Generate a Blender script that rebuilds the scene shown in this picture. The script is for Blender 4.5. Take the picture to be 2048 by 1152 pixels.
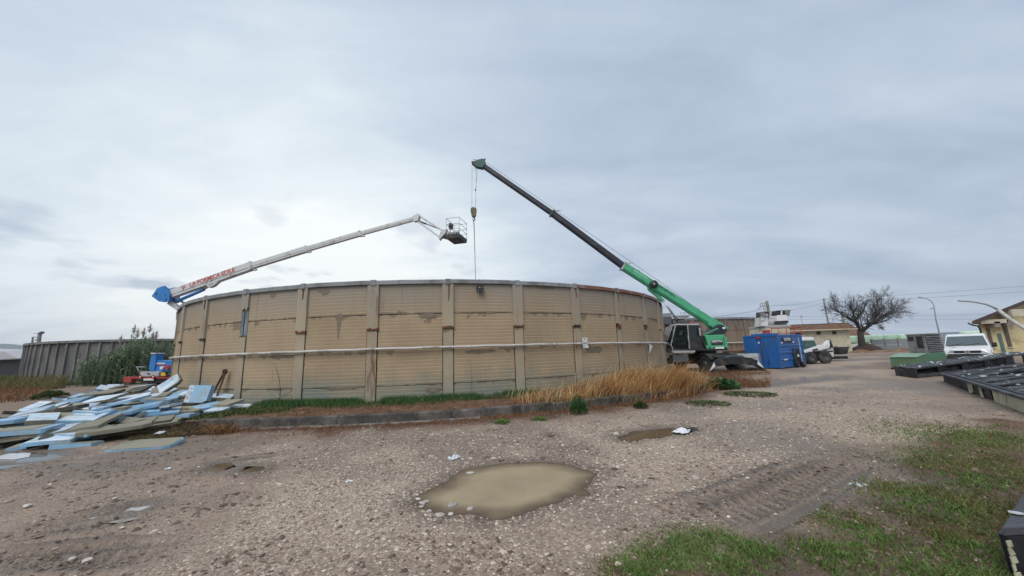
import bpy, math, random
import numpy as np
from mathutils import Matrix, Vector

for o in list(bpy.data.objects):
    bpy.data.objects.remove(o, do_unlink=True)
SC = bpy.context.scene
COL = SC.collection
PI = math.pi
R = math.radians

# ------------------------------------------------------------------ camera
FPX, EYE, PITCH, ROLL = 720.0, 1.75, R(10.2), R(2.0)
_fw = Vector((0, math.cos(PITCH), math.sin(PITCH)))
_up0 = Vector((0, -math.sin(PITCH), math.cos(PITCH)))
_ri0 = Vector((1, 0, 0))
_ri = _ri0 * math.cos(ROLL) - _up0 * math.sin(ROLL)
_up = _up0 * math.cos(ROLL) + _ri0 * math.sin(ROLL)
cam_data = bpy.data.cameras.new('camera')
cam = bpy.data.objects.new('camera', cam_data)
COL.objects.link(cam)
cam.matrix_world = Matrix(((_ri.x, _up.x, -_fw.x, 0), (_ri.y, _up.y, -_fw.y, 0), (_ri.z, _up.z, -_fw.z, EYE), (0, 0, 0, 1)))
cam_data.sensor_width = 36.0
cam_data.lens = FPX / 2048 * 36
cam_data.clip_start = 0.05
cam_data.clip_end = 20000
SC.camera = cam


def ray(u, v):
    return _fw + _ri * ((u - 1024) / FPX) - _up * ((v - 576) / FPX)


def P(u, v, z=0.0):
    """survey: the point at height z seen in direction (u, v)"""
    d = ray(u, v)
    return Vector((0, 0, EYE)) + d * ((z - EYE) / d.z)


def PY(u, v, y):
    d = ray(u, v)
    return Vector((0, 0, EYE)) + d * (y / d.y)


# ------------------------------------------------------------------ light
SUN_EL, SUN_AZ = R(50), R(202)      # azimuth clockwise from +Y: behind the camera, to the left
sun_dir = Vector((math.sin(SUN_AZ) * math.cos(SUN_EL), math.cos(SUN_AZ) * math.cos(SUN_EL), math.sin(SUN_EL)))
sl = bpy.data.lights.new('sun', 'SUN')
sl.energy = 1.5
sl.angle = R(40)
sl.color = (1.0, 0.95, 0.88)
so = bpy.data.objects.new('sun', sl)
COL.objects.link(so)
so.rotation_euler = sun_dir.to_track_quat('Z', 'Y').to_euler()

W = bpy.data.worlds.new('World')
SC.world = W
W.use_nodes = True
nt = W.node_tree
nt.nodes.clear()


def N(t, typ, **kw):
    n = t.nodes.new(typ)
    for k, v in kw.items():
        if k.startswith('i_'):
            key = k[2:]
            key = int(key) if key.isdigit() else key.replace('_', ' ')
            n.inputs[key].default_value = v
        else:
            setattr(n, k, v)
    return n


def ramp(t, stops, interp='LINEAR'):
    n = t.nodes.new('ShaderNodeValToRGB')
    cr = n.color_ramp
    cr.interpolation = interp
    while len(cr.elements) < len(stops):
        cr.elements.new(0.5)
    for e, (p, c) in zip(cr.elements, stops):
        e.position = p
        e.color = c if len(c) == 4 else (*c, 1)
    return n


def math_n(t, op, a=None, b=None, c=None, clamp=False):
    n = t.nodes.new('ShaderNodeMath')
    n.operation = op
    n.use_clamp = clamp
    for i, x in enumerate((a, b, c)):
        if x is None:
            continue
        if isinstance(x, (int, float)):
            n.inputs[i].default_value = x
        else:
            t.links.new(x, n.inputs[i])
    return n.outputs[0]


def mixc(t, fac, a, b, blend='MIX'):
    n = t.nodes.new('ShaderNodeMix')
    n.data_type = 'RGBA'
    n.blend_type = blend
    for i, x in ((0, fac), (6, a), (7, b)):
        if isinstance(x, (int, float)):
            n.inputs[i].default_value = x
        elif isinstance(x, (tuple, list)):
            n.inputs[i].default_value = (*x, 1) if len(x) == 3 else x
        else:
            t.links.new(x, n.inputs[i])
    return n.outputs[2]


def build_world():
    L = nt.links
    tc = N(nt, 'ShaderNodeTexCoord')
    sky = N(nt, 'ShaderNodeTexSky', sky_type='NISHITA', sun_disc=False, sun_elevation=SUN_EL, sun_rotation=SUN_AZ, dust_density=3.0)
    sep = N(nt, 'ShaderNodeSeparateXYZ')
    L.new(tc.outputs['Generated'], sep.inputs[0])
    zc = math_n(nt, 'MAXIMUM', sep.outputs[2], 0.0)
    den = math_n(nt, 'ADD', zc, 0.16)
    px = math_n(nt, 'DIVIDE', sep.outputs[0], den)
    py = math_n(nt, 'DIVIDE', sep.outputs[1], den)
    cmb = N(nt, 'ShaderNodeCombineXYZ')
    L.new(px, cmb.inputs[0]); L.new(py, cmb.inputs[1])
    # thin bright part of the overcast, low ahead and to the left
    vm = N(nt, 'ShaderNodeVectorMath', operation='DOT_PRODUCT')
    L.new(tc.outputs['Generated'], vm.inputs[0])
    g = Vector((-0.50, 0.85, 0.10)).normalized()
    vm.inputs[1].default_value = g
    mp = N(nt, 'ShaderNodeMapping')
    L.new(cmb.outputs[0], mp.inputs[0])
    mp.inputs['Rotation'].default_value = (0, 0, R(-38))
    mp.inputs['Scale'].default_value = (0.55, 1.7, 1)
    n1 = N(nt, 'ShaderNodeTexNoise', i_Scale=0.8, i_Detail=8.0, i_Roughness=0.56, i_Distortion=0.8)
    L.new(mp.outputs[0], n1.inputs['Vector'])
    n2 = N(nt, 'ShaderNodeTexNoise', i_Scale=2.1, i_Detail=7.0, i_Roughness=0.58, i_Distortion=0.4)
    mp2 = N(nt, 'ShaderNodeMapping')
    L.new(cmb.outputs[0], mp2.inputs[0])
    mp2.inputs['Location'].default_value = (3.1, 7.7, 0)
    mp2.inputs['Scale'].default_value = (0.8, 1.3, 1)
    L.new(mp2.outputs[0], n2.inputs['Vector'])
    nz = math_n(nt, 'ADD', math_n(nt, 'MULTIPLY', n1.outputs[0], 0.65), math_n(nt, 'MULTIPLY', n2.outputs[0], 0.35))
    glow = math_n(nt, 'MULTIPLY', math_n(nt, 'POWER', math_n(nt, 'MAXIMUM', vm.outputs['Value'], 0.0), 6.5), 0.80)
    nzc = math_n(nt, 'MULTIPLY', math_n(nt, 'SUBTRACT', nz, 0.5), 1.2)
    tot = math_n(nt, 'ADD', math_n(nt, 'ADD', 0.30, nzc), glow, clamp=True)
    cr = ramp(nt, [(0.0, (0.30, 0.37, 0.49)), (0.25, (0.43, 0.51, 0.64)), (0.5, (0.56, 0.645, 0.745)), (0.75, (0.76, 0.835, 0.88)), (1.0, (0.93, 0.965, 0.97))])
    L.new(tot, cr.inputs[0])
    # small torn scraps of darker cloud low over the horizon
    mp3 = N(nt, 'ShaderNodeMapping')
    L.new(cmb.outputs[0], mp3.inputs[0])
    mp3.inputs['Location'].default_value = (1.3, 0.4, 0)
    mp3.inputs['Scale'].default_value = (1.0, 0.8, 1)
    n3 = N(nt, 'ShaderNodeTexNoise', i_Scale=1.7, i_Detail=5.0, i_Roughness=0.5)
    L.new(mp3.outputs[0], n3.inputs['Vector'])
    sc = N(nt, 'ShaderNodeMapRange', i_1=0.56, i_2=0.66)
    L.new(n3.outputs[0], sc.inputs[0])
    low = N(nt, 'ShaderNodeMapRange', i_1=0.5, i_2=0.2)
    L.new(sep.outputs[2], low.inputs[0])
    sfac = math_n(nt, 'MULTIPLY', math_n(nt, 'MULTIPLY', sc.outputs[0], low.outputs[0]), 0.75)
    c2 = mixc(nt, sfac, cr.outputs[0], (0.40, 0.48, 0.60))
    bg1 = N(nt, 'ShaderNodeBackground', i_Strength=0.07)
    L.new(sky.outputs[0], bg1.inputs[0])
    bg2 = N(nt, 'ShaderNodeBackground', i_Strength=0.86)
    L.new(c2, bg2.inputs[0])
    mx = N(nt, 'ShaderNodeMixShader', i_0=0.94)
    L.new(bg1.outputs[0], mx.inputs[1]); L.new(bg2.outputs[0], mx.inputs[2])
    out = N(nt, 'ShaderNodeOutputWorld')
    L.new(mx.outputs[0], out.inputs[0])


build_world()
SC.view_settings.view_transform = 'Standard'
SC.view_settings.look = 'None'
SC.view_settings.exposure = 0.42
SC.view_settings.gamma = 1.0
SC.view_settings.use_curve_mapping = False
SC.cycles.max_bounces = 6
SC.cycles.diffuse_bounces = 3
SC.cycles.glossy_bounces = 3
SC.cycles.transmission_bounces = 5
SC.cycles.transparent_max_bounces = 8
SC.cycles.use_denoising = True


# ------------------------------------------------------------------ helpers
class MB:
    """collects geometry; build() links it as ONE mesh object"""
    def __init__(s, M=None):
        s.v, s.f, s.sm = [], [], []
        s.M = M

    def add(s, vs, fs, smooth=False):
        b = len(s.v)
        if s.M is not None:
            vs = [s.M @ Vector(p) for p in vs]
        s.v += [tuple(p) for p in vs]
        s.f += [tuple(i + b for i in f) for f in fs]
        s.sm += [smooth] * len(fs)
        return s

    def box(s, c, d, rot=None):
        x, y, z = (k / 2 for k in d)
        vs = [Vector(p) for p in ((-x, -y, -z), (x, -y, -z), (x, y, -z), (-x, y, -z), (-x, -y, z), (x, -y, z), (x, y, z), (-x, y, z))]
        if rot is not None:
            vs = [rot @ p for p in vs]
        c = Vector(c)
        return s.add([p + c for p in vs], [(3, 2, 1, 0), (4, 5, 6, 7), (0, 1, 5, 4), (1, 2, 6, 5), (2, 3, 7, 6), (3, 0, 4, 7)])

    def bb(s, x0, x1, y0, y1, z0, z1):
        return s.box(((x0 + x1) / 2, (y0 + y1) / 2, (z0 + z1) / 2), (abs(x1 - x0), abs(y1 - y0), abs(z1 - z0)))

    def beam(s, a, b, w, h, w2=None, h2=None, upv=(0, 0, 1)):
        a, b = Vector(a), Vector(b)
        d = (b - a).normalized()
        u = Vector(upv)
        sd = d.cross(u)
        if sd.length < 1e-4:
            sd = d.cross(Vector((1, 0, 0)))
        sd.normalize()
        u = sd.cross(d)
        w2 = w if w2 is None else w2
        h2 = h if h2 is None else h2
        vs = []
        for p, ww, hh in ((a, w, h), (b, w2, h2)):
            vs += [p - sd * ww / 2 - u * hh / 2, p + sd * ww / 2 - u * hh / 2, p + sd * ww / 2 + u * hh / 2, p - sd * ww / 2 + u * hh / 2]
        return s.add(vs, [(3, 2, 1, 0), (4, 5, 6, 7), (0, 1, 5, 4), (1, 2, 6, 5), (2, 3, 7, 6), (3, 0, 4, 7)])

    def path(s, pts, r, n=8, cap=True, smooth=True):
        pts = [Vector(p) for p in pts]
        k = len(pts)
        rs = [r] * k if isinstance(r, (int, float)) else list(r)
        vs, fs = [], []
        ref = None
        for i, p in enumerate(pts):
            d = (pts[min(i + 1, k - 1)] - pts[max(i - 1, 0)]).normalized()
            if ref is None:
                ref = d.orthogonal().normalized()
            ref = (ref - d * ref.dot(d))
            if ref.length < 1e-5:
                ref = d.orthogonal()
            ref.normalize()
            q = d.cross(ref)
            for j in range(n):
                a = 2 * PI * j / n
                vs.append(p + (ref * math.cos(a) + q * math.sin(a)) * rs[i])
        for i in range(k - 1):
            for j in range(n):
                j2 = (j + 1) % n
                fs.append((i * n + j, i * n + j2, (i + 1) * n + j2, (i + 1) * n + j))
        s.add(vs, fs, smooth)
        if cap:
            b = len(s.v) - len(vs)
            s.f += [tuple(b + j for j in reversed(range(n))), tuple(b + (k - 1) * n + j for j in range(n))]
            s.sm += [False, False]
        return s

    def tube(s, a, b, r, r2=None, n=10, cap=True):
        return s.path([a, b], [r, r if r2 is None else r2], n, cap)

    def prism(s, pts, ext):
        """polygon of 3-d points extruded by vector"""
        e = Vector(ext)
        pts = [Vector(p) for p in pts]
        n = len(pts)
        vs = pts + [p + e for p in pts]
        fs = [tuple(reversed(range(n))), tuple(range(n, 2 * n))]
        fs += [(i, (i + 1) % n, (i + 1) % n + n, i + n) for i in range(n)]
        return s.add(vs, fs)

    def lathe(s, prof, c=(0, 0, 0), axis='Z', n=20, smooth=True):
        vs, fs = [], []
        for r, h in prof:
            for j in range(n):
                a = 2 * PI * j / n
                x, y = r * math.cos(a), r * math.sin(a)
                p = {'Z': (x, y, h), 'Y': (x, h, y), 'X': (h, x, y)}[axis]
                vs.append(Vector(p) + Vector(c))
        k = len(prof)
        for i in range(k - 1):
            for j in range(n):
                j2 = (j + 1) % n
                fs.append((i * n + j, i * n + j2, (i + 1) * n + j2, (i + 1) * n + j))
        return s.add(vs, fs, smooth)

    def quad(s, a, b, c, d):
        return s.add([a, b, c, d], [(0, 1, 2, 3)])

    def build(s, name, mat, parent=None, bevel=0.0, fix=True):
        me = bpy.data.meshes.new(name)
        me.from_pydata(s.v, [], s.f)
        me.polygons.foreach_set('use_smooth', s.sm)
        if fix:
            import bmesh
            bm = bmesh.new()
            bm.from_mesh(me)
            bmesh.ops.recalc_face_normals(bm, faces=bm.faces)
            bm.to_mesh(me)
            bm.free()
        me.update()
        return link(name, me, mat, parent, bevel)


def link(name, me, mat, parent=None, bevel=0.0):
    o = bpy.data.objects.new(name, me)
    COL.objects.link(o)
    if mat is not None and not me.materials:
        me.materials.append(M[mat] if isinstance(mat, str) else mat)
    if parent is not None:
        o.parent = parent
    if bevel:
        b = o.modifiers.new('bevel', 'BEVEL')
        b.width = bevel
        b.segments = 2
        b.limit_method = 'ANGLE'
        b.angle_limit = R(40)
    return o


def np_mesh(name, V, F, mat, parent=None, smooth=False, attrs=None):
    """big meshes from arrays; F is (n,3) or (n,4)"""
    V = np.asarray(V, dtype=np.float32)
    F = np.asarray(F, dtype=np.int32)
    me = bpy.data.meshes.new(name)
    n, k = F.shape
    me.vertices.add(len(V))
    me.vertices.foreach_set('co', V.ravel())
    me.loops.add(n * k)
    me.loops.foreach_set('vertex_index', F.ravel())
    me.polygons.add(n)
    me.polygons.foreach_set('loop_start', np.arange(0, n * k, k, dtype=np.int32))
    me.polygons.foreach_set('loop_total', np.full(n, k, dtype=np.int32))
    me.polygons.foreach_set('use_smooth', np.full(n, smooth, dtype=bool))
    if attrs:
        for an, av in attrs.items():
            a = me.attributes.new(an, 'FLOAT', 'POINT')
            a.data.foreach_set('value', np.asarray(av, dtype=np.float32).ravel())
    me.update(calc_edges=True)
    me.validate()
    return link(name, me, mat, parent)


def tag(o, label=None, cat=None, group=None, kind=None):
    if label:
        o['label'] = label
    if cat:
        o['category'] = cat
    if group:
        o['group'] = group
    if kind:
        o['kind'] = kind
    return o


def thing(name, label, cat, loc=(0, 0, 0), rz=0.0, group=None):
    o = bpy.data.objects.new(name, None)
    o.empty_display_size = 0.2
    COL.objects.link(o)
    o.location = loc
    o.rotation_euler = (0, 0, rz)
    return tag(o, label, cat, group)


def copy_tree(o, parent=None):
    c = o.copy()
    COL.objects.link(c)
    c.parent = parent
    for ch in list(o.children):
        copy_tree(ch, c)
    return c


def text_part(name, body, size, M4, mat, parent, extrude=0.004, spacing=1.0, bold=0.0):
    cu = bpy.data.curves.new(name, 'FONT')
    cu.body = body
    cu.size = size
    cu.extrude = extrude
    cu.offset = bold
    cu.space_character = spacing
    cu.align_x = 'CENTER'
    cu.align_y = 'CENTER'
    cu.resolution_u = 3
    t = bpy.data.objects.new('tmp_text', cu)
    COL.objects.link(t)
    dg = bpy.context.evaluated_depsgraph_get()
    dg.update()
    me = bpy.data.meshes.new_from_object(t.evaluated_get(dg))
    bpy.data.objects.remove(t, do_unlink=True)
    me.transform(M4)
    me.name = name
    me.materials.clear()
    return link(name, me, mat, parent)


def frame_from(o, x, y):
    """4x4 with local X along x, local Y near y, origin o"""
    x = Vector(x).normalized()
    z = x.cross(Vector(y)).normalized()
    y = z.cross(x)
    return Matrix(((x.x, y.x, z.x, o[0]), (x.y, y.y, z.y, o[1]), (x.z, y.z, z.z, o[2]), (0, 0, 0, 1)))


# numpy noise
def _hash(ix, iy, seed):
    h = (ix.astype(np.int64) * 374761393 + iy.astype(np.int64) * 668265263 + seed * 1442695041) & 0xFFFFFFFF
    h = ((h ^ (h >> 13)) * 1274126177) & 0xFFFFFFFF
    return ((h ^ (h >> 16)) & 0xFFFFFF) / float(0xFFFFFF)


def vnoise(x, y, seed=0):
    ix, iy = np.floor(x), np.floor(y)
    fx, fy = x - ix, y - iy
    fx, fy = fx * fx * (3 - 2 * fx), fy * fy * (3 - 2 * fy)
    a, b = _hash(ix, iy, seed), _hash(ix + 1, iy, seed)
    c, d = _hash(ix, iy + 1, seed), _hash(ix + 1, iy + 1, seed)
    return a + (b - a) * fx + (c - a) * fy + (a - b - c + d) * fx * fy


def fbm(x, y, scale, seed=0, oct=4, gain=0.5):
    t = np.zeros_like(x, dtype=float)
    amp, tot = 1.0, 0.0
    for i in range(oct):
        t += amp * vnoise(x * scale, y * scale, seed + i * 17)
        tot += amp
        amp *= gain
        scale *= 2.03
    return t / tot


def sdf_poly(x, y, poly):
    """positive inside, metres to the edge"""
    d = np.full(x.shape, 1e9)
    ins = np.zeros(x.shape, dtype=bool)
    n = len(poly)
    for i in range(n):
        ax, ay = poly[i][:2]
        bx, by = poly[(i + 1) % n][:2]
        ex, ey = bx - ax, by - ay
        wx, wy = x - ax, y - ay
        t = np.clip((wx * ex + wy * ey) / (ex * ex + ey * ey + 1e-12), 0, 1)
        d = np.minimum(d, np.hypot(wx - ex * t, wy - ey * t))
        cnd = ((ay > y) != (by > y)) & (x < ex * (y - ay) / (ey if abs(ey) > 1e-12 else 1e-12) + ax)
        ins ^= cnd
    return np.where(ins, d, -d)


def sstep(a, b, x):
    t = np.clip((x - a) / (b - a), 0, 1)
    return t * t * (3 - 2 * t)


# ------------------------------------------------------------------ materials
M = {}


def mat(name, col, rough=0.6, metal=0.0, var=0.15, scale=3.0, dirt=None, dirt_amt=0.3, dirt_scale=1.5, bump=0.0, bump_scale=20.0,
        rnd=0.0, spec=0.5, stretch=(1, 1, 1), edge=0.5, coat=0.0):
    m = bpy.data.materials.new(name)
    m.use_nodes = True
    t = m.node_tree
    L = t.links
    b = t.nodes['Principled BSDF']
    tc = N(t, 'ShaderNodeTexCoord')
    mp = N(t, 'ShaderNodeMapping')
    mp.inputs['Scale'].default_value = stretch
    L.new(tc.outputs['Object'], mp.inputs[0])
    oi = N(t, 'ShaderNodeObjectInfo')
    off = N(t, 'ShaderNodeVectorMath', operation='ADD')
    L.new(mp.outputs[0], off.inputs[0])
    sc_ = math_n(t, 'MULTIPLY', oi.outputs['Random'], 37.0)
    L.new(sc_, off.inputs[1])
    n1 = N(t, 'ShaderNodeTexNoise', i_Scale=scale, i_Detail=6.0, i_Roughness=0.6)
    L.new(off.outputs[0], n1.inputs['Vector'])
    lo = tuple(c * (1 - var) for c in col)
    hi = tuple(min(1, c * (1 + var)) for c in col)
    cr = ramp(t, [(0.3, lo), (0.7, hi)])
    L.new(n1.outputs[0], cr.inputs[0])
    c = cr.outputs[0]
    if rnd:
        hv = N(t, 'ShaderNodeHueSaturation')
        L.new(c, hv.inputs['Color'])
        mr = N(t, 'ShaderNodeMapRange', i_3=1 - rnd, i_4=1 + rnd)
        L.new(oi.outputs['Random'], mr.inputs[0])
        L.new(mr.outputs[0], hv.inputs['Value'])
        c = hv.outputs[0]
    r_out = None
    if dirt is not None:
        n2 = N(t, 'ShaderNodeTexNoise', i_Scale=dirt_scale, i_Detail=9.0, i_Roughness=0.68, i_Distortion=0.4)
        L.new(off.outputs[0], n2.inputs['Vector'])
        mr2 = N(t, 'ShaderNodeMapRange', i_1=0.62 - dirt_amt * 0.35, i_2=0.72 - dirt_amt * 0.25)
        L.new(n2.outputs[0], mr2.inputs[0])
        c = mixc(t, mr2.outputs[0], c, dirt)
        r_out = mr2.outputs[0]
    L.new(c, b.inputs['Base Color'])
    rr = N(t, 'ShaderNodeMapRange', i_3=max(0.03, rough - 0.1), i_4=min(1, rough + 0.12))
    L.new(n1.outputs[0], rr.inputs[0])
    L.new(rr.outputs[0], b.inputs['Roughness'])
    b.inputs['Metallic'].default_value = metal
    b.inputs['Specular IOR Level'].default_value = spec
    if coat:
        b.inputs['Coat Weight'].default_value = coat
        b.inputs['Coat Roughness'].default_value = 0.15
    if bump:
        n3 = N(t, 'ShaderNodeTexNoise', i_Scale=bump_scale, i_Detail=5.0, i_Roughness=0.6)
        L.new(off.outputs[0], n3.inputs['Vector'])
        bp = N(t, 'ShaderNodeBump', i_Strength=bump, i_Distance=0.02)
        L.new(n3.outputs[0], bp.inputs['Height'])
        L.new(bp.outputs[0], b.inputs['Normal'])
    M[name] = m
    return m


RUST = (0.16, 0.065, 0.03)
GRIME = (0.06, 0.055, 0.05)
mat('green_paint', (0.075, 0.40, 0.21), 0.42, var=0.1, dirt=(0.05, 0.15, 0.09), dirt_amt=0.16, dirt_scale=2.6, coat=0.1)
mat('dark_boom', (0.022, 0.027, 0.037), 0.5, var=0.2, dirt=(0.06, 0.07, 0.08), dirt_amt=0.25, stretch=(0.3, 1, 1))
mat('black_paint', (0.018, 0.018, 0.020), 0.5, var=0.25, dirt=(0.07, 0.06, 0.05), dirt_amt=0.3)
mat('grey_paint', (0.09, 0.095, 0.10), 0.5, var=0.15, dirt=GRIME, dirt_amt=0.3)
mat('light_grey', (0.42, 0.43, 0.44), 0.5, var=0.1, dirt=(0.16, 0.15, 0.13), dirt_amt=0.25)
mat('white_paint', (0.62, 0.63, 0.63), 0.45, var=0.06, dirt=(0.3, 0.29, 0.26), dirt_amt=0.25, coat=0.1)
mat('clean_white', (0.75, 0.76, 0.77), 0.35, var=0.03, dirt=(0.5, 0.49, 0.46), dirt_amt=0.15, coat=0.4)
mat('blue_paint', (0.018, 0.115, 0.36), 0.45, var=0.12, dirt=(0.05, 0.08, 0.14), dirt_amt=0.3)
mat('bright_blue', (0.03, 0.20, 0.52), 0.42, var=0.1, dirt=(0.05, 0.1, 0.18), dirt_amt=0.25)
mat('red_paint', (0.38, 0.04, 0.035), 0.45, var=0.12, dirt=(0.2, 0.08, 0.06), dirt_amt=0.25)
mat('red_letter', (0.48, 0.08, 0.06), 0.5, var=0.05)
mat('dark_green', (0.012, 0.09, 0.045), 0.5, var=0.05)
mat('pale_green_letter', (0.35, 0.6, 0.45), 0.5, var=0.05)
mat('yellow_paint', (0.62, 0.42, 0.05), 0.45, var=0.1)
mat('hook_paint', (0.17, 0.16, 0.06), 0.55, var=0.25, dirt=(0.04, 0.04, 0.035), dirt_amt=0.4, dirt_scale=4)
mat('rubber', (0.02, 0.02, 0.021), 0.85, var=0.25, dirt=(0.10, 0.085, 0.065), dirt_amt=0.35, bump=0.3)
mat('steel', (0.42, 0.43, 0.45), 0.35, metal=0.8, var=0.1)
mat('galv', (0.36, 0.38, 0.39), 0.55, metal=0.3, var=0.15, scale=6)
mat('rope', (0.05, 0.05, 0.05), 0.6, var=0.1)
mat('rusty', RUST, 0.85, var=0.4, scale=8, bump=0.3, dirt=(0.05, 0.03, 0.025), dirt_amt=0.4)
mat('rotten_wood', (0.045, 0.036, 0.03), 0.9, var=0.4, scale=6, bump=0.4, stretch=(4, 1, 4))
mat('concrete', (0.26, 0.25, 0.235), 0.9, var=0.2, dirt=(0.12, 0.115, 0.10), dirt_amt=0.45, bump=0.25, bump_scale=40)
mat('kerb_concrete', (0.145, 0.13, 0.115), 0.92, var=0.35, scale=3, dirt=(0.05, 0.046, 0.04), dirt_amt=0.65, bump=0.4, bump_scale=35, rnd=0.12)
mat('dark_concrete', (0.155, 0.152, 0.147), 0.92, var=0.2, scale=1.2, dirt=(0.09, 0.089, 0.086), dirt_amt=0.4, dirt_scale=0.8, stretch=(1, 1, 0.3), rnd=0.08)
mat('rib_concrete', (0.21, 0.203, 0.193), 0.92, var=0.2, scale=1.2, dirt=(0.12, 0.117, 0.112), dirt_amt=0.4, stretch=(1, 1, 0.3), rnd=0.06)
mat('white_sign', (0.66, 0.70, 0.68), 0.5, var=0.06, dirt=(0.35, 0.34, 0.3), dirt_amt=0.3, dirt_scale=6)
mat('hay', (0.36, 0.195, 0.075), 0.8, var=0.2)
mat('plastic_white', (0.52, 0.54, 0.55), 0.4, var=0.08, dirt=(0.3, 0.3, 0.29), dirt_amt=0.35)
mat('bale_wrap', (0.50, 0.70, 0.52), 0.35, var=0.08, scale=4, bump=0.25, bump_scale=9, rnd=0.1)
mat('cream_wall', (0.56, 0.52, 0.40), 0.9, var=0.08, scale=1.2, dirt=(0.42, 0.38, 0.28), dirt_amt=0.35, bump=0.1)
mat('yellow_wall', (0.62, 0.53, 0.30), 0.9, var=0.08, scale=1.2, dirt=(0.45, 0.36, 0.2), dirt_amt=0.35, bump=0.1)
mat('brown_roof', (0.20, 0.115, 0.075), 0.85, var=0.2, scale=3, dirt=(0.10, 0.06, 0.045), dirt_amt=0.35)
mat('dark_roof', (0.075, 0.045, 0.05), 0.75, var=0.2, dirt=(0.05, 0.035, 0.035), dirt_amt=0.3)
mat('shutter_brown', (0.13, 0.10, 0.075), 0.7, var=0.15)
mat('shutter_green', (0.09, 0.19, 0.16), 0.6, var=0.15)
mat('timber_grey', (0.26, 0.21, 0.18), 0.9, var=0.25, scale=6, stretch=(1, 1, 3))
mat('charred', (0.014, 0.014, 0.017), 0.62, var=0.5, scale=5, dirt=(0.06, 0.06, 0.068), dirt_amt=0.4, dirt_scale=2.5, bump=0.5, bump_scale=14, rnd=0.25)
mat('charred_light', (0.055, 0.056, 0.063), 0.6, var=0.4, scale=4, dirt=(0.02, 0.02, 0.022), dirt_amt=0.45, dirt_scale=2, bump=0.4, bump_scale=18, rnd=0.3)
mat('panel_cream', (0.50, 0.47, 0.34), 0.8, var=0.1, dirt=(0.2, 0.19, 0.12), dirt_amt=0.35, dirt_scale=2, bump=0.1)
mat('flake', (0.55, 0.57, 0.58), 0.7, var=0.15, rnd=0.3)
mat('bark', (0.045, 0.038, 0.034), 0.95, var=0.3, scale=6, bump=0.4)
mat('twig', (0.06, 0.052, 0.048), 0.95, var=0.2)
mat('louvre_grey', (0.23, 0.23, 0.23), 0.5, metal=0.2, var=0.12, dirt=(0.12, 0.11, 0.10), dirt_amt=0.35)
mat('weather_green', (0.09, 0.22, 0.125), 0.6, var=0.15, dirt=(0.14, 0.17, 0.09), dirt_amt=0.4)
mat('hill_green', (0.10, 0.14, 0.17), 1.0, var=0.2, scale=0.01)
mat('hill_far', (0.22, 0.27, 0.36), 1.0, var=0.1, scale=0.004)  # blue-grey with the haze of distance put into the base colour
mat('shed_roof', (0.45, 0.45, 0.47), 0.6, var=0.1)
mat('shed_wall', (0.24, 0.27, 0.28), 0.8, var=0.1)
mat('shed_dark', (0.03, 0.032, 0.036), 0.9, var=0.2)
mat('lens_red', (0.5, 0.03, 0.03), 0.25, var=0.05)
mat('plume', (0.50, 0.45, 0.40), 0.95, var=0.15)
mat('soil_mound', (0.055, 0.035, 0.028), 0.95, var=0.35, scale=3, bump=0.5)
mat('bank_soil', (0.20, 0.105, 0.065), 0.95, var=0.3, scale=0.8, dirt=(0.26, 0.2, 0.12), dirt_amt=0.35, bump=0.3)
mat('stone', (0.45, 0.41, 0.37), 0.9, var=0.2, scale=8, bump=0.4, bump_scale=30, rnd=0.3)
mat('stone_pink', (0.42, 0.26, 0.21), 0.9, var=0.2, scale=8, bump=0.4, bump_scale=30)
mat('plastic_sheet', (0.62, 0.65, 0.66), 0.35, var=0.1, bump=0.4, bump_scale=12)


def glass_mat(name, col=(0.03, 0.04, 0.045), rough=0.05):
    m = bpy.data.materials.new(name)
    m.use_nodes = True
    b = m.node_tree.nodes['Principled BSDF']
    b.inputs['Base Color'].default_value = (*col, 1)
    b.inputs['Roughness'].default_value = rough
    b.inputs['Specular IOR Level'].default_value = 0.6
    M[name] = m


glass_mat('dark_glass', (0.012, 0.016, 0.018))
glass_mat('wind_glass', (0.10, 0.125, 0.135))


def clear_glass(name):
    m = bpy.data.materials.new(name)
    m.use_nodes = True
    t = m.node_tree
    b = t.nodes['Principled BSDF']
    tr = N(t, 'ShaderNodeBsdfTransparent')
    tr.inputs[0].default_value = (0.72, 0.78, 0.76, 1)
    b.inputs['Base Color'].default_value = (0.02, 0.03, 0.03, 1)
    b.inputs['Roughness'].default_value = 0.03
    mx = N(t, 'ShaderNodeMixShader', i_0=0.28)
    t.links.new(tr.outputs[0], mx.inputs[1])
    t.links.new(b.outputs[0], mx.inputs[2])
    t.links.new(mx.outputs[0], t.nodes['Material Output'].inputs[0])
    M[name] = m


clear_glass('cab_glass')

# ================================================================== GROUND
TC = Vector((-5.39, 29.56))          # tank centre
TR = 16.23                            # tank radius
ZB = 0.20                             # planting bed level
ZT = 4.60                             # tank rim
KR = 19.5                             # kerb radius


def poly(px, z=0.0):
    return [tuple(P(u, v, z))[:2] for u, v in px]


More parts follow.
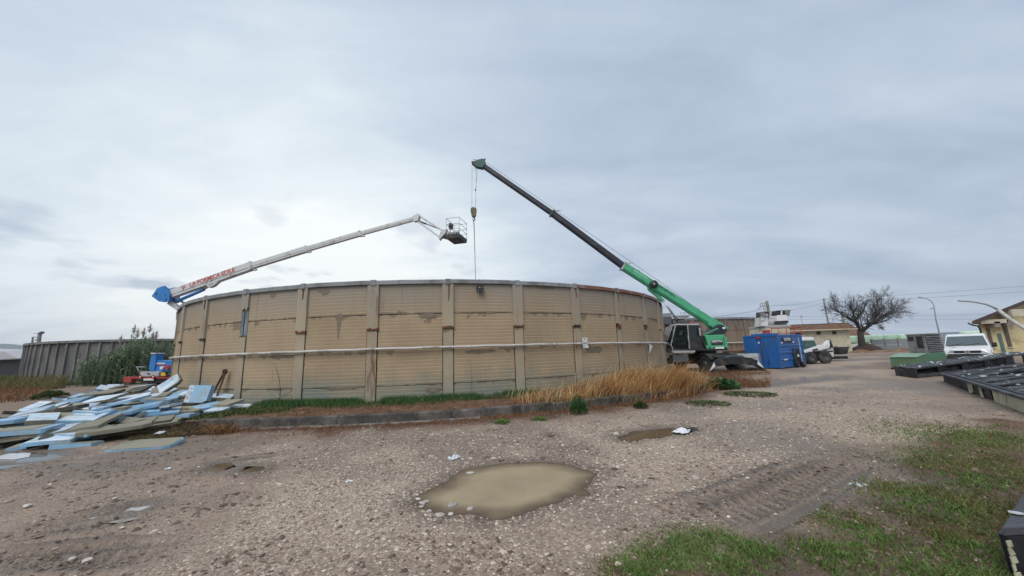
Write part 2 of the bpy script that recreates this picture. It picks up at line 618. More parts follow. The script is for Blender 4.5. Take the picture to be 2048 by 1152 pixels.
PUD_MAIN = poly([(816, 1005), (838, 984), (880, 968), (905, 948), (950, 931), (1010, 921), (1085, 919), (1150, 928), (1205, 946), (1180, 962), (1172, 985), (1110, 1006), (1050, 1030), (985, 1036), (930, 1030), (880, 1028), (850, 1018)])
PUD_R = poly([(1226, 872), (1255, 862), (1300, 855), (1345, 852), (1390, 856), (1380, 866), (1330, 872), (1270, 881), (1235, 880)])
PUD_L = poly([(-60, 938), (-20, 915), (20, 905), (70, 902), (120, 902), (150, 909), (90, 920), (40, 930), (0, 938), (-40, 950)])
PUD_S1 = poly([(405, 938), (430, 924), (470, 920), (478, 930), (440, 941)])
PUD_S2 = poly([(478, 940), (492, 930), (530, 928), (540, 935), (510, 944)])
PUD_S3 = poly([(1088, 872), (1100, 866), (1116, 870), (1104, 876)])
PUD_T = poly([(250, 1016), (262, 1008), (300, 1006), (304, 1012), (275, 1020)])
PUDS = [(PUD_MAIN, 0.10, 'turbid', 0.62), (PUD_R, 0.07, 'brown', 0.26), (PUD_L, 0.06, 'pale', 0.2), (PUD_S1, 0.055, 'brown', 0.11), (PUD_S2, 0.05, 'brown', 0.10), (PUD_S3, 0.055, 'brown', 0.08), (PUD_T, 0.055, 'pale', 0.06)]
GRAVEL = poly([(480, 905), (760, 856), (1100, 850), (1400, 802), (1560, 752), (1640, 718), (1760, 712), (1800, 745), (1900, 830), (1870, 880), (1640, 905), (1400, 1000), (1230, 1090), (1150, 1180), (200, 1200), (430, 1040), (520, 960)])
GRASS = poly([(1180, 1240), (1215, 1130), (1330, 1072), (1480, 1045), (1660, 1010), (1790, 940), (1850, 885), (1900, 848), (1990, 838), (2060, 850), (2300, 930), (2500, 1300)])
TRACKS = [  # from, to, half width, depth, tread
    ((1370, 1026), (1668, 903), 0.19, 0.045, 0.034),
    ((1440, 1040), (1700, 915), 0.22, 0.05, 0.034),
    ((1500, 1070), (1735, 925), 0.10, 0.04, 0.0),
    ((120, 1046), (350, 998), 0.11, 0.06, 0.03),
    ((150, 1024), (370, 985), 0.05, 0.05, 0.0),
    ((60, 1064), (310, 1030), 0.15, 0.06, 0.03),
    ((-40, 1112), (340, 1088), 0.10, 0.07, 0.03),
    ((-40, 1136), (320, 1116), 0.15, 0.05, 0.03),
    ((400, 925), (620, 900), 0.14, 0.03, 0.0),
    ((40, 935), (330, 925), 0.20, 0.03, 0.0),
    ((1560, 765), (1700, 752), 0.5, 0.02, 0.0),
    ((1500, 775), (1640, 758), 0.4, 0.02, 0.0),
    ((1640, 722), (1790, 716), 0.9, 0.0, 0.0),
]
TRK = [(P(*a), P(*b), w, d, t) for a, b, w, d, t in TRACKS]


def seg_coords(x, y, a, b):
    dx, dy = b.x - a.x, b.y - a.y
    Ln = math.hypot(dx, dy)
    s = ((x - a.x) * dx + (y - a.y) * dy) / Ln
    lat = (-(x - a.x) * dy + (y - a.y) * dx) / Ln
    # a slight wander so that no rut is ruler-straight
    lat = lat + 0.06 * np.sin(s * 0.9 + a.x * 3) + 0.015 * np.sin(s * 3.1 + a.y)
    fade = sstep(-0.5, 0.6, s) * sstep(-0.5, 0.9, Ln - s)
    return s, lat, fade


def ground_fields(x, y):
    r = np.hypot(x, y)
    near = 1 - sstep(30, 60, r)
    h = (fbm(x, y, 0.35, 3, 3) - 0.5) * 0.05 + (fbm(x, y, 2.2, 11, 3) - 0.5) * 0.028 + (fbm(x, y, 9.0, 23, 2) - 0.5) * 0.016
    wet = sstep(0.46, 0.68, fbm(x, y, 0.42, 51, 4)) * 0.55
    gv = sdf_poly(x, y, GRAVEL) + (fbm(x, y, 0.8, 31, 4) - 0.5) * 2.4
    gravel = sstep(-0.6, 0.9, gv)
    gravel *= 0.55 + 0.45 * sstep(0.35, 0.6, fbm(x, y, 0.6, 77, 3))
    rk = np.hypot(x - TC.x, y - TC.y)
    soil = (1 - sstep(0.3, 1.5, rk - KR + (fbm(x, y, 1.1, 91, 3) - 0.5) * 1.6)) * (rk > KR - 1)
    gs = sdf_poly(x, y, GRASS) + (fbm(x, y, 0.9, 41, 4) - 0.5) * 1.5
    grass = sstep(-0.15, 0.5, gs)
    soil = np.maximum(soil, grass * 0.95)
    far_soil = sstep(0.5, 0.62, fbm(x, y, 0.12, 5, 3)) * sstep(18, 30, r) * 0.35
    soil = np.maximum(soil, far_soil)
    h = h * (1 - 0.3 * grass) + grass * 0.03
    flat = np.zeros_like(x)
    for a, b, w, d, t in TRK:
        s, lat, fade = seg_coords(x, y, a, b)
        prof = np.exp(-(lat / w) ** 4) * fade
        lip = np.exp(-((np.abs(lat) - w * 1.35) / (0.35 * w)) ** 2) * fade
        h = h - prof * d + lip * d * 0.45
        if t:
            h = h + prof * t * np.tanh(3 * np.sin(s * 2 * PI / 0.15 + np.abs(lat) * 9)) * 0.5
        bars = 0.5 + 0.5 * np.tanh(4 * np.sin(s * 2 * PI / 0.15 + np.abs(lat) * 9)) if t else 0.5
        wet = np.maximum(wet * (1 - 0.7 * prof), np.maximum(prof * (0.42 + 0.62 * (1 - bars) + 0.1 * fbm(x, y, 3, 5, 2)), lip * 1.0))
        flat = np.maximum(flat, prof)
        gravel = gravel * (1 - 0.85 * prof)
        grass = grass * (1 - prof)
    pud = np.zeros_like(x)
    for poly_, dep, _, slope in PUDS:
        s = sdf_poly(x, y, poly_) + (fbm(x, y, 3.5, 61, 3) - 0.5) * min(0.22, slope)
        k = sstep(-0.45 * slope, slope, s)
        h = h * (1 - 0.8 * sstep(-0.5, 0.2, s)) - k * dep
        wet = np.maximum(wet, sstep(-0.45, -0.02, s) * 0.75)
        pud = np.maximum(pud, sstep(-0.05, 0.05, s))
        gravel = gravel * (1 - 0.8 * k)
    h = h * near
    return h, gravel, soil, wet, grass, pud, flat


def make_ground():
    ang = np.concatenate([np.linspace(-180, -68, 26)[:-1], np.linspace(-68, 68, 600), np.linspace(68, 180, 26)[1:]])
    a = np.radians(ang)
    rad = np.concatenate([[0.3, 0.9], np.geomspace(1.7, 22, 430), np.geomspace(22, 2200, 70)[1:]])
    A, Rr = np.meshgrid(a, rad)
    X, Y = Rr * np.sin(A), Rr * np.cos(A)
    x, y = X.ravel(), Y.ravel()
    h, gravel, soil, wet, grass, pud, flat = ground_fields(x, y)
    V = np.stack([x, y, h], 1)
    nr, na = X.shape
    i, j = np.meshgrid(np.arange(nr - 1), np.arange(na - 1), indexing='ij')
    q = (i * na + j).ravel()
    F = np.stack([q, q + na, q + na + 1, q + 1], 1)
    F = F[:, ::-1]
    m = bpy.data.materials.new('ground_gravel')
    m.use_nodes = True
    t = m.node_tree
    L = t.links
    b = t.nodes['Principled BSDF']
    tc = N(t, 'ShaderNodeTexCoord')

    def attr(n):
        return N(t, 'ShaderNodeAttribute', attribute_name=n).outputs['Fac']
    ag, asl, aw, agr = attr('gravel'), attr('soil'), attr('wet'), attr('grass')
    v1 = N(t, 'ShaderNodeTexVoronoi', i_Scale=34.0)
    L.new(tc.outputs['Object'], v1.inputs['Vector'])
    v2 = N(t, 'ShaderNodeTexVoronoi', i_Scale=85.0)
    L.new(tc.outputs['Object'], v2.inputs['Vector'])
    nb = N(t, 'ShaderNodeTexNoise', i_Scale=1.4, i_Detail=8.0, i_Roughness=0.65)
    L.new(tc.outputs['Object'], nb.inputs['Vector'])
    nf = N(t, 'ShaderNodeTexNoise', i_Scale=30.0, i_Detail=6.0, i_Roughness=0.7)
    L.new(tc.outputs['Object'], nf.inputs['Vector'])
    sepc = N(t, 'ShaderNodeSeparateColor')
    L.new(v1.outputs['Color'], sepc.inputs[0])
    g1 = ramp(t, [(0.0, (0.20, 0.153, 0.116)), (0.45, (0.39, 0.303, 0.228)), (0.8, (0.535, 0.435, 0.335)), (1.0, (0.70, 0.62, 0.53))])
    L.new(sepc.outputs[0], g1.inputs[0])
    sepd = N(t, 'ShaderNodeSeparateColor')
    L.new(v2.outputs['Color'], sepd.inputs[0])
    g2 = ramp(t, [(0.0, (0.19, 0.143, 0.108)), (0.6, (0.375, 0.288, 0.216)), (1.0, (0.58, 0.50, 0.41))])
    L.new(sepd.outputs[0], g2.inputs[0])
    grav = mixc(t, 0.5, g1.outputs[0], g2.outputs[0])
    mud = ramp(t, [(0.28, (0.155, 0.112, 0.084)), (0.5, (0.245, 0.182, 0.138)), (0.72, (0.33, 0.255, 0.197))])
    L.new(nb.outputs[0], mud.inputs[0])
    mud2 = mixc(t, 0.35, mud.outputs[0], grav)
    soilc = ramp(t, [(0.3, (0.075, 0.040, 0.026)), (0.5, (0.125, 0.068, 0.042)), (0.72, (0.20, 0.12, 0.076))])
    nmix = math_n(t, 'ADD', math_n(t, 'MULTIPLY', nb.outputs[0], 0.6), math_n(t, 'MULTIPLY', nf.outputs[0], 0.4))
    L.new(nmix, soilc.inputs[0])
    c = mixc(t, ag, mud2, grav)
    c = mixc(t, asl, c, soilc.outputs[0])
    wetn = N(t, 'ShaderNodeMapRange', i_1=0.25, i_2=0.75)
    L.new(nb.outputs[0], wetn.inputs[0])
    wf = math_n(t, 'MULTIPLY', aw, math_n(t, 'ADD', 0.78, math_n(t, 'MULTIPLY', wetn.outputs[0], 0.4)), clamp=True)
    wc = mixc(t, 0.74, c, (0.055, 0.045, 0.038))
    c = mixc(t, wf, c, wc)
    L.new(c, b.inputs['Base Color'])
    rg = N(t, 'ShaderNodeMapRange', i_3=0.95, i_4=0.24)
    L.new(wf, rg.inputs[0])
    L.new(rg.outputs[0], b.inputs['Roughness'])
    b.inputs['Specular IOR Level'].default_value = 0.4
    hsum = math_n(t, 'ADD', math_n(t, 'MULTIPLY', v1.outputs['Distance'], -1.2), math_n(t, 'MULTIPLY', nf.outputs[0], 0.7))
    bp = N(t, 'ShaderNodeBump', i_Strength=0.7, i_Distance=0.02)
    L.new(hsum, bp.inputs['Height'])
    L.new(bp.outputs[0], b.inputs['Normal'])
    M['ground_gravel'] = m
    o = np_mesh('ground', V, F, m, smooth=True, attrs=dict(gravel=gravel, soil=soil, wet=wet, grass=grass))
    tag(o, kind='structure')


make_ground()


def water_mat(name, col, rough):
    m = bpy.data.materials.new(name)
    m.use_nodes = True
    t = m.node_tree
    b = t.nodes['Principled BSDF']
    tc = N(t, 'ShaderNodeTexCoord')
    n = N(t, 'ShaderNodeTexNoise', i_Scale=1.6, i_Detail=5.0)
    t.links.new(tc.outputs['Object'], n.inputs['Vector'])
    cr = ramp(t, [(0.3, tuple(c * 0.88 for c in col)), (0.7, tuple(c * 1.1 for c in col))])
    t.links.new(n.outputs[0], cr.inputs[0])
    dep = N(t, 'ShaderNodeAttribute', attribute_name='depth').outputs['Fac']
    mr = N(t, 'ShaderNodeMapRange', i_1=0.0, i_2=0.055)
    t.links.new(dep, mr.inputs[0])
    c = mixc(t, mr.outputs[0], (0.095, 0.07, 0.052), cr.outputs[0])
    t.links.new(c, b.inputs['Base Color'])
    b.inputs['Roughness'].default_value = rough
    b.inputs['IOR'].default_value = 1.33
    n2 = N(t, 'ShaderNodeTexNoise', i_Scale=9.0, i_Detail=3.0)
    t.links.new(tc.outputs['Object'], n2.inputs['Vector'])
    bp = N(t, 'ShaderNodeBump', i_Strength=0.02, i_Distance=0.02)
    t.links.new(n2.outputs[0], bp.inputs['Height'])
    t.links.new(bp.outputs[0], b.inputs['Normal'])
    M[name] = m


water_mat('water_turbid', (0.36, 0.295, 0.195), 0.04)
water_mat('water_brown', (0.11, 0.066, 0.032), 0.05)
water_mat('water_pale', (0.42, 0.41, 0.39), 0.03)  # sky's reflection put into the base colour as a pale tone

PL = ['wide muddy puddle in the middle of the gravel yard', 'brown puddle with a torn white bag at its end',
      'pale sky-reflecting puddle in front of the insulation heap', 'small brown puddle by the lone insulation panel', 'shallow puddle right of the small brown one',
      'tiny brown puddle between kerb and muddy puddle', 'small bright puddle in the tyre rut']
for (pp, dep, kind_, slope), lab in zip(PUDS, PL):
    cx = sum(p[0] for p in pp) / len(pp)
    cy = sum(p[1] for p in pp) / len(pp)
    xs, ys = [p[0] for p in pp], [p[1] for p in pp]
    st_ = max(0.02, (max(xs) - min(xs)) / 90)
    gx, gy = np.arange(min(xs) - 0.3, max(xs) + 0.3, st_), np.arange(min(ys) - 0.3, max(ys) + 0.3, st_)
    GX, GY = np.meshgrid(gx, gy)
    hz_ = ground_fields(GX.ravel(), GY.ravel())[0].reshape(GX.shape)
    lvl = -0.026
    ok = (lvl - hz_ > -0.02) & (sdf_poly(GX, GY, pp) > -0.3)
    fo = ok[:-1, :-1] & ok[1:, :-1] & ok[:-1, 1:] & ok[1:, 1:]
    idx = np.arange(GX.size).reshape(GX.shape)
    F_ = np.stack([idx[:-1, :-1][fo], idx[:-1, 1:][fo], idx[1:, 1:][fo], idx[1:, :-1][fo]], 1)
    usedv = np.unique(F_)
    remap = np.zeros(GX.size, dtype=int)
    remap[usedv] = np.arange(len(usedv))
    V_ = np.stack([GX.ravel(), GY.ravel(), np.full(GX.size, lvl)], 1)[usedv]
    o = np_mesh('puddle', V_, remap[F_], 'water_' + kind_, smooth=True, attrs=dict(depth=np.maximum(0, lvl - hz_.ravel()[usedv])))
    tag(o, label=lab, kind='structure')


# ------------------------------------------------------------------ planting bed and kerb round the tank
def pol(ang, r, z=0.0):
    """ang in degrees from -Y (towards the camera), positive to the right"""
    a = R(ang)
    return Vector((TC.x + r * math.sin(a), TC.y - r * math.cos(a), z))


def make_bed():
    an = np.linspace(-75, 62, 420)
    rr = np.linspace(TR - 0.35, KR - 0.06, 46)
    A, Q = np.meshgrid(np.radians(an), rr)
    x = (TC.x + Q * np.sin(A)).ravel()
    y = (TC.y - Q * np.cos(A)).ravel()
    z = ZB + (fbm(x, y, 1.2, 8, 4) - 0.5) * 0.14 + (fbm(x, y, 7, 9, 3) - 0.5) * 0.05
    z = np.where(Q.ravel() > KR - 0.25, np.minimum(z, ZB + 0.0), z)
    Ad = np.degrees(A.ravel())
    slump = np.maximum(sstep(-8.5, -13, Ad), sstep(44, 50, Ad)) * sstep(TR + 0.4, KR - 0.5, Q.ravel())
    z = z - slump * 0.32
    nr, na = A.shape
    i, j = np.meshgrid(np.arange(nr - 1), np.arange(na - 1), indexing='ij')
    q = (i * na + j).ravel()
    F = np.stack([q, q + na, q + na + 1, q + 1], 1)
    mat('bed_soil', (0.105, 0.05, 0.032), 0.95, var=0.4, scale=5, dirt=(0.20, 0.12, 0.06), dirt_amt=0.45, dirt_scale=3, bump=0.8, bump_scale=25)
    o = np_mesh('planting_bed', np.stack([x, y, z], 1), F, 'bed_soil', smooth=True)
    tag(o, kind='structure')


make_bed()
rng = random.Random(4)
kerb = thing('kerb', None, None, (0, 0, 0))
tag(kerb, kind='structure')
step = 1.0 / KR * 180 / PI
a = -10.0
while a < 45:
    m_ = MB()
    a0, a1 = a + 0.012, a + step - 0.012
    dz, dr = rng.uniform(-0.010, 0.010), rng.uniform(-0.008, 0.008)
    zt = 0.245 + dz
    ro, ri_ = KR + dr, KR - 0.16 + dr
    prof = [(ro + 0.01, -0.1), (ro, zt - 0.03), (ro - 0.03, zt), (ri_, zt), (ri_, -0.1)]
    vs = [pol(aa, q, zz) for aa in (a0, a1) for q, zz in prof]
    fs = [(i, (i + 1) % 5, (i + 1) % 5 + 5, i + 5) for i in range(5)] + [(4, 3, 2, 1, 0), (5, 6, 7, 8, 9)]
    m_.add(vs, fs)
    m_.build('kerb_stone', 'kerb_concrete', kerb)
    a += step
# a thin concrete gutter strip shows in front of the left part of the kerb
for a0 in np.arange(-8.5, 12, 3.6):
    m_ = MB()
    n = 6
    vs, fs = [], []
    for i in range(n + 1):
        aa = a0 + (3.4 * i / n)
        w = 0.16 + 0.08 * math.sin(aa * 3.1)
        vs += [pol(aa, KR + 0.015, 0.032), pol(aa, KR + w, 0.024), pol(aa, KR + w + 0.02, -0.03)]
    for i in range(n):
        fs += [(i * 3, i * 3 + 1, i * 3 + 4, i * 3 + 3), (i * 3 + 1, i * 3 + 2, i * 3 + 5, i * 3 + 4)]
    m_.add(vs, fs)
    m_.build('gutter_strip', 'concrete', kerb)


# ================================================================== THE NEAR TANK
def wall_mat(name, tan, lines=(3.31, 2.05, 0.72), green=1.0, rust=0.0, groove=True):
    """weathered ribbed cladding: tan, greyer towards the rim, green at the foot, dark seepage under joints and pipe"""
    m = bpy.data.materials.new(name)
    m.use_nodes = True
    t = m.node_tree
    L = t.links
    b = t.nodes['Principled BSDF']
    tc = N(t, 'ShaderNodeTexCoord')
    sep = N(t, 'ShaderNodeSeparateXYZ')
    L.new(tc.outputs['Object'], sep.inputs[0])
    z = sep.outputs[2]
    n1 = N(t, 'ShaderNodeTexNoise', i_Scale=0.55, i_Detail=6.0, i_Roughness=0.6)
    L.new(tc.outputs['Object'], n1.inputs['Vector'])
    n2 = N(t, 'ShaderNodeTexNoise', i_Scale=2.2, i_Detail=4.0, i_Roughness=0.5)
    L.new(tc.outputs['Object'], n2.inputs['Vector'])
    mp = N(t, 'ShaderNodeMapping')
    mp.inputs['Scale'].default_value = (7, 7, 0.35)
    L.new(tc.outputs['Object'], mp.inputs[0])
    ns = N(t, 'ShaderNodeTexNoise', i_Scale=1.0, i_Detail=5.0, i_Roughness=0.65)
    L.new(mp.outputs[0], ns.inputs['Vector'])
    nf = N(t, 'ShaderNodeTexNoise', i_Scale=45.0, i_Detail=4.0, i_Roughness=0.6)
    L.new(tc.outputs['Object'], nf.inputs['Vector'])
    base = ramp(t, [(0.3, tuple(c * 0.86 for c in tan)), (0.7, tuple(min(1, c * 1.1) for c in tan))])
    L.new(n1.outputs[0], base.inputs[0])
    c = base.outputs[0]
    # every sheet has faded a little differently
    oi = N(t, 'ShaderNodeObjectInfo')
    fa_ = N(t, 'ShaderNodeMapRange', i_3=0.90, i_4=1.08)
    L.new(oi.outputs['Random'], fa_.inputs[0])
    c = mixc(t, 1.0, c, fa_.outputs[0], 'MULTIPLY')
    # bare fine speckle
    sp = N(t, 'ShaderNodeMapRange', i_1=0.3, i_2=0.7, i_3=0.86, i_4=1.1)
    L.new(nf.outputs[0], sp.inputs[0])
    c = mixc(t, 1.0, c, sp.outputs[0], 'MULTIPLY')
    grey = tuple(0.72 * (0.25 * tan[0] + 0.6 * tan[1] + 0.15 * tan[2]) * k for k in (0.98, 1.04, 1.06))
    # grey weathering creeping down from the rim
    zn = math_n(t, 'ADD', z, math_n(t, 'MULTIPLY', math_n(t, 'SUBTRACT', n1.outputs[0], 0.5), 2.2))
    zn = math_n(t, 'ADD', zn, math_n(t, 'MULTIPLY', math_n(t, 'SUBTRACT', ns.outputs[0], 0.5), 1.2))
    g1 = N(t, 'ShaderNodeMapRange', i_1=3.0, i_2=4.7, i_3=0.0, i_4=0.6)
    L.new(zn, g1.inputs[0])
    c = mixc(t, g1.outputs[0], c, grey)
    # algae at the foot
    g2 = N(t, 'ShaderNodeMapRange', i_1=1.25, i_2=0.2, i_3=0.0, i_4=0.7 * green)
    L.new(zn, g2.inputs[0])
    c = mixc(t, g2.outputs[0], c, (grey[0] * 0.78, grey[1] * 1.0, grey[2] * 0.90))
    # seepage below each horizontal line, ragged lower edge
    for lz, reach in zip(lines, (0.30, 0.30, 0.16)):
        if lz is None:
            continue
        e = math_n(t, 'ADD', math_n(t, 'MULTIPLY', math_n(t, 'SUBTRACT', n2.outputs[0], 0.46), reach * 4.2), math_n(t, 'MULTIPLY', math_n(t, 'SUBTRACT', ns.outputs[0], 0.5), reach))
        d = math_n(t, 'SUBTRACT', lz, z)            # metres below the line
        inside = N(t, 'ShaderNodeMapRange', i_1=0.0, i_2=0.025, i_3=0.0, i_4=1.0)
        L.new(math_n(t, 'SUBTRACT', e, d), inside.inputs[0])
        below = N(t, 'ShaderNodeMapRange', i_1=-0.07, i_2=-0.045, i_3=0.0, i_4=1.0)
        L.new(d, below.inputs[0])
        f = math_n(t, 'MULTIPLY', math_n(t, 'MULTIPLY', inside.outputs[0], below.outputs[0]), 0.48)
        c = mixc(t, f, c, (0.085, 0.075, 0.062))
    # vertical run-off streaks
    st = N(t, 'ShaderNodeMapRange', i_1=0.60, i_2=0.74, i_3=0.0, i_4=0.45)
    L.new(ns.outputs[0], st.inputs[0])
    c = mixc(t, st.outputs[0], c, (0.10, 0.092, 0.08))
    if rust:
        rs = N(t, 'ShaderNodeMapRange', i_1=0.60 - rust * 0.2, i_2=0.70 - rust * 0.1, i_3=0.0, i_4=0.85)
        mpr = N(t, 'ShaderNodeMapping')
        mpr.inputs['Scale'].default_value = (3, 3, 0.5)
        mpr.inputs['Location'].default_value = (5, 3, 1)
        L.new(tc.outputs['Object'], mpr.inputs[0])
        nr_ = N(t, 'ShaderNodeTexNoise', i_Scale=1.2, i_Detail=6.0, i_Roughness=0.7)
        L.new(mpr.outputs[0], nr_.inputs['Vector'])
        L.new(nr_.outputs[0], rs.inputs[0])
        c = mixc(t, rs.outputs[0], c, (0.17, 0.075, 0.04))
    L.new(c, b.inputs['Base Color'])
    b.inputs['Roughness'].default_value = 0.88
    b.inputs['Specular IOR Level'].default_value = 0.25
    bp = N(t, 'ShaderNodeBump', i_Strength=0.25, i_Distance=0.01)
    L.new(nf.outputs[0], bp.inputs['Height'])
    L.new(bp.outputs[0], b.inputs['Normal'])
    M[name] = m


TAN = (0.415, 0.318, 0.208)
PIL = (0.405, 0.335, 0.24)
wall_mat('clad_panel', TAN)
wall_mat('clad_pilaster', PIL, lines=(2.74, None, None), green=0.8)
wall_mat('clad_pilaster_rust', PIL, lines=(2.74, None, None), green=0.8, rust=0.30)
mat('coping_grey', (0.25, 0.265, 0.27), 0.6, var=0.15, dirt=(0.15, 0.15, 0.145), dirt_amt=0.4, stretch=(1, 1, 0.4), rnd=0.1)
mat('coping_rust', (0.24, 0.245, 0.245), 0.7, var=0.2, dirt=(0.20, 0.085, 0.05), dirt_amt=0.75, dirt_scale=1.1, rnd=0.1)
mat('sealant', (0.035, 0.031, 0.028), 0.95, var=0.3)
mat('bare_patch', (0.13, 0.17, 0.19), 0.8, var=0.2, dirt=(0.25, 0.27, 0.28), dirt_amt=0.4, dirt_scale=3, stretch=(1, 1, 0.3))
mat('pipe_white', (0.55, 0.53, 0.49), 0.5, var=0.08, dirt=(0.33, 0.31, 0.27), dirt_amt=0.35)
mat('tank_core', (0.05, 0.048, 0.045), 0.95, var=0.2)

SEG = 360 / 37.0
A_E = 10.4
tank = thing('storage_tank', 'large round beige tank with ribbed cladding and a grey rim', 'tank', (0, 0, 0))
tank_rng = random.Random(12)
Z_J1, Z_J2, Z_BRK, Z_COP = 3.31, 0.72, 2.76, 4.44


def ribbed_panel(a0, a1, z0, z1, r, pitch=0.128, depth=0.006, cut=None):
    """corrugated sheet following the curve"""
    n_a = 4
    zs, off = [], []
    z = z0
    while z < z1 - 1e-6:
        for f, d in ((0.0, 0.0), (0.62, depth), (0.78, depth), (0.84, -0.004), (0.94, -0.004)):
            zz = z + pitch * f
            if zz < z1:
                zs.append(zz); off.append(d)
        z += pitch
    zs.append(z1); off.append(0.0)
    vs, fs = [], []
    for zz, d in zip(zs, off):
        for i in range(n_a + 1):
            aa = a0 + (a1 - a0) * i / n_a
            vs.append(pol(aa, r + d, zz))
    m = n_a + 1
    for k in range(len(zs) - 1):
        for i in range(n_a):
            fs.append((k * m + i, k * m + i + 1, (k + 1) * m + i + 1, (k + 1) * m + i))
    # edge returns back to the core so the sheet has thickness
    b = len(vs)
    for i in range(m):
        aa = a0 + (a1 - a0) * i / n_a
        vs += [pol(aa, r - 0.06, z0), pol(aa, r - 0.06, z1)]
    top = (len(zs) - 1) * m
    for i in range(n_a):
        fs.append((b + 2 * i, b + 2 * i + 2, i + 1, i))
        fs.append((top + i, top + i + 1, b + 2 * i + 3, b + 2 * i + 1))
    return MB().add(vs, fs)


def arc_block(mb, a0, a1, r0, r1, z0, z1, n=2, jag=0.0, rg=None):
    vs, fs = [], []
    for i in range(n + 1):
        aa = a0 + (a1 - a0) * i / n
        j0 = rg.uniform(0, jag) if rg else 0
        vs += [pol(aa, r0, z0 + j0), pol(aa, r1, z0 + j0), pol(aa, r1, z1), pol(aa, r0, z1)]
    for i in range(n):
        o = i * 4
        for k in range(4):
            fs.append((o + k, o + (k + 1) % 4, o + 4 + (k + 1) % 4, o + 4 + k))
    fs += [(3, 2, 1, 0), (n * 4, n * 4 + 1, n * 4 + 2, n * 4 + 3)]
    return mb.add(vs, fs)


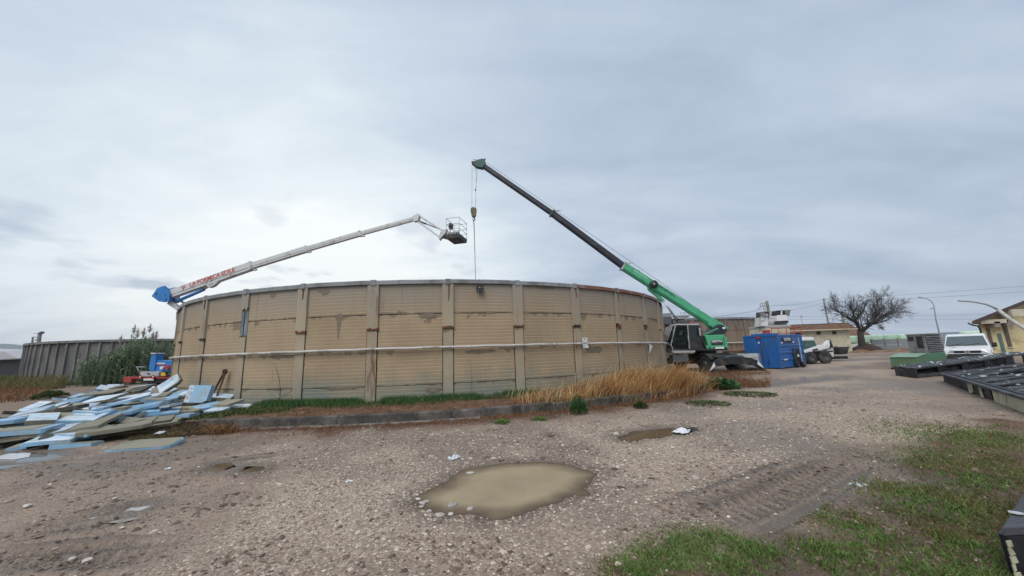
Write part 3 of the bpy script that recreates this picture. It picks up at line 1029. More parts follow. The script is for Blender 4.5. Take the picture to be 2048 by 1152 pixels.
# structural ring behind the cladding
core = MB()
NC = 148
for z0, z1, r in ((0, ZT - 0.10, TR - 0.05),):
    vs, fs = [], []
    for i in range(NC):
        aa = 360.0 * i / NC
        vs += [pol(aa, r, z0), pol(aa, r, z1), pol(aa, r - 0.25, z1), pol(aa, r - 0.25, z0)]
    for i in range(NC):
        o, p = i * 4, ((i + 1) % NC) * 4
        for k in range(3):
            fs.append((o + k, p + k, p + k + 1, o + k + 1))
    core.add(vs, fs, False)
core.build('ring_wall', 'tank_core', tank)
PW = 1.36 / 2           # half pilaster in degrees (0.385 m)
for k in range(-9, 8):
    ac = A_E + k * SEG                       # pilaster angle
    a0, a1 = ac + PW + 0.05, ac + SEG - PW - 0.05
    letter = k
    # three ribbed panels
    for z0, z1 in ((ZB - 0.1, Z_J2 - 0.012), (Z_J2 + 0.012, Z_J1 - 0.012), (Z_J1 + 0.012, Z_COP)):
        dr = tank_rng.uniform(-0.008, 0.008)
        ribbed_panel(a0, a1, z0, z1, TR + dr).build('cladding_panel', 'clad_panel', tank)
    rusty = k in (-1, 2, 3, -4)
    pm = 'clad_pilaster_rust' if rusty else 'clad_pilaster'
    # pilaster: lower shaft and a prouder upper cover
    lw = PW * 0.94
    m_ = MB(); arc_block(m_, ac - lw, ac + lw, TR - 0.055, TR + 0.045, ZB - 0.12, Z_BRK - 0.03); m_.build('pilaster_shaft', pm, tank, bevel=0.006)
    if k == -3:        # cover broken away: bluish strip shows
        m_ = MB(); arc_block(m_, ac - PW * 0.95, ac + PW * 1.0, TR - 0.055, TR + 0.012, Z_BRK, 3.75); m_.build('bare_strip', 'bare_patch', tank)
        m_ = MB(); arc_block(m_, ac - 0.06, ac + 0.04, TR + 0.012, TR + 0.03, Z_BRK, 3.72); m_.build('joint_gap', 'sealant', tank)
        m_ = MB(); arc_block(m_, ac - PW, ac + PW, TR - 0.05, TR + 0.075, 3.72, Z_COP, n=5, jag=0.22, rg=tank_rng); m_.build('pilaster_cover', 'clad_pilaster', tank)
    elif k in (3, 4):    # opened joint with narrow battens
        for s_ in (-1, 1):
            m_ = MB(); arc_block(m_, ac + s_ * 0.20 - (0.17 if s_ > 0 else 0.38), ac + s_ * 0.20 + (0.38 if s_ > 0 else 0.10), TR - 0.05, TR + (0.075 if s_ < 0 else 0.05), Z_BRK + tank_rng.uniform(-.1, .3), Z_COP); m_.build('batten', 'clad_pilaster', tank)
        m_ = MB(); arc_block(m_, ac - 0.16, ac + 0.10, TR - 0.05, TR + 0.028, Z_BRK - 0.6, Z_COP); m_.build('joint_gap', 'sealant', tank)
        m_ = MB(); arc_block(m_, ac - 0.42, ac + 0.36, TR + 0.02, TR + 0.10, Z_BRK - 0.12, Z_BRK + 0.12, n=4, jag=0.2, rg=tank_rng); m_.build('rusted_bracket', 'rusty', tank)
    else:
        w = PW * 1.08
        zb = Z_BRK + tank_rng.uniform(-0.02, 0.03)
        m_ = MB(); arc_block(m_, ac - w, ac + w, TR - 0.05, TR + 0.085, zb, Z_COP, n=3); m_.build('pilaster_cover', pm, tank, bevel=0.006)
        # broken, rusted lower lip of the cover
        m_ = MB()
        for i in range(5):
            q = ac - w * 0.9 + i * w * 0.4
            hgt = tank_rng.uniform(0.02, 0.10) * (2.0 if k == 0 and i < 3 else 1.0)
            arc_block(m_, q, q + w * tank_rng.uniform(0.3, 0.42), TR + 0.03, TR + 0.094, zb - 0.04, zb + hgt - 0.03, n=1)
        m_.build('rusted_lip', 'rusty' if tank_rng.random() < 0.6 else 'sealant', tank)
    # ragged sealant along both edges of the shaft
    for s_ in (-1, 1):
        m_ = MB()
        vs, fs = [], []
        n = 46
        for i in range(n + 1):
            zz = ZB + (Z_BRK - ZB) * i / n
            w = 0.05 + 0.10 * max(0, tank_rng.gauss(0.25, 0.6)) * (0.3 + 0.7 * math.sin(zz * 2.1 + k) ** 2)
            e = ac + s_ * (PW * 0.94)
            vs += [pol(e - s_ * 0.02, TR + 0.022, zz), pol(e + s_ * min(w, 0.28), TR + 0.017, zz)]
        for i in range(n):
            fs.append((2 * i, 2 * i + 1, 2 * i + 3, 2 * i + 2))
        m_.add(vs, fs)
        m_.build('sealant', 'sealant', tank)
    # coping: one pressed metal length per bay
    m_ = MB()
    dz = tank_rng.uniform(-0.018, 0.018)
    vs, fs = [], []
    prof = [(TR + 0.06, Z_COP - 0.02 + dz), (TR + 0.105, Z_COP + dz), (TR + 0.10, ZT - 0.015 + dz), (TR + 0.06, ZT + dz), (TR - 0.32, ZT - 0.01 + dz), (TR - 0.32, ZT - 0.16)]
    n = 5
    for i in range(n + 1):
        aa = ac + SEG * i / n + (0.04 if i == 0 else (-0.04 if i == n else 0))
        wv = tank_rng.uniform(-0.006, 0.006)
        vs += [pol(aa, q + wv, zz + wv) for q, zz in prof]
    kk = len(prof)
    for i in range(n):
        for j in range(kk - 1):
            fs.append((i * kk + j, i * kk + j + 1, (i + 1) * kk + j + 1, (i + 1) * kk + j))
    fs += [tuple(reversed(range(kk))), tuple(range(n * kk, n * kk + kk))]
    m_.add(vs, fs)
    m_.build('coping', 'coping_rust' if k in (2, 3, 4, 5) else 'coping_grey', tank)
    # joint cover over the coping at each pilaster
    m_ = MB()
    arc_block(m_, ac - 0.33, ac + 0.33, TR - 0.1, TR + 0.118, Z_COP - 0.03, ZT + 0.022, n=1)
    m_.build('coping_joint', 'coping_grey', tank)
    if k % 2 == 0 or k == 3:
        m_ = MB()
        zz = Z_COP - 0.05
        m_.box(pol(ac + 0.1, TR + 0.10, zz), (0.06, 0.05, 0.09))
        m_.path([pol(ac + 0.1, TR + 0.105, zz), pol(ac + 0.12, TR + 0.11, zz - 0.25), pol(ac + 0.05, TR + 0.10, zz - (0.62 if k == 0 else 0.4))], [0.02, 0.016, 0.006], 6)
        m_.build('lifting_eye', 'rusty', tank)
# rest of the rim, seen from inside only
m_ = MB()
arc_block(m_, A_E + 8 * SEG + 0.1, A_E + 28 * SEG - 0.1, TR - 0.32, TR + 0.10, Z_COP, ZT, n=60)
m_.build('rim_back', 'coping_grey', tank)
# pipe along the wall with couplings and clips
Zp = 2.05
m_ = MB()
pts = []
aa = -62.0
while aa < 66:
    pts.append(pol(aa, TR + 0.14, Zp + 0.006 * math.sin(aa * 0.9) + 0.004 * math.sin(aa * 2.3) - 0.0006 * aa))
    aa += 1.6
m_.path(pts, 0.046, 10)
pipe = m_.build('pipe', 'pipe_white', tank)
for i, aa in enumerate(np.arange(-60, 64, 6.1)):
    p0, p1 = pol(aa - 0.2, TR + 0.14, Zp + 0.006 * math.sin(aa * 0.9) + 0.004 * math.sin(aa * 2.3) - 0.0006 * aa), pol(aa + 0.2, TR + 0.14, Zp + 0.006 * math.sin(aa * 0.9) + 0.004 * math.sin(aa * 2.3) - 0.0006 * aa)
    MB().tube(p0, p1, 0.053, n=10).build('coupling', 'pipe_white', pipe)
for i, aa in enumerate(np.arange(-57, 64, SEG / 2)):
    m_ = MB()
    q = pol(aa, TR + 0.0, Zp - 0.06)
    m_.beam(q, pol(aa, TR + 0.20, Zp - 0.06), 0.03, 0.012)
    m_.build('clip', 'galv', pipe)
# repair patches and stains' metal plates, small studs
for aa, zz, w, hh, mm in ((-2.0 + A_E - 2 * SEG + 5.2, 3.15, 0.16, 0.16, 'sealant'),):
    m_ = MB()
    c = pol(aa, TR + 0.018, zz)
    nrm = (pol(aa, 1, 0) - pol(aa, 0, 0)).normalized()
    tg = Vector((-nrm.y, nrm.x, 0))
    pts = [c + tg * (w * math.cos(t_) * (1 + 0.15 * math.sin(3 * t_))) + Vector((0, 0, hh * math.sin(t_))) for t_ in np.linspace(0, 2 * PI, 14, endpoint=False)]
    m_.prism(pts, nrm * 0.004)
    pts = [c + tg * x_ + Vector((0, 0, z_)) for x_, z_ in ((-0.11, -0.1), (-0.07, -0.45), (-0.03, -0.95), (0.01, -0.6), (0.06, -0.4), (0.10, -0.1))]
    m_.prism(pts, nrm * 0.003)


# things fixed on the tank wall
def wall_frame(ang, r, z):
    n = (pol(ang, 1) - pol(ang, 0)).normalized()
    tg = Vector((-n.y, n.x, 0)) * 1.0
    if tg.x < 0:
        tg = -tg
    return pol(ang, r, z), tg, n


def ang_of(u, v, z):
    p = P(u, v, z) if abs(v - 690) > 60 else None
    return p


def wall_angle(u):
    """tank angle whose face at mid height is seen at column u"""
    best = None
    for a_ in np.arange(-60, 60, 0.1):
        p = pol(a_, TR + 0.1, 2.4) - Vector((0, 0, EYE))
        w = p.dot(_fw)
        uu = 1024 + FPX * p.dot(_ri) / w
        if best is None or abs(uu - u) < best[0]:
            if p.to_2d().dot((pol(a_, 1) - pol(a_, 0)).to_2d()) < 0:
                best = (abs(uu - u), a_)
    return best[1]


# damp and patched spots that have a shape of their own
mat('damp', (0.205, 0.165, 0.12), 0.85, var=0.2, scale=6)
srg = random.Random(31)


def wall_point(u, v, dr=0.016):
    a_ = wall_angle(u)
    p = pol(a_, TR + dr, 0)
    d = ray(u, v)
    return a_, EYE + d.z * math.hypot(p.x, p.y) / math.hypot(d.x, d.y)


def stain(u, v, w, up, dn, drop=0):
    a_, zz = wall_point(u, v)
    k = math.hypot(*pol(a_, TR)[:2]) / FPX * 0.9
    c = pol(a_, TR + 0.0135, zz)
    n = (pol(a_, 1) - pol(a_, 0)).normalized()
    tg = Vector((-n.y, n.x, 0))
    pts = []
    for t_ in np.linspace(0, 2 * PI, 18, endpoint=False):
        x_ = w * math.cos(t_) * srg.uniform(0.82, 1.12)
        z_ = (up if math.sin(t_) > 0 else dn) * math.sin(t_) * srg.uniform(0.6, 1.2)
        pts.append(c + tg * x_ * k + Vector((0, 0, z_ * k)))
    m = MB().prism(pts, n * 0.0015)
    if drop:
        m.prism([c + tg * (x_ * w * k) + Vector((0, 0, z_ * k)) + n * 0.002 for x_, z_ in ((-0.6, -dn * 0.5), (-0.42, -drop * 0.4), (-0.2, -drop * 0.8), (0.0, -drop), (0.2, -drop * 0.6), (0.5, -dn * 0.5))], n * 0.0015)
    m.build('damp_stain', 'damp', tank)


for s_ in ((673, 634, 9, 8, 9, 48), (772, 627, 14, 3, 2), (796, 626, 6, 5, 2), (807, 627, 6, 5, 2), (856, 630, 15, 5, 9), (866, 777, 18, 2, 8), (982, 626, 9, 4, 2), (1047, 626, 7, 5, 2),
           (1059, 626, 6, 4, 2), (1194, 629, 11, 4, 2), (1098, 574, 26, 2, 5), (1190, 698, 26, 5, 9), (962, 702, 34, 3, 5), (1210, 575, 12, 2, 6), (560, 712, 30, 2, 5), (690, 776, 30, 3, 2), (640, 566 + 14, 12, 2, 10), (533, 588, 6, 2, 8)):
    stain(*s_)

# notice board: two white plates
aS = wall_angle(1165)
c, tg, n = wall_frame(aS, TR + 0.21, 2.17)
Fm = frame_from(c, tg, (0, 0, 1))
sg = thing('notice_sign', 'white notice plates hung over the pipe on the tank wall', 'sign', c)
sg.matrix_world = Fm
MB().box((0, 0.0, 0), (0.30, 0.22, 0.006)).build('plate', 'white_sign', sg, bevel=0.002)
MB().box((0.01, -0.20, 0.004), (0.29, 0.10, 0.006), Matrix.Rotation(R(-2), 3, 'Z')).build('plate', 'white_sign', sg)
MB().box((0.03, -0.29, 0.008), (0.31, 0.075, 0.006), Matrix.Rotation(R(3), 3, 'Z')).build('plate', 'white_sign', sg)
MB().box((-0.01, 0.05, 0.0055), (0.07, 0.035, 0.004)).build('emblem', 'dark_boom', sg)
MB().box((0.0, -0.15, -0.03), (0.02, 0.55, 0.02)).build('hanger', 'galv', sg)

aS = wall_angle(1296)
c, tg, n = wall_frame(aS, TR + 0.13, 1.78)
Fm = frame_from(c, tg, (0, 0, 1))
sg = MB()
sg.prism([(-0.12, -0.30, 0), (-0.02, 0.24, 0), (0.14, 0.12, 0.03), (0.33, 0.06, 0.04), (0.18, -0.06, 0.02), (-0.06, -0.28, 0)], (0, 0, 0.008))
o = sg.build('torn_sheet', 'white_sign')
o.matrix_world = Fm
tag(o, 'torn white triangular scrap stuck to the right side of the tank', 'scrap')

# square floodlight under the rim
aS = wall_angle(961)
c, tg, n = wall_frame(aS, TR + 0.16, 4.23)
Fm = frame_from(c, tg, (0, 0, 1))
fl = thing('floodlight', 'small black square floodlight mounted below the tank rim', 'floodlight', c)
fl.matrix_world = Fm
b_ = MB()
b_.box((0, 0, -0.03), (0.25, 0.25, 0.06))
b_.build('housing', 'black_paint', fl, bevel=0.008)
MB().box((0, 0, 0.004), (0.20, 0.20, 0.008)).build('lens', 'dark_glass', fl)
b_ = MB()
for x_, y_, w_, h_ in ((0, 0.113, 0.25, 0.024), (0, -0.113, 0.25, 0.024), (0.113, 0, 0.024, 0.20), (-0.113, 0, 0.024, 0.20)):
    b_.box((x_, y_, 0.008), (w_, h_, 0.016))
b_.build('bezel', 'black_paint', fl)
b_ = MB()
for x_, y_, s_ in ((-0.03, 0.05, 0.05), (0.06, 0.04, 0.03), (-0.07, -0.07, 0.035), (0.06, -0.075, 0.03), (0.0, 0.02, 0.03)):
    b_.lathe([(s_ / 2, 0.012), (s_ / 2.6, 0.018), (0.001, 0.02)], (x_, y_, 0), 'Z', 10)
b_.build('reflector', 'steel', fl)
b_ = MB()
b_.path([(-0.14, 0, -0.03), (-0.14, 0.05, -0.10), (0.14, 0.05, -0.10), (0.14, 0, -0.03)], 0.012, 6)
b_.path([(-0.02, 0.1, -0.08), (-0.04, 0.22, -0.08), (-0.035, 0.40, -0.02)], 0.008, 5)
b_.build('bracket', 'black_paint', fl)

# rusty A-shaped bar leaning on the wall
c, tg, n = wall_frame(wall_angle(456), TR + 0.12, ZB)
br = thing('steel_a_frame', 'dark rusty steel A-shaped frame leaning against the tank', 'steel frame', c)
br.matrix_world = frame_from(c, -tg, n)
b_ = MB()
b_.beam((0.34, 0.32, 0.0), (-0.06, 0.05, 1.18), 0.07, 0.05)
b_.build('leg', 'rotten_wood', br)
b_ = MB()
b_.beam((-0.06, 0.30, 0.0), (-0.12, 0.04, 1.18), 0.07, 0.05)
b_.build('leg', 'rusty', br)
b_ = MB()
b_.lathe([(0.06, -0.04), (0.10, -0.04), (0.10, 0.04), (0.06, 0.04), (0.06, -0.04)], (-0.10, 0.05, 1.22), 'Y', 14)
b_.build('eye_ring', 'rusty', br)

# ================================================================== HEAP OF INSULATION PANELS
def foam_mat(name, col, streak=None, bump=0.15):
    m = bpy.data.materials.new(name)
    m.use_nodes = True
    t = m.node_tree
    L = t.links
    b = t.nodes['Principled BSDF']
    tc = N(t, 'ShaderNodeTexCoord')
    oi = N(t, 'ShaderNodeObjectInfo')
    off = N(t, 'ShaderNodeVectorMath', operation='ADD')
    L.new(tc.outputs['Object'], off.inputs[0])
    L.new(math_n(t, 'MULTIPLY', oi.outputs['Random'], 53.0), off.inputs[1])
    mp = N(t, 'ShaderNodeMapping')
    mp.inputs['Scale'].default_value = (0.7, 9.0, 3.0) if streak else (2, 2, 2)
    L.new(off.outputs[0], mp.inputs[0])
    n = N(t, 'ShaderNodeTexNoise', i_Scale=1.3, i_Detail=5.0, i_Roughness=0.55)
    L.new(mp.outputs[0], n.inputs['Vector'])
    nd = N(t, 'ShaderNodeTexNoise', i_Scale=2.6, i_Detail=8.0, i_Roughness=0.7)
    L.new(off.outputs[0], nd.inputs['Vector'])
    if streak:
        cr = ramp(t, [(0.42, streak), (0.56, col)])
    else:
        cr = ramp(t, [(0.3, tuple(c * 0.82 for c in col)), (0.7, tuple(min(1, c * 1.12) for c in col))])
    L.new(n.outputs[0], cr.inputs[0])
    dm = N(t, 'ShaderNodeMapRange', i_1=0.50, i_2=0.68, i_3=0.0, i_4=0.75)
    L.new(nd.outputs[0], dm.inputs[0])
    c = mixc(t, dm.outputs[0], cr.outputs[0], (0.30, 0.275, 0.21))
    hv = N(t, 'ShaderNodeHueSaturation')
    L.new(c, hv.inputs['Color'])
    mr = N(t, 'ShaderNodeMapRange', i_3=0.74, i_4=1.1)
    L.new(oi.outputs['Random'], mr.inputs[0])
    L.new(mr.outputs[0], hv.inputs['Value'])
    L.new(hv.outputs[0], b.inputs['Base Color'])
    b.inputs['Roughness'].default_value = 0.72
    b.inputs['Specular IOR Level'].default_value = 0.3
    nb = N(t, 'ShaderNodeTexNoise', i_Scale=24.0, i_Detail=5.0)
    L.new(off.outputs[0], nb.inputs['Vector'])
    bp = N(t, 'ShaderNodeBump', i_Strength=bump, i_Distance=0.02)
    L.new(nb.outputs[0], bp.inputs['Height'])
    L.new(bp.outputs[0], b.inputs['Normal'])
    M[name] = m


foam_mat('foam_blue', (0.27, 0.47, 0.65))
foam_mat('foam_white', (0.72, 0.77, 0.80), streak=(0.40, 0.58, 0.75))
foam_mat('foam_olive', (0.30, 0.285, 0.215), bump=0.6)
foam_mat('foam_dark', (0.085, 0.085, 0.075), bump=0.5)

PILE = poly([(-90, 905), (20, 893), (140, 893), (250, 876), (330, 852), (400, 834), (470, 826), (510, 812), (480, 802), (380, 790), (340, 776), (270, 770), (190, 786), (120, 806), (30, 836), (-100, 870)])
prng = random.Random(77)


def pile_z(x, y):
    s = float(sdf_poly(np.array([x]), np.array([y]), PILE)[0])
    return 0.05 + 0.62 * max(0.0, min(1.0, (s + 0.1) / 1.5)) ** 0.8


def ground_under(x, y):
    d = math.hypot(x - TC.x, y - TC.y)
    return ZB if d < KR and x > -11.5 else 0.0


def panel_mesh(L, Wd, T, top, edge, seed, chop):
    """slab with a facing sheet on a foam body; body is the root mesh, facing a part"""
    rg = random.Random(seed)
    n = 5
    # outline with broken corners and edges
    pts = []
    for k, (sx, sy) in enumerate(((-1, -1), (1, -1), (1, 1), (-1, 1))):
        if rg.random() < chop:
            c1, c2 = rg.uniform(0.08, 0.45), rg.uniform(0.08, 0.4)
            a_ = (sx * L / 2 * (1 - c1), sy * Wd / 2)
            b_ = (sx * L / 2, sy * Wd / 2 * (1 - c2))
            pts += [a_, b_] if sx * sy < 0 else [b_, a_]
        else:
            pts.append((sx * L / 2, sy * Wd / 2))
    if True:
        out = []
        for i in range(len(pts)):
            a_, b_ = Vector(pts[i]), Vector(pts[(i + 1) % len(pts)])
            out.append(a_)
            d = (b_ - a_).length
            m = max(1, int(d / 0.35))
            for q in range(1, m):
                p = a_.lerp(b_, q / m)
                nn = Vector((-(b_ - a_).y, (b_ - a_).x)).normalized()
                out.append(p + nn * rg.uniform(-0.006, 0.018))
        pts = out
    bow = rg.uniform(-0.02, 0.03)
    f = lambda p, z: (p[0], p[1], z + bow * (2 * p[0] / L) ** 2)
    body = MB()
    nn_ = len(pts)
    vs = [f(p, -T / 2) for p in pts] + [f(p, T / 2) for p in pts]
    fs = [tuple(reversed(range(nn_))), tuple(range(nn_, 2 * nn_))] + [(i, (i + 1) % nn_, (i + 1) % nn_ + nn_, i + nn_) for i in range(nn_)]
    body.add(vs, fs)
    face = MB()
    k = rg.uniform(0.97, 1.0)
    kx, ky, ox, oy = k, k, 0.0, 0.0
    if rg.random() < 0.30:               # facing partly torn off
        kx = rg.uniform(0.45, 0.85)
        ox = (1 - kx) * L / 2 * rg.choice((-1, 1))
    jj = [rg.uniform(0.93, 1.0) for _ in pts]
    vs = [f((p[0] * kx * q + ox, p[1] * ky * q + oy), T / 2 + 0.002) for p, q in zip(pts, jj)] + [f((p[0] * kx * q + ox, p[1] * ky * q + oy), T / 2 + 0.009) for p, q in zip(pts, jj)]
    face.add(vs, fs)
    return body, face


def place_panel(c, L, Wd, T, yaw, tilt, pitch, top, edge, label, group, chop=0.35, roll=0.0):
    sd = prng.randrange(10 ** 6)
    body, face = panel_mesh(L, Wd, T, top, edge, sd, chop)
    o = body.build('insulation_panel', edge)
    face.build('facing', top, o)
    o.matrix_world = Matrix.Translation(c) @ Matrix.Rotation(yaw, 4, 'Z') @ Matrix.Rotation(pitch, 4, 'Y') @ Matrix.Rotation(tilt, 4, 'X')
    tag(o, label, 'insulation panel', group)
    return o


COLN = {'W': 'foam_white', 'B': 'foam_blue', 'O': 'foam_olive', 'D': 'foam_dark'}
# u, v, length in px, facing, edge, yaw, tilt(X), width m, special label
HAND = [
    (45, 893, 42, 'O', 'B', 12, 6, 0.5, 'short olive-topped panel at the front left of the heap'),
    (110, 884, 88, 'W', 'B', 14, 14, 0.75, 'white panel with blue edge resting on the front of the heap'),
    (155, 887, 85, 'O', 'B', 8, 5, 0.5, 'long olive panel with blue edge lying under the front white panel'),
    (232, 858, 95, 'O', 'O', 38, 16, 0.95, 'big pointed olive panel sloping to the ground at the front right of the heap'),
    (160, 850, 112, 'W', 'O', 22, 24, 1.5, 'large striped white and blue panel raised at the front of the heap'),
    (95, 868, 60, 'O', 'O', 18, 10, 0.8, None),
    (38, 880, 90, 'O', 'O', 10, 10, 0.9, 'long olive panel at the lower left of the heap'),
    (50, 865, 110, 'O', 'B', 12, 12, 0.8, 'olive panel with a thick blue edge at the left of the heap'),
    (70, 853, 95, 'O', 'D', 16, 12, 0.9, None),
    (22, 848, 70, 'B', 'B', 16, 12, 0.7, None),
    (57, 831, 66, 'W', 'B', 20, 16, 0.8, 'white panel with blue edge highest at the left end of the heap'),
    (87, 837, 36, 'W', 'O', 50, 34, 0.7, 'small white panel tipped on its corner in the heap'),
    (118, 841, 50, 'O', 'O', 25, 12, 0.9, None),
    (170, 836, 75, 'W', 'B', 16, 12, 0.8, None),
    (140, 825, 85, 'O', 'O', 30, 16, 0.8, None),
    (98, 814, 60, 'W', 'O', 14, 10, 0.8, None),
    (125, 817, 80, 'O', 'D', 10, 10, 0.8, None),
    (147, 802, 60, 'B', 'B', 14, 12, 0.8, None),
    (200, 791, 80, 'O', 'D', 8, 10, 0.9, None),
    (207, 802, 68, 'W', 'O', 12, 14, 1.1, 'broad white panel at the back left of the heap'),
    (255, 806, 66, 'W', 'B', 6, 12, 1.0, 'white panel with clean blue front edge in the middle of the heap'),
    (203, 825, 42, 'B', 'B', -14, 10, 0.6, None),
    (222, 834, 36, 'W', 'B', 32, 20, 0.6, None),
    (255, 827, 45, 'B', 'B', 4, 8, 0.6, None),
    (278, 776, 62, 'W', 'O', 4, 8, 0.8, None),
    (245, 786, 100, 'O', 'D', 10, 12, 0.9, None),
    (331, 784, 42, 'W', 'B', 12, 16, 0.8, None),
    (310, 795, 55, 'W', 'O', 22, 14, 0.7, None),
    (361, 789, 52, 'W', 'B', -10, 18, 0.9, None),
    (368, 795, 40, 'O', 'D', 25, 8, 0.5, None),
    (399, 804, 38, 'B', 'B', -4, 14, 0.6, 'small blue panel at the foot of the upright one'),
    (453, 810, 56, 'O', 'O', -8, 14, 0.9, 'olive panel lying against the foot of the tank'),
    (435, 824, 50, 'W', 'W', 2, 16, 0.6, 'whitish blue scrap lying at the right end of the heap'),
    (478, 816, 48, 'W', 'W', 26, 22, 0.6, 'blue-white panel end pointing into the green weeds'),
    (372, 818, 74, 'O', 'O', 12, 22, 1.1, 'rough tan wool panel fanned out at the right of the heap'),
    (413, 816, 36, 'B', 'B', 40, 16, 0.7, None),
    (303, 831, 90, 'W', 'O', 34, 26, 0.9, 'long white panel tilted over the layered stack in the heap'),
    (311, 843, 62, 'O', 'O', 28, 20, 0.6, None),
    (321, 848, 66, 'O', 'O', 30, 14, 0.7, None),
    (375, 834, 40, 'B', 'B', -4, 8, 0.5, None),
    (335, 801, 40, 'B', 'B', 26, 16, 0.5, None),
    (290, 815, 62, 'B', 'B', 24, 14, 0.5, None),
    (303, 822, 26, 'B', 'B', 40, 20, 0.4, None),
    (242, 819, 24, 'O', 'O', 20, 16, 0.5, None),
    (337, 812, 46, 'B', 'W', -6, 12, 0.6, None),
    (266, 797, 58, 'W', 'B', 28, 16, 0.7, None),
    (341, 845, 22, 'B', 'B', 50, 20, 0.5, None),
    (317, 802, 62, 'O', 'B', 18, 12, 0.6, None),
    (10, 862, 60, 'O', 'B', 10, 10, 0.7, None),
    (-20, 872, 70, 'O', 'B', 14, 10, 0.8, None),
]
def heap_label(u, v, top, ed, ln, tl):
    mid = 893 - max(0, u) * 0.115
    zone = ['at the far left', 'left of centre', 'right of centre', 'near the tank'][0 if u < 90 else 1 if u < 205 else 2 if u < 300 else 3]
    row = 'front' if v > mid - 28 else ('middle' if v > mid - 55 else 'back')
    sz = 'short' if ln < 0.75 else ('long' if ln > 1.15 else 'medium')
    tw_ = 'steeply tilted' if tl > 15 else ('tipped away' if tl < -3 else 'flat')
    return f'{sz} {tw_} {WORD[top]}-topped {WORD[ed]}-edged panel, {row} of heap {zone}'


WORD = {'W': 'white', 'B': 'blue', 'O': 'olive', 'D': 'dark'}
for u, v, lpx, top, ed, yw, tl, wd, lab in HAND:
    z = 0.3
    for _ in range(8):
        c = P(u, v, z)
        z = 0.5 * z + 0.5 * (ground_under(c.x, c.y) * 0.7 + pile_z(c.x, c.y))
    c = P(u, v, z)
    yaw = R(yw + prng.uniform(-5, 5))
    ln = max(0.4, min(2.4, lpx / FPX * c.y / max(0.55, math.cos(yaw)) * 0.95))
    if lab is None:
        lab = heap_label(u, v, top, ed, ln * 0.78, tl * 0.72)
    place_panel(c + Vector((0, 0, prng.uniform(-0.03, 0.07))), ln * 0.78, wd * 0.68, prng.uniform(0.06, 0.105), yaw, R(tl * 0.72 + prng.uniform(-10, 8)), R(prng.uniform(-11, 5)), COLN[top], COLN[ed], lab, 'insulation panels in the heap', 0.45)
# filler pieces deeper in the heap
nf = 0
while nf < 120:
    u, v = prng.uniform(-80, 470), prng.uniform(772, 895)
    c = P(u, v, 0.12)
    s = float(sdf_poly(np.array([c.x]), np.array([c.y]), PILE)[0])
    if s < 0.15:
        continue
    z = ground_under(c.x, c.y) * 0.7 + pile_z(c.x, c.y) * prng.uniform(0.25, 0.95)
    top = prng.choice('WWWBOOD')
    ed = prng.choice('BBOD')
    fl_, ft_ = prng.uniform(0.4, 1.2), prng.uniform(-14, 30)
    place_panel(Vector((c.x, c.y, z)), fl_, prng.uniform(0.25, 0.6), prng.uniform(0.05, 0.1), R(prng.uniform(-35, 65)), R(ft_), R(prng.uniform(-14, 14)), COLN[top], COLN[ed],
                heap_label(u, v, top, ed, fl_, ft_), 'insulation panels in the heap', 0.5)
    nf += 1
# single ones
c = P(295, 890, 0.05)
place_panel(c, 1.15, 0.62, 0.07, R(10), R(7), 0, 'foam_olive', 'foam_blue', 'lone olive panel with blue edge lying in front of the heap', None, 0.9)
c = P(401, 789, 0.85)
o = place_panel(c, 0.62, 0.50, 0.18, R(4), R(74), R(3), 'foam_white', 'foam_blue', 'thick white and blue block standing upright against the tank', None, 0.3)
c = P(336, 771, 0.95)
place_panel(c, 0.95, 0.42, 0.14, R(20), R(62), R(-38), 'foam_white', 'foam_olive', 'white panel leaning on end at the back corner of the heap', None, 0.5)
c0, c1 = P(292, 790, 0.35), P(341, 760, 0.9)
c1 = PY(341, 759, c0.y + 0.5)
m_ = MB().beam(c0, c1, 0.22, 0.06)
tag(m_.build('timber_plank', 'rotten_wood'), 'dark weathered plank sticking up from the back of the heap', 'plank')


# ================================================================== GREEN MOBILE CRANE
CR = Vector((13.95, 27.0, 0))
crane = thing('mobile_crane', 'green wheeled telescopic crane with its boom raised over the tank', 'crane', CR)


def LC(u, v, y=27.0):
    return PY(u, v, y) - CR


YF = 25.9 - CR.y                     # near face of the upper structure, local y
YB = YF + 2.3


def fx(u, v=680, y=25.9):            # local x/z of a point on the near face
    p = PY(u, v, y) - CR
    return p.x, p.z


def face_poly(px, y=25.9):
    return [PY(u, v, y) - CR for u, v in px]


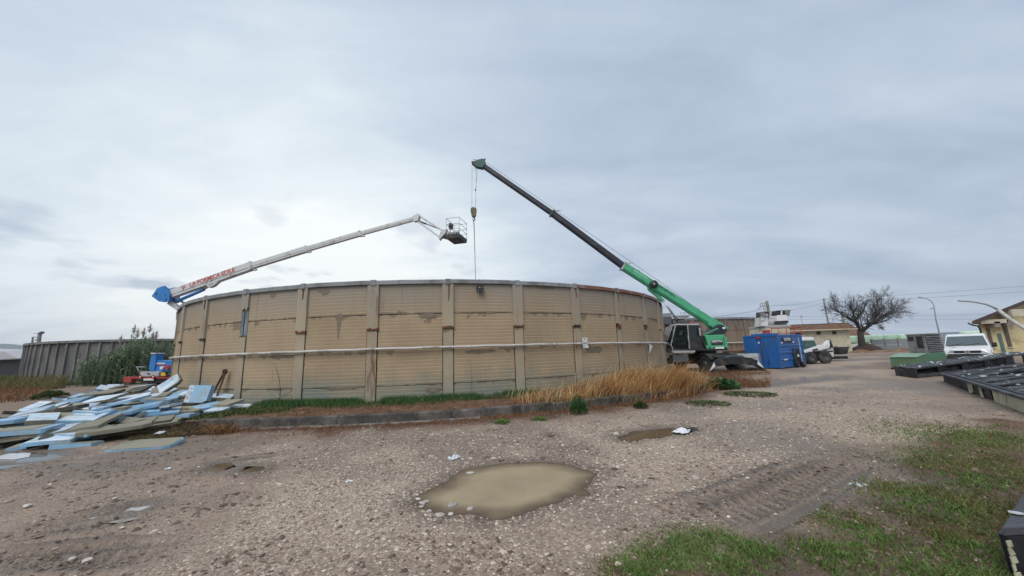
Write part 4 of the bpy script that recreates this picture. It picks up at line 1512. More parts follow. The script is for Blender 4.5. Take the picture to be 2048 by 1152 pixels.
# undercarriage, turned so that its end with the outrigger faces the yard
hd = Vector((0.2, -0.98, 0)).normalized()
UC = frame_from((0, 0, 0), hd, Vector((0.98, 0.2, 0)))      # local X forward, Y to the right-hand side seen from camera
uc = MB(UC)
uc.box((0.1, 0, 0.82), (4.6, 1.05, 0.42))
uc.box((0.2, 0, 1.12), (2.2, 1.5, 0.22))
uc.box((1.9, 0, 1.02), (1.1, 1.7, 0.10), Matrix.Rotation(R(8), 3, 'Y'))
uc.box((-1.9, 0, 1.02), (1.1, 1.7, 0.10))
uc.build('chassis', 'black_paint', crane, bevel=0.02)
for sx in (1.35, -1.45):
    for sy in (-0.98, 0.98):
        tyre = MB(UC)
        tyre.lathe([(0.30, -0.16), (0.48, -0.17), (0.54, -0.13), (0.56, 0), (0.54, 0.13), (0.48, 0.17), (0.30, 0.16)], (sx, sy, 0.56), 'Y', 26)
        for i in range(18):
            a_ = 2 * PI * i / 18
            q = Vector((math.cos(a_), 0, math.sin(a_))) * 0.545
            tyre.box(Vector((sx, sy + (0.07 if i % 2 else -0.07), 0.56)) + q, (0.05, 0.16, 0.05), Matrix.Rotation(-a_, 3, 'Y'))
        w = tyre.build('wheel', 'rubber', crane)
        rim = MB(UC)
        so_ = 0.13 if sy > 0 else -0.13
        rim.lathe([(0.31, -so_), (0.31, so_), (0.24, so_ * 0.6), (0.15, so_ * 0.6), (0.14, so_ * 1.2), (0.0, so_ * 1.2)], (sx, sy, 0.56), 'Y', 20)
        rim.build('rim', 'grey_paint', w)
    ax = MB(UC)
    ax.tube((sx, -0.95, 0.56), (sx, 0.95, 0.56), 0.12)
    ax.build('axle', 'black_paint', crane)
    for sy in (-0.98, 0.98):
        fd = MB(UC)
        pts = [(sx + 0.70 * math.cos(t_), sy - 0.2, 0.56 + 0.68 * math.sin(t_)) for t_ in np.linspace(R(25), R(155), 8)]
        pts += [(sx + 0.66 * math.cos(t_), sy - 0.2, 0.56 + 0.64 * math.sin(t_)) for t_ in np.linspace(R(155), R(25), 8)]
        fd.prism(pts, (0, 0.4, 0))
        fd.build('mudguard', 'black_paint', crane)


def outrigger(xo, near):
    ob = MB(UC)
    prof = [(-2.2, 0.10), (-2.05, 0.06), (-1.55, 0.42), (-0.6, 0.52), (0.7, 0.50), (1.5, 0.36), (2.05, 0.06), (2.2, 0.10), (1.75, 0.66), (1.25, 0.86), (0.5, 0.98), (-0.5, 1.0), (-1.2, 0.90), (-1.6, 0.72)]
    ob.prism([(xo - 0.13, y_, z_) for y_, z_ in prof], (0.26, 0, 0))
    beam_ = ob.build('outrigger_beam', 'black_paint', crane, bevel=0.02)
    for s_ in (-1, 1):
        pd = MB(UC)
        pd.lathe([(0.0, 0.0), (0.22, 0.0), (0.22, 0.05), (0.09, 0.09), (0.07, 0.2), (0.0, 0.2)], (xo, s_ * 2.12, 0.0), 'Z', 16)
        pd.build('foot_pad', 'black_paint', beam_)
        if near:
            wp = MB(UC)
            x1 = xo + 0.135
            wp.prism([(x1, s_ * 2.08, 0.16), (x1, s_ * 1.68, 0.70), (x1, s_ * 1.60, 0.46), (x1, s_ * 1.72, 0.36)], (0.006, 0, 0))
            wp.build('warning_plate', 'clean_white', beam_)
            cy = MB(UC)
            cy.tube((xo + 0.02, s_ * 0.35, 1.02), (xo + 0.02, s_ * 0.75, 0.93), 0.06)
            cy.build('hydraulic_pin', 'grey_paint', beam_)
    return beam_


outrigger(2.75, True)
outrigger(-2.75, False)
sr = MB()
sr.lathe([(0.0, 1.22), (0.72, 1.22), (0.76, 1.26), (0.76, 1.36), (0.70, 1.40), (0.0, 1.40)], (0.05, -0.05, 0), 'Z', 28)
sr.build('slewing_ring', 'black_paint', crane)
# platform frame of the upper structure
x0, z0 = fx(1342, 705); x1, z1 = fx(1456, 702)
pf = MB()
pf.bb(x0 + 0.6, x1, YF + 0.05, YB, 1.40, 1.62)
pf.build('deck', 'black_paint', crane, bevel=0.01)
sk = MB()
sk.prism(face_poly([(1343, 700), (1391, 700), (1390, 705), (1346, 706)]), (0, 0.9, 0))
sk.build('cab_step', 'light_grey', crane, bevel=0.01)

# engine housing
hs = MB()
hs.prism(face_poly([(1409, 670), (1447, 669), (1449, 698), (1414, 698), (1416, 690), (1413, 680)]), (0, 2.25, 0))
housing = hs.build('engine_housing', 'green_paint', crane, bevel=0.03)
hs = MB()
hs.prism(face_poly([(1448.6, 672), (1454.5, 675), (1456, 699), (1450.2, 699)], 25.95), (0, 2.1, 0))
hs.build('counterweight', 'green_paint', crane, bevel=0.03)
pl_ = MB()
pl_.prism(face_poly([(1421.5, 680), (1445, 679.2), (1446.5, 690), (1423, 690.6)], 25.893), (0, 0.006, 0))
sgn = pl_.build('company_plate', 'black_paint', housing)
c_ = PY(1434, 682.6, 25.884) - CR
dx = (PY(1446, 682.0, 25.88) - PY(1423, 682.9, 25.88)).normalized()
text_part('lettering', 'DSETMA', 0.20, frame_from(c_, dx, (0, 0, 1)), 'clean_white', sgn, 0.002, 1.0, 0.006)
ln_ = MB()
for u_, w_ in ((1424.5, 8), (1433.5, 9)):
    ln_.prism(face_poly([(u_, 686.3), (u_ + w_, 686.0), (u_ + w_, 687.0), (u_, 687.3)], 25.884), (0, 0.003, 0))
ln_.build('small_print', 'grey_paint', sgn)
pl_ = MB()
pl_.prism(face_poly([(1430, 694), (1448.2, 693.2), (1448.6, 697.4), (1430.2, 697.6)], 25.893), (0, 0.006, 0))
pl_.build('white_stripe', 'clean_white', housing)
for u_ in (1418, 1427):
    v_ = MB()
    v_.prism(face_poly([(u_, 694), (u_ + 3, 694), (u_ + 3, 697), (u_, 697)], 25.892), (0, 0.006, 0))
    v_.build('vent', 'black_paint', housing)
hr = MB()
hr.path(face_poly([(1410, 669), (1420, 664), (1436, 657)], 26.1), 0.045, 8)
hr.build('handrail', 'green_paint', housing)
# winch and rear fairing behind the boom foot
wf = MB()
pts = face_poly([(1424, 668), (1432, 652), (1438, 648), (1447, 650), (1454, 655), (1455, 662), (1450, 667), (1440, 670)], 26.5)
wf.prism(pts, (0, 1.1, 0))
wn = wf.build('winch_housing', 'dark_boom', crane, bevel=0.05)
wf = MB()
wf.prism(face_poly([(1445, 654), (1451, 654), (1450.5, 658), (1445, 657.5)], 26.49), (0, 0.02, 0))
wf.build('lamp', 'clean_white', wn)

# cab: posts and panels with glass, so that the inside is seen
YC = YF - 0.05
cab = MB()
CABW = 1.05


def cp(u, v, dy=0.0):
    return PY(u, v, 25.86) - CR + Vector((0, dy, 0))


post = 0.06
side = [(1346, 650), (1398, 649.5), (1401, 652), (1403, 663), (1405, 680), (1412, 698), (1344, 698), (1341, 690), (1343, 672), (1348, 655)]
for dy in (0.0, CABW):
    for a_, b_ in (((1351, 649.5), (1342, 690)), ((1342, 690), (1346, 699)), ((1375, 650), (1379, 698)), ((1351, 649.5), (1398, 649.5))):
        cab.beam(cp(*a_, dy), cp(*b_, dy), post, post, upv=(0, 1, 0))
for u_, v_ in ((1351, 649.5), (1342, 690), (1346, 699)):
    cab.beam(cp(u_, v_), cp(u_, v_, CABW), post, post)
cabo = cab.build('cab_frame', 'light_grey', crane, bevel=0.01)
rf = MB()
rf.prism([cp(1350, 649.5), cp(1399, 649), cp(1400, 647.2), cp(1352, 647.4)], (0, CABW, 0))
rf.build('cab_roof', 'light_grey', cabo, bevel=0.01)
dr_ = MB()
dr_.prism([cp(1377, 684), cp(1394, 681), cp(1405, 681), cp(1412.5, 698), cp(1379, 698)], (0, 0.05, 0))
dr_.build('lower_panel', 'black_paint', cabo, bevel=0.01)
bk = MB()
bk.prism([cp(1398, 650), cp(1403, 662), cp(1407, 681), cp(1413, 698), cp(1409, 698), cp(1402, 681), cp(1398, 664), cp(1394, 650)], (0, CABW, 0))
bk.build('rear_pillar', 'black_paint', cabo)
gl = MB()
gl.quad(cp(1377, 651, 0.02), cp(1395, 651, 0.02), cp(1403, 681, 0.02), cp(1379, 683, 0.02))
gl.build('rear_window', 'dark_glass', cabo)
gl = MB()
gl.quad(cp(1352, 651, 0.03), cp(1374, 651, 0.03), cp(1378, 697, 0.03), cp(1346, 697, 0.03))
gl.build('door_window', 'cab_glass', cabo)
gl = MB()
gl.quad(cp(1351, 650, 0.03), cp(1342, 690, 0.03), cp(1342, 690, CABW - 0.03), cp(1351, 650, CABW - 0.03))
gl.build('windscreen', 'cab_glass', cabo)
fl_ = MB()
fl_.prism([cp(1344, 698), cp(1412, 698), cp(1412, 700), cp(1346, 700)], (0, CABW, 0))
fl_.build('floor', 'black_paint', cabo)
bw = MB()
bw.prism([cp(1352, 651, CABW - 0.03), cp(1397, 651, CABW - 0.03), cp(1410, 697, CABW - 0.03), cp(1345, 697, CABW - 0.03)], (0, 0.02, 0))
bw.build('far_side', 'dark_glass', cabo)
st = MB()
st.prism([cp(1362, 690, 0.3), cp(1376, 690, 0.3), cp(1381, 668, 0.3), cp(1377, 667, 0.3), cp(1373, 685, 0.3), cp(1362, 685, 0.3)], (0, 0.5, 0))
st.box(cp(1378.5, 663.5, 0.55), (0.2, 0.3, 0.2))
st.build('seat', 'black_paint', cabo, bevel=0.03)
cs = MB()
cs.path([cp(1353, 696, 0.5), cp(1356, 680, 0.5), cp(1360, 677, 0.5)], 0.05, 6)
cs.lathe([(0.16, 0), (0.18, 0.02), (0.16, 0.04)], cp(1360, 677, 0.5), 'Z', 14)
cs.build('steering_wheel', 'black_paint', cabo)
scn = MB()
scn.prism([cp(1366, 668, 0.55), cp(1369, 660, 0.55), cp(1373, 661, 0.55), cp(1370, 669, 0.55)], (0, 0.2, 0))
scn.prism([cp(1355, 655, 0.9), cp(1361, 654.5, 0.9), cp(1361, 662, 0.9), cp(1355, 662, 0.9)], (0, 0.02, 0))
scn.build('display', 'light_grey', cabo)
# front guard of bars leaning out
gd = MB()
for dy in (0.05, 0.3, 0.55, 0.8, 1.0):
    gd.tube(cp(1345, 652, dy), cp(1334, 685, dy), 0.022, n=6)
for u_, v_ in ((1345, 652), (1342, 661), (1339, 670), (1336.5, 678), (1334, 685)):
    gd.tube(cp(u_, v_, 0.05), cp(u_, v_, 1.0), 0.022, n=6)
gd.tube(cp(1345, 652, 0.05), cp(1351, 650, 0.05), 0.02, n=6)
gd.tube(cp(1334, 685, 0.05), cp(1342, 690, 0.05), 0.02, n=6)
gd.build('front_guard', 'light_grey', cabo)
dh = MB()
dh.path([cp(1375, 672, -0.05), cp(1376, 682, -0.05)], 0.015, 6)
dh.path([cp(1347, 663, -0.06), cp(1344, 678, -0.06)], 0.015, 6)
dh.build('grab_handle', 'light_grey', cabo)
mir = MB()
mir.box(cp(1398, 664, -0.12), (0.10, 0.12, 0.55))
mir.build('mirror', 'light_grey', cabo, bevel=0.02)
bc_ = MB().lathe([(0.07, 0), (0.07, 0.12), (0.04, 0.17), (0, 0.18)], cp(1389, 647, 0.5), 'Z', 12).build('beacon', 'lens_red', cabo)
# side ladder frame and hose clutter left of the undercarriage
lf = MB()
lf.box(Vector(fx(1360, 720))[0:1] and Vector((fx(1362, 720)[0], YF + 0.3, 0.95)), (1.1, 0.6, 0.5))
lf.build('tool_box', 'grey_paint', crane, bevel=0.02)

# boom
YBm = 27.0


def bp_(u, v):
    return LC(u, v, YBm)


B0, B1, B2, B3 = bp_(1441, 658), bp_(1246, 533), bp_(1104, 427), bp_(962, 329)
bd = (B1 - B0).normalized()
bu = Vector((0, -1, 0)).cross(bd).normalized()
if bu.z < 0:
    bu = -bu


def boom_section(name, a, b, w, h, mt, chamfer=0.22):
    m = MB()
    d = (b - a).normalized()
    s = Vector((0, 1, 0))
    u = s.cross(d).normalized()
    if u.z < 0:
        u = -u
    vs = []
    prof = [(-w / 2, h / 2), (w / 2, h / 2), (w / 2, -h / 2 + chamfer * h), (w / 4, -h / 2), (-w / 4, -h / 2), (-w / 2, -h / 2 + chamfer * h)]
    for p in (a, b):
        vs += [p + s * x + u * z for x, z in prof]
    n = len(prof)
    fs = [tuple(reversed(range(n))), tuple(range(n, 2 * n))] + [(i, (i + 1) % n, (i + 1) % n + n, i + n) for i in range(n)]
    m.add(vs, fs)
    return m.build(name, mt, crane, bevel=0.015), u, d


s1, u1, d1 = boom_section('boom_base', B0 + (B1 - B0) * 0.02, B1, 0.50, 0.60, 'green_paint')
s2, u2, d2 = boom_section('boom_extension', B1 - (B1 - B0).normalized() * 0.1, B2, 0.40, 0.47, 'dark_boom')
s3, u3, d3 = boom_section('boom_extension', B2 - (B2 - B1).normalized() * 0.1, B3, 0.32, 0.385, 'dark_boom')
for p, h, w, par in ((B1, 0.66, 0.56, s1), (B2, 0.54, 0.46, s2)):
    m_ = MB()
    m_.beam(p - d1 * 0.07, p + d1 * 0.07, w, h, upv=u1)
    m_.build('collar', 'light_grey' if par is s1 else 'dark_boom', par, bevel=0.01)
    m_ = MB()
    m_.prism([p + u1 * 0.28 + Vector((0, -0.02, 0)), p + u1 * 0.28 + d1 * -0.15, p + u1 * 0.75 - d1 * 0.55], (0, 0.03, 0))
    m_.build('rope_guide', 'light_grey', par)
m_ = MB()
m_.lathe([(0.001, -0.02), (0.29, -0.02), (0.31, 0.02), (0.31, 0.14), (0.29, 0.16), (0.001, 0.16)], B0.lerp(B1, 0.695) + Vector((0, -0.42, 0)), 'Y', 26)
rl_ = m_.build('hose_reel', 'black_paint', s1)
MB().lathe([(0.001, 0), (0.07, 0), (0.07, 0.02), (0.001, 0.03)], B0.lerp(B1, 0.695) + Vector((0, -0.46, 0)), 'Y', 10).build('hub', 'light_grey', rl_)
for f in (0.60, 0.70):
    m_ = MB()
    q = B0.lerp(B1, f)
    m_.path([q + u1 * 0.30 + Vector((0, -0.2, 0)), q + u1 * 0.52 - d1 * 0.10 + Vector((0, -0.2, 0)), q + u1 * 0.55 - d1 * 0.25 + Vector((0, -0.2, 0)), q + u1 * 0.30 - d1 * 0.35 + Vector((0, -0.2, 0))], 0.012, 5)
    m_.build('rail_loop', 'light_grey', s1)
for f in (0.25, 0.40, 0.86):
    q = B0.lerp(B1, f)
    MB().box(q + u1 * 0.33 + Vector((0, -0.1, 0)), (0.10, 0.12, 0.10)).build('rope_roller', 'green_paint', s1)
dxl = -(B1 - B0).normalized()
text_part('boom_lettering', 'SENNEBOGEN', 0.235, frame_from(B0.lerp(B1, 0.575) + Vector((0, -0.256, 0)) + u1 * 0.12, dxl, u1), 'dark_green', s1, 0.003, 1.0, 0.004)
m_ = MB()
for f0, f1 in ((0.765, 0.80), (0.806, 0.85), (0.856, 0.865), (0.87, 0.91)):
    a_, b_ = B0.lerp(B1, f0) + Vector((0, -0.256, 0)) + u1 * 0.13, B0.lerp(B1, f1) + Vector((0, -0.256, 0)) + u1 * 0.13
    m_.prism([a_ - u1 * 0.04, b_ - u1 * 0.04, b_ + u1 * 0.04, a_ + u1 * 0.04], (0, 0.004, 0))
m_.build('pale_print', 'pale_green_letter', s1)
m_ = MB()
m_.beam(B0 - d1 * 0.3, B0 + d1 * 1.0, 0.66, 0.62, 0.54, 0.64, upv=u1)
m_.build('boom_foot', 'green_paint', s1, bevel=0.03)
m_ = MB()
q = B0 + d1 * 0.1
for z_ in (-0.16, 0.16):
    m_.lathe([(0.0, 0), (0.06, 0), (0.06, 0.03), (0, 0.03)], q + u1 * z_ + Vector((0, -0.37, 0)) - d1 * abs(z_), 'Y', 10)
m_.build('pin', 'clean_white', s1)
# luffing cylinder
c0, c1, c2 = LC(1327, 602, 27.0), LC(1352, 637, 27.0), LC(1382, 682, 27.0)
lug = MB()
lug.prism([B0.lerp(B1, 0.62) - u1 * 0.26, B0.lerp(B1, 0.72) - u1 * 0.26, B0.lerp(B1, 0.70) - u1 * 0.46, c0 + Vector((0, 0, -0.08)), c0 + Vector((0.12, 0, 0.02))], (0, 0.2, 0))
lug.build('cylinder_lug', 'green_paint', s1)
cyl = MB().tube(c1, c2, 0.115, n=14).build('luffing_cylinder', 'black_paint', crane)
MB().tube(c0, c1, 0.07, n=12).build('piston_rod', 'steel', cyl)
MB().tube(c1 + (c1 - c2).normalized() * 0.06, c1 - (c1 - c2).normalized() * 0.12, 0.15, n=14).build('gland', 'grey_paint', cyl)
# head
hd_ = MB()
hq = B3
hd_.prism([hq + d3 * -0.35 + u3 * 0.24, hq + d3 * 0.0 + u3 * 0.42, hq + d3 * 0.22 + u3 * 0.38, hq + d3 * 0.30 + u3 * 0.1, hq + d3 * 0.62 - u3 * 0.02, hq + d3 * 0.52 - u3 * 0.40, hq + d3 * 0.1 - u3 * 0.42, hq - d3 * 0.35 - u3 * 0.22],
          (0, 0.44, 0))
for i in range(len(hd_.v)):
    hd_.v[i] = (hd_.v[i][0], hd_.v[i][1] - 0.22, hd_.v[i][2])
mat('head_green', (0.03, 0.10, 0.075), 0.5, var=0.2)
head = hd_.build('boom_head', 'head_green', crane, bevel=0.02)
tipc = hq + d3 * 0.52 - u3 * 0.18
m_ = MB()
m_.lathe([(0.05, -0.12), (0.24, -0.12), (0.20, -0.06), (0.24, 0.0), (0.20, 0.06), (0.24, 0.12), (0.05, 0.12)], tipc, 'Y', 22)
m_.build('sheave', 'black_paint', head)
m_ = MB()
a_ = tipc + Vector((-0.05, -0.27, 0.12))
m_.prism([a_ + d3 * 0.2, a_ + u3 * 0.2, a_ - d3 * 0.2, a_ - u3 * 0.2], (0, 0.03, 0))
plt = m_.build('plate', 'clean_white', head)
MB().prism([a_ + Vector((-0.05, -0.005, -0.03)), a_ + Vector((0.05, -0.005, 0.0)), a_ + Vector((0.06, -0.005, 0.04)), a_ + Vector((-0.04, -0.005, 0.01))], (0, 0.004, 0)).build('mark', 'black_paint', plt)
m_ = MB()
m_.beam(hq + d3 * 0.0 + u3 * 0.38, hq + d3 * 0.05 + u3 * 0.58, 0.1, 0.14)
m_.beam(hq + d3 * 0.35 + u3 * 0.12, hq + d3 * 0.38 + u3 * 0.26, 0.1, 0.14)
m_.build('sheave_guard', 'black_paint', head)
# ropes
hk = LC(947, 418, 27.0)
rp = MB()
rp.tube(hq + u3 * 0.40 - d3 * 0.1, B0.lerp(B1, 0.62) + u1 * 0.55, 0.013, n=5, cap=False)
rp.tube(B0.lerp(B1, 0.62) + u1 * 0.55, LC(1446, 655, 27.0), 0.013, n=5, cap=False)
tl_ = Vector((tipc.x - 0.20, tipc.y - 0.05, tipc.z - 0.05))
rp.tube(tl_, Vector((hk.x - 0.13, hk.y, hk.z)), 0.012, n=5, cap=False)
tr_ = Vector((tipc.x + 0.16, tipc.y + 0.05, tipc.z - 0.05))
rp.tube(tr_, Vector((hk.x + 0.16, hk.y, hk.z)), 0.012, n=5, cap=False)
rp.build('hoist_rope', 'rope', crane)
rp = MB()
wq = LC(951, 380, 27.0)
rp.tube(tipc + Vector((0.30, 0, -0.1)), wq, 0.008, n=5)
rp.tube(tipc + Vector((0.02, 0, -0.22)), tipc + Vector((0.03, 0, -0.75)), 0.03, 0.012, n=6)
rp.lathe([(0.0, 0.07), (0.055, 0.04), (0.065, 0), (0.05, -0.05), (0, -0.07)], wq, 'Z', 12)
rp.build('limit_weight', 'rope', crane)
# hook block
hb = MB()
for dy in (-0.13, 0.09):
    hb.prism([hk + Vector((x_, dy, z_)) for x_, z_ in ((-0.22, 0.02), (-0.12, 0.09), (0.0, 0.11), (0.14, 0.08), (0.24, 0.0), (0.24, -0.25), (0.20, -0.36), (0.19, -0.55), (0.12, -0.68), (-0.10, -0.68), (-0.17, -0.55), (-0.18, -0.36), (-0.22, -0.25))], (0, 0.04, 0))
block = hb.build('hook_block', 'hook_paint', crane, bevel=0.01)
MB().lathe([(0.03, -0.08), (0.19, -0.08), (0.15, 0.0), (0.19, 0.08), (0.03, 0.08)], hk + Vector((0.01, 0, -0.15)), 'Y', 20).build('sheave', 'black_paint', block)
hp = MB()
ctr = hk + Vector((0.01, 0, -0.86))
hp.tube(hk + Vector((0.01, 0, -0.66)), ctr + Vector((0, 0, 0.08)), 0.045, n=10)
hp.path([ctr + Vector((0.085 * math.cos(t_), 0, 0.10 * math.sin(t_))) for t_ in np.linspace(R(90), R(-200), 16)], [0.04] * 12 + [0.035, 0.03, 0.022, 0.012], 8)
hp.build('hook', 'black_paint', block)
# sling from hook down into the tank
sp_ = MB()
c0 = ctr + CR + Vector((0, 0, -0.07))
sp_.beam(c0, c0 + Vector((0.03, 0, -1.2)), 0.07, 0.02, 0.05, 0.03, upv=(0, 1, 0))
sp_.beam(c0 + Vector((0.03, 0, -1.2)), c0 + Vector((0.06, 0, -5.2)), 0.05, 0.03, 0.03, 0.02, upv=(0, 1, 0))
tag(sp_.build('lifting_sling', 'rope'), 'thin black lifting sling hanging from the crane hook into the tank', 'sling')


# ================================================================== WHITE BOOM LIFT
BL = Vector((-26.6, 28.5, 0))
lift = thing('boom_lift', 'truck with white telescopic boom lift reaching over the tank', 'boom lift', BL)


def LL(u, v, y):
    return PY(u, v, y) - BL


def ly(u):
    return 29.5 - (u - 340) / (912 - 340) * 3.2


def lp(u, v):
    return LL(u, v, ly(u))


A0, A1, A2, A3, A4 = lp(346, 588), lp(505, 532), lp(614, 498.5), lp(721, 467.5), lp(832, 437)


def lift_section(name, a, b, w, h, parent):
    m = MB()
    d = (b - a).normalized()
    s = d.cross(Vector((0, 0, 1))).normalized()
    u = s.cross(d)
    prof = [(-w / 2, h / 2), (w / 2, h / 2), (w / 2, -h * 0.18), (w * 0.42, -h * 0.22), (w * 0.42, -h / 2), (-w * 0.42, -h / 2), (-w * 0.42, -h * 0.22), (-w / 2, -h * 0.18)]
    vs = []
    for p in (a, b):
        vs += [p + s * x + u * z for x, z in prof]
    n = len(prof)
    fs = [tuple(reversed(range(n))), tuple(range(n, 2 * n))] + [(i, (i + 1) % n, (i + 1) % n + n, i + n) for i in range(n)]
    m.add(vs, fs)
    return m.build(name, 'white_paint', parent, bevel=0.008), d, s, u


L1, ld, ls, lu = lift_section('boom_base', A0, A1, 0.50, 0.66, lift)
L2, _, _, _ = lift_section('boom_extension', A1 - ld * 0.1, A2, 0.40, 0.47, lift)
L3, _, _, _ = lift_section('boom_extension', A2 - ld * 0.1, A3, 0.33, 0.38, lift)
L4, _, _, _ = lift_section('boom_extension', A3 - ld * 0.1, A4, 0.27, 0.30, lift)
nf_ = -ls if ls.y > 0 else ls          # towards the camera
for p, h, par in ((A1, 0.70, L1), (A2, 0.52, L2), (A3, 0.44, L3)):
    m_ = MB()
    m_.beam(p - ld * 0.10, p + ld * 0.10, h * 0.82, h, upv=lu)
    m_.box(p - lu * h * 0.55 + ld * 0.15, (0.3, 0.2, 0.10))
    m_.build('collar', 'white_paint', par, bevel=0.01)
c_ = A0.lerp(A1, 0.52) + nf_ * 0.256 + lu * 0.10
tx = ld
text_part('lettering', 'LA FORMICA EDILE', 0.50, frame_from(c_ + ld * 0.1, tx, lu), 'red_letter', L1, 0.003, 0.98, 0.012)
m_ = MB()
e0 = A0.lerp(A1, 0.175) + nf_ * 0.254 + lu * 0.06
for x_, z_, w_, h_ in ((0.0, 0.14, 0.36, 0.07), (0.04, 0.0, 0.30, 0.07), (-0.06, -0.10, 0.12, 0.10), (-0.13, 0.10, 0.08, 0.12)):
    q = e0 + ld * x_ + lu * z_
    m_.prism([q - ld * w_ / 2 - lu * h_ / 2, q + ld * w_ / 2 - lu * h_ / 2 , q + ld * (w_ / 2 + 0.04) + lu * h_ / 2, q - ld * (w_ / 2 - 0.04) + lu * h_ / 2], nf_ * 0.006)
m_.build('emblem', 'red_letter', L1)
# blue knuckle at the boom foot
kn = MB()
pts = [lp(u, v) for u, v in ((314, 594), (325, 578), (332, 575), (340, 573), (345, 577), (350, 589), (349, 604), (340, 606), (328, 604))]
for s_ in (-0.42, 0.36):
    kn.prism([p + nf_ * -s_ for p in pts], nf_ * -0.06)
kn.build('knuckle_plate', 'bright_blue', lift, bevel=0.01)
kn = MB()
pts = [lp(u, v) for u, v in ((318, 596), (330, 580), (341, 577), (346, 590), (346, 602), (330, 603))]
kn.prism([p + nf_ * -0.34 for p in pts], nf_ * 0.7)
kc = kn.build('knuckle_core', 'bright_blue', lift, bevel=0.02)
m_ = MB()
for u_, v_, r_ in ((323.5, 589, 0.10), (341, 591, 0.05), (342.5, 600, 0.08)):
    q = lp(u_, v_) + nf_ * 0.43
    m_.tube(q, q + nf_ * 0.03, r_, n=12)
m_.build('pin', 'blue_paint', kc)
# lift cylinder
m_ = MB().tube(lp(353, 603), lp(408, 579), 0.13, n=12).build('lift_cylinder', 'bright_blue', lift)
MB().tube(lp(408, 579), lp(418, 573), 0.07, n=10).build('piston_rod', 'steel', m_)
m_ = MB()
m_.prism([p + nf_ * -0.1 for p in (lp(417, 571), lp(422, 576), lp(430, 573), lp(447, 558), lp(436, 560))], nf_ * 0.3)
m_.build('cylinder_lug', 'white_paint', L1)
# riser arms going down behind the tank
turn = Vector((2.4, 2.6, 2.2))
for dz, n_ in ((0.0, 'riser_arm'), (0.75, 'riser_link')):
    m_ = MB()
    m_.beam(lp(340, 602) + Vector((0, 0, dz * 0.9 - 0.1)), turn + Vector((1.6, 0, dz)), 0.38 if dz == 0 else 0.16, 0.36 if dz == 0 else 0.16)
    m_.build(n_, 'white_paint', lift, bevel=0.01)
# jib
J0t, J0b = lp(837, 431), lp(833, 441)
J1t, J1b = lp(889, 464), lp(880, 475)
m_ = MB()
kp = [lp(u, v) for u, v in ((826, 434), (838, 428), (841, 431), (837, 443), (829, 444))]
m_.prism([p + nf_ * -0.18 for p in kp], nf_ * 0.36)
m_.build('jib_knuckle', 'white_paint', lift, bevel=0.01)
for a_, b_ in ((J0t, J1t), (J0b, J1b)):
    m_ = MB()
    m_.beam(a_, b_, 0.16, 0.13)
    m_.build('jib_arm', 'white_paint', lift, bevel=0.008)
m_ = MB()
q0, q1 = lp(837, 442), lp(884, 460)
m_.tube(q0, q0.lerp(q1, 0.33), 0.07, n=8)
m_.tube(q0.lerp(q1, 0.3), q1, 0.04, n=8)
m_.build('jib_cylinder', 'grey_paint', lift)
m_ = MB()
kp = [lp(u, v) for u, v in ((885, 460), (895, 459.5), (893, 466), (886, 474), (880, 481), (877, 476))]
m_.prism([p + nf_ * -0.16 for p in kp], nf_ * 0.32)
m_.build('jib_end_plate', 'white_paint', lift, bevel=0.01)
m_ = MB()
m_.beam(lp(883, 475), lp(901, 473), 0.18, 0.16)
m_.tube(lp(893, 478), lp(893, 470), 0.13, n=12)
m_.build('basket_mount', 'black_paint', lift)
# basket
bq = lp(913.5, 478)
bk_ = thing('basket', None, None)
bk_.parent = lift
bk_.location = bq
bk_.rotation_euler = (0, 0, R(-14))
BW, BD = 1.05, 1.5
m_ = MB()
m_.bb(-BW / 2, BW / 2, -BD / 2, BD / 2, -0.16, 0.0)
m_.bb(-BW / 2, BW / 2, -BD / 2, -BD / 2 + 0.02, 0, 0.30)
m_.bb(-BW / 2, BW / 2, BD / 2 - 0.02, BD / 2, 0, 0.16)
m_.bb(BW / 2 - 0.02, BW / 2, -BD / 2 + 0.02, BD / 2 - 0.02, 0, 0.16)
m_.bb(-BW / 2, -BW / 2 + 0.02, -BD / 2 + 0.02, BD / 2 - 0.02, 0, 0.16)
m_.bb(-BW / 2 - 0.05, BW / 2 - 0.2, -0.4, 0.4, -0.1, 0.28)
m_.build('platform', 'black_paint', bk_, bevel=0.01)
m_ = MB()
zs = (0.75, 1.12)
cor = [(-BW / 2, -BD / 2), (BW / 2, -BD / 2), (BW / 2, BD / 2), (-BW / 2, BD / 2)]
for x_, y_ in cor:
    m_.tube((x_, y_, 0), (x_, y_, 1.42), 0.02, n=6)
for i in range(4):
    (x_, y_), (xx, yy) = cor[i], cor[(i + 1) % 4]
    for z_ in (0.55, 0.95, 1.42):
        m_.tube((x_, y_, z_), (xx, yy, z_), 0.018, n=6)
m_.build('guard_rail', 'light_grey', bk_)
m_ = MB()
for i in range(5):
    x_ = -BW / 2 + 0.05 + i * 0.2
    m_.prism([(x_, -BD / 2 - 0.012, 0.16), (x_ + 0.1, -BD / 2 - 0.012, 0.16), (x_ + 0.18, -BD / 2 - 0.012, 0.36), (x_ + 0.08, -BD / 2 - 0.012, 0.36)], (0, 0.01, 0))
m_.build('hazard_stripe', 'light_grey', bk_)
m_ = MB()
m_.box((-BW / 2 + 0.14, -0.2, 0.98), (0.20, 0.45, 0.40))
m_.path([(-BW / 2 + 0.16, -0.3, 0.0), (-BW / 2 + 0.12, -0.35, 0.5), (-BW / 2 + 0.16, -0.3, 0.9)], 0.03, 6)
m_.build('control_box', 'black_paint', bk_, bevel=0.02)
m_ = MB()
m_.path([(0.3, -0.6, -0.18), (0.34, -0.62, -0.4), (0.32, -0.6, -0.52)], 0.02, 5)
m_.build('hose', 'rubber', bk_)


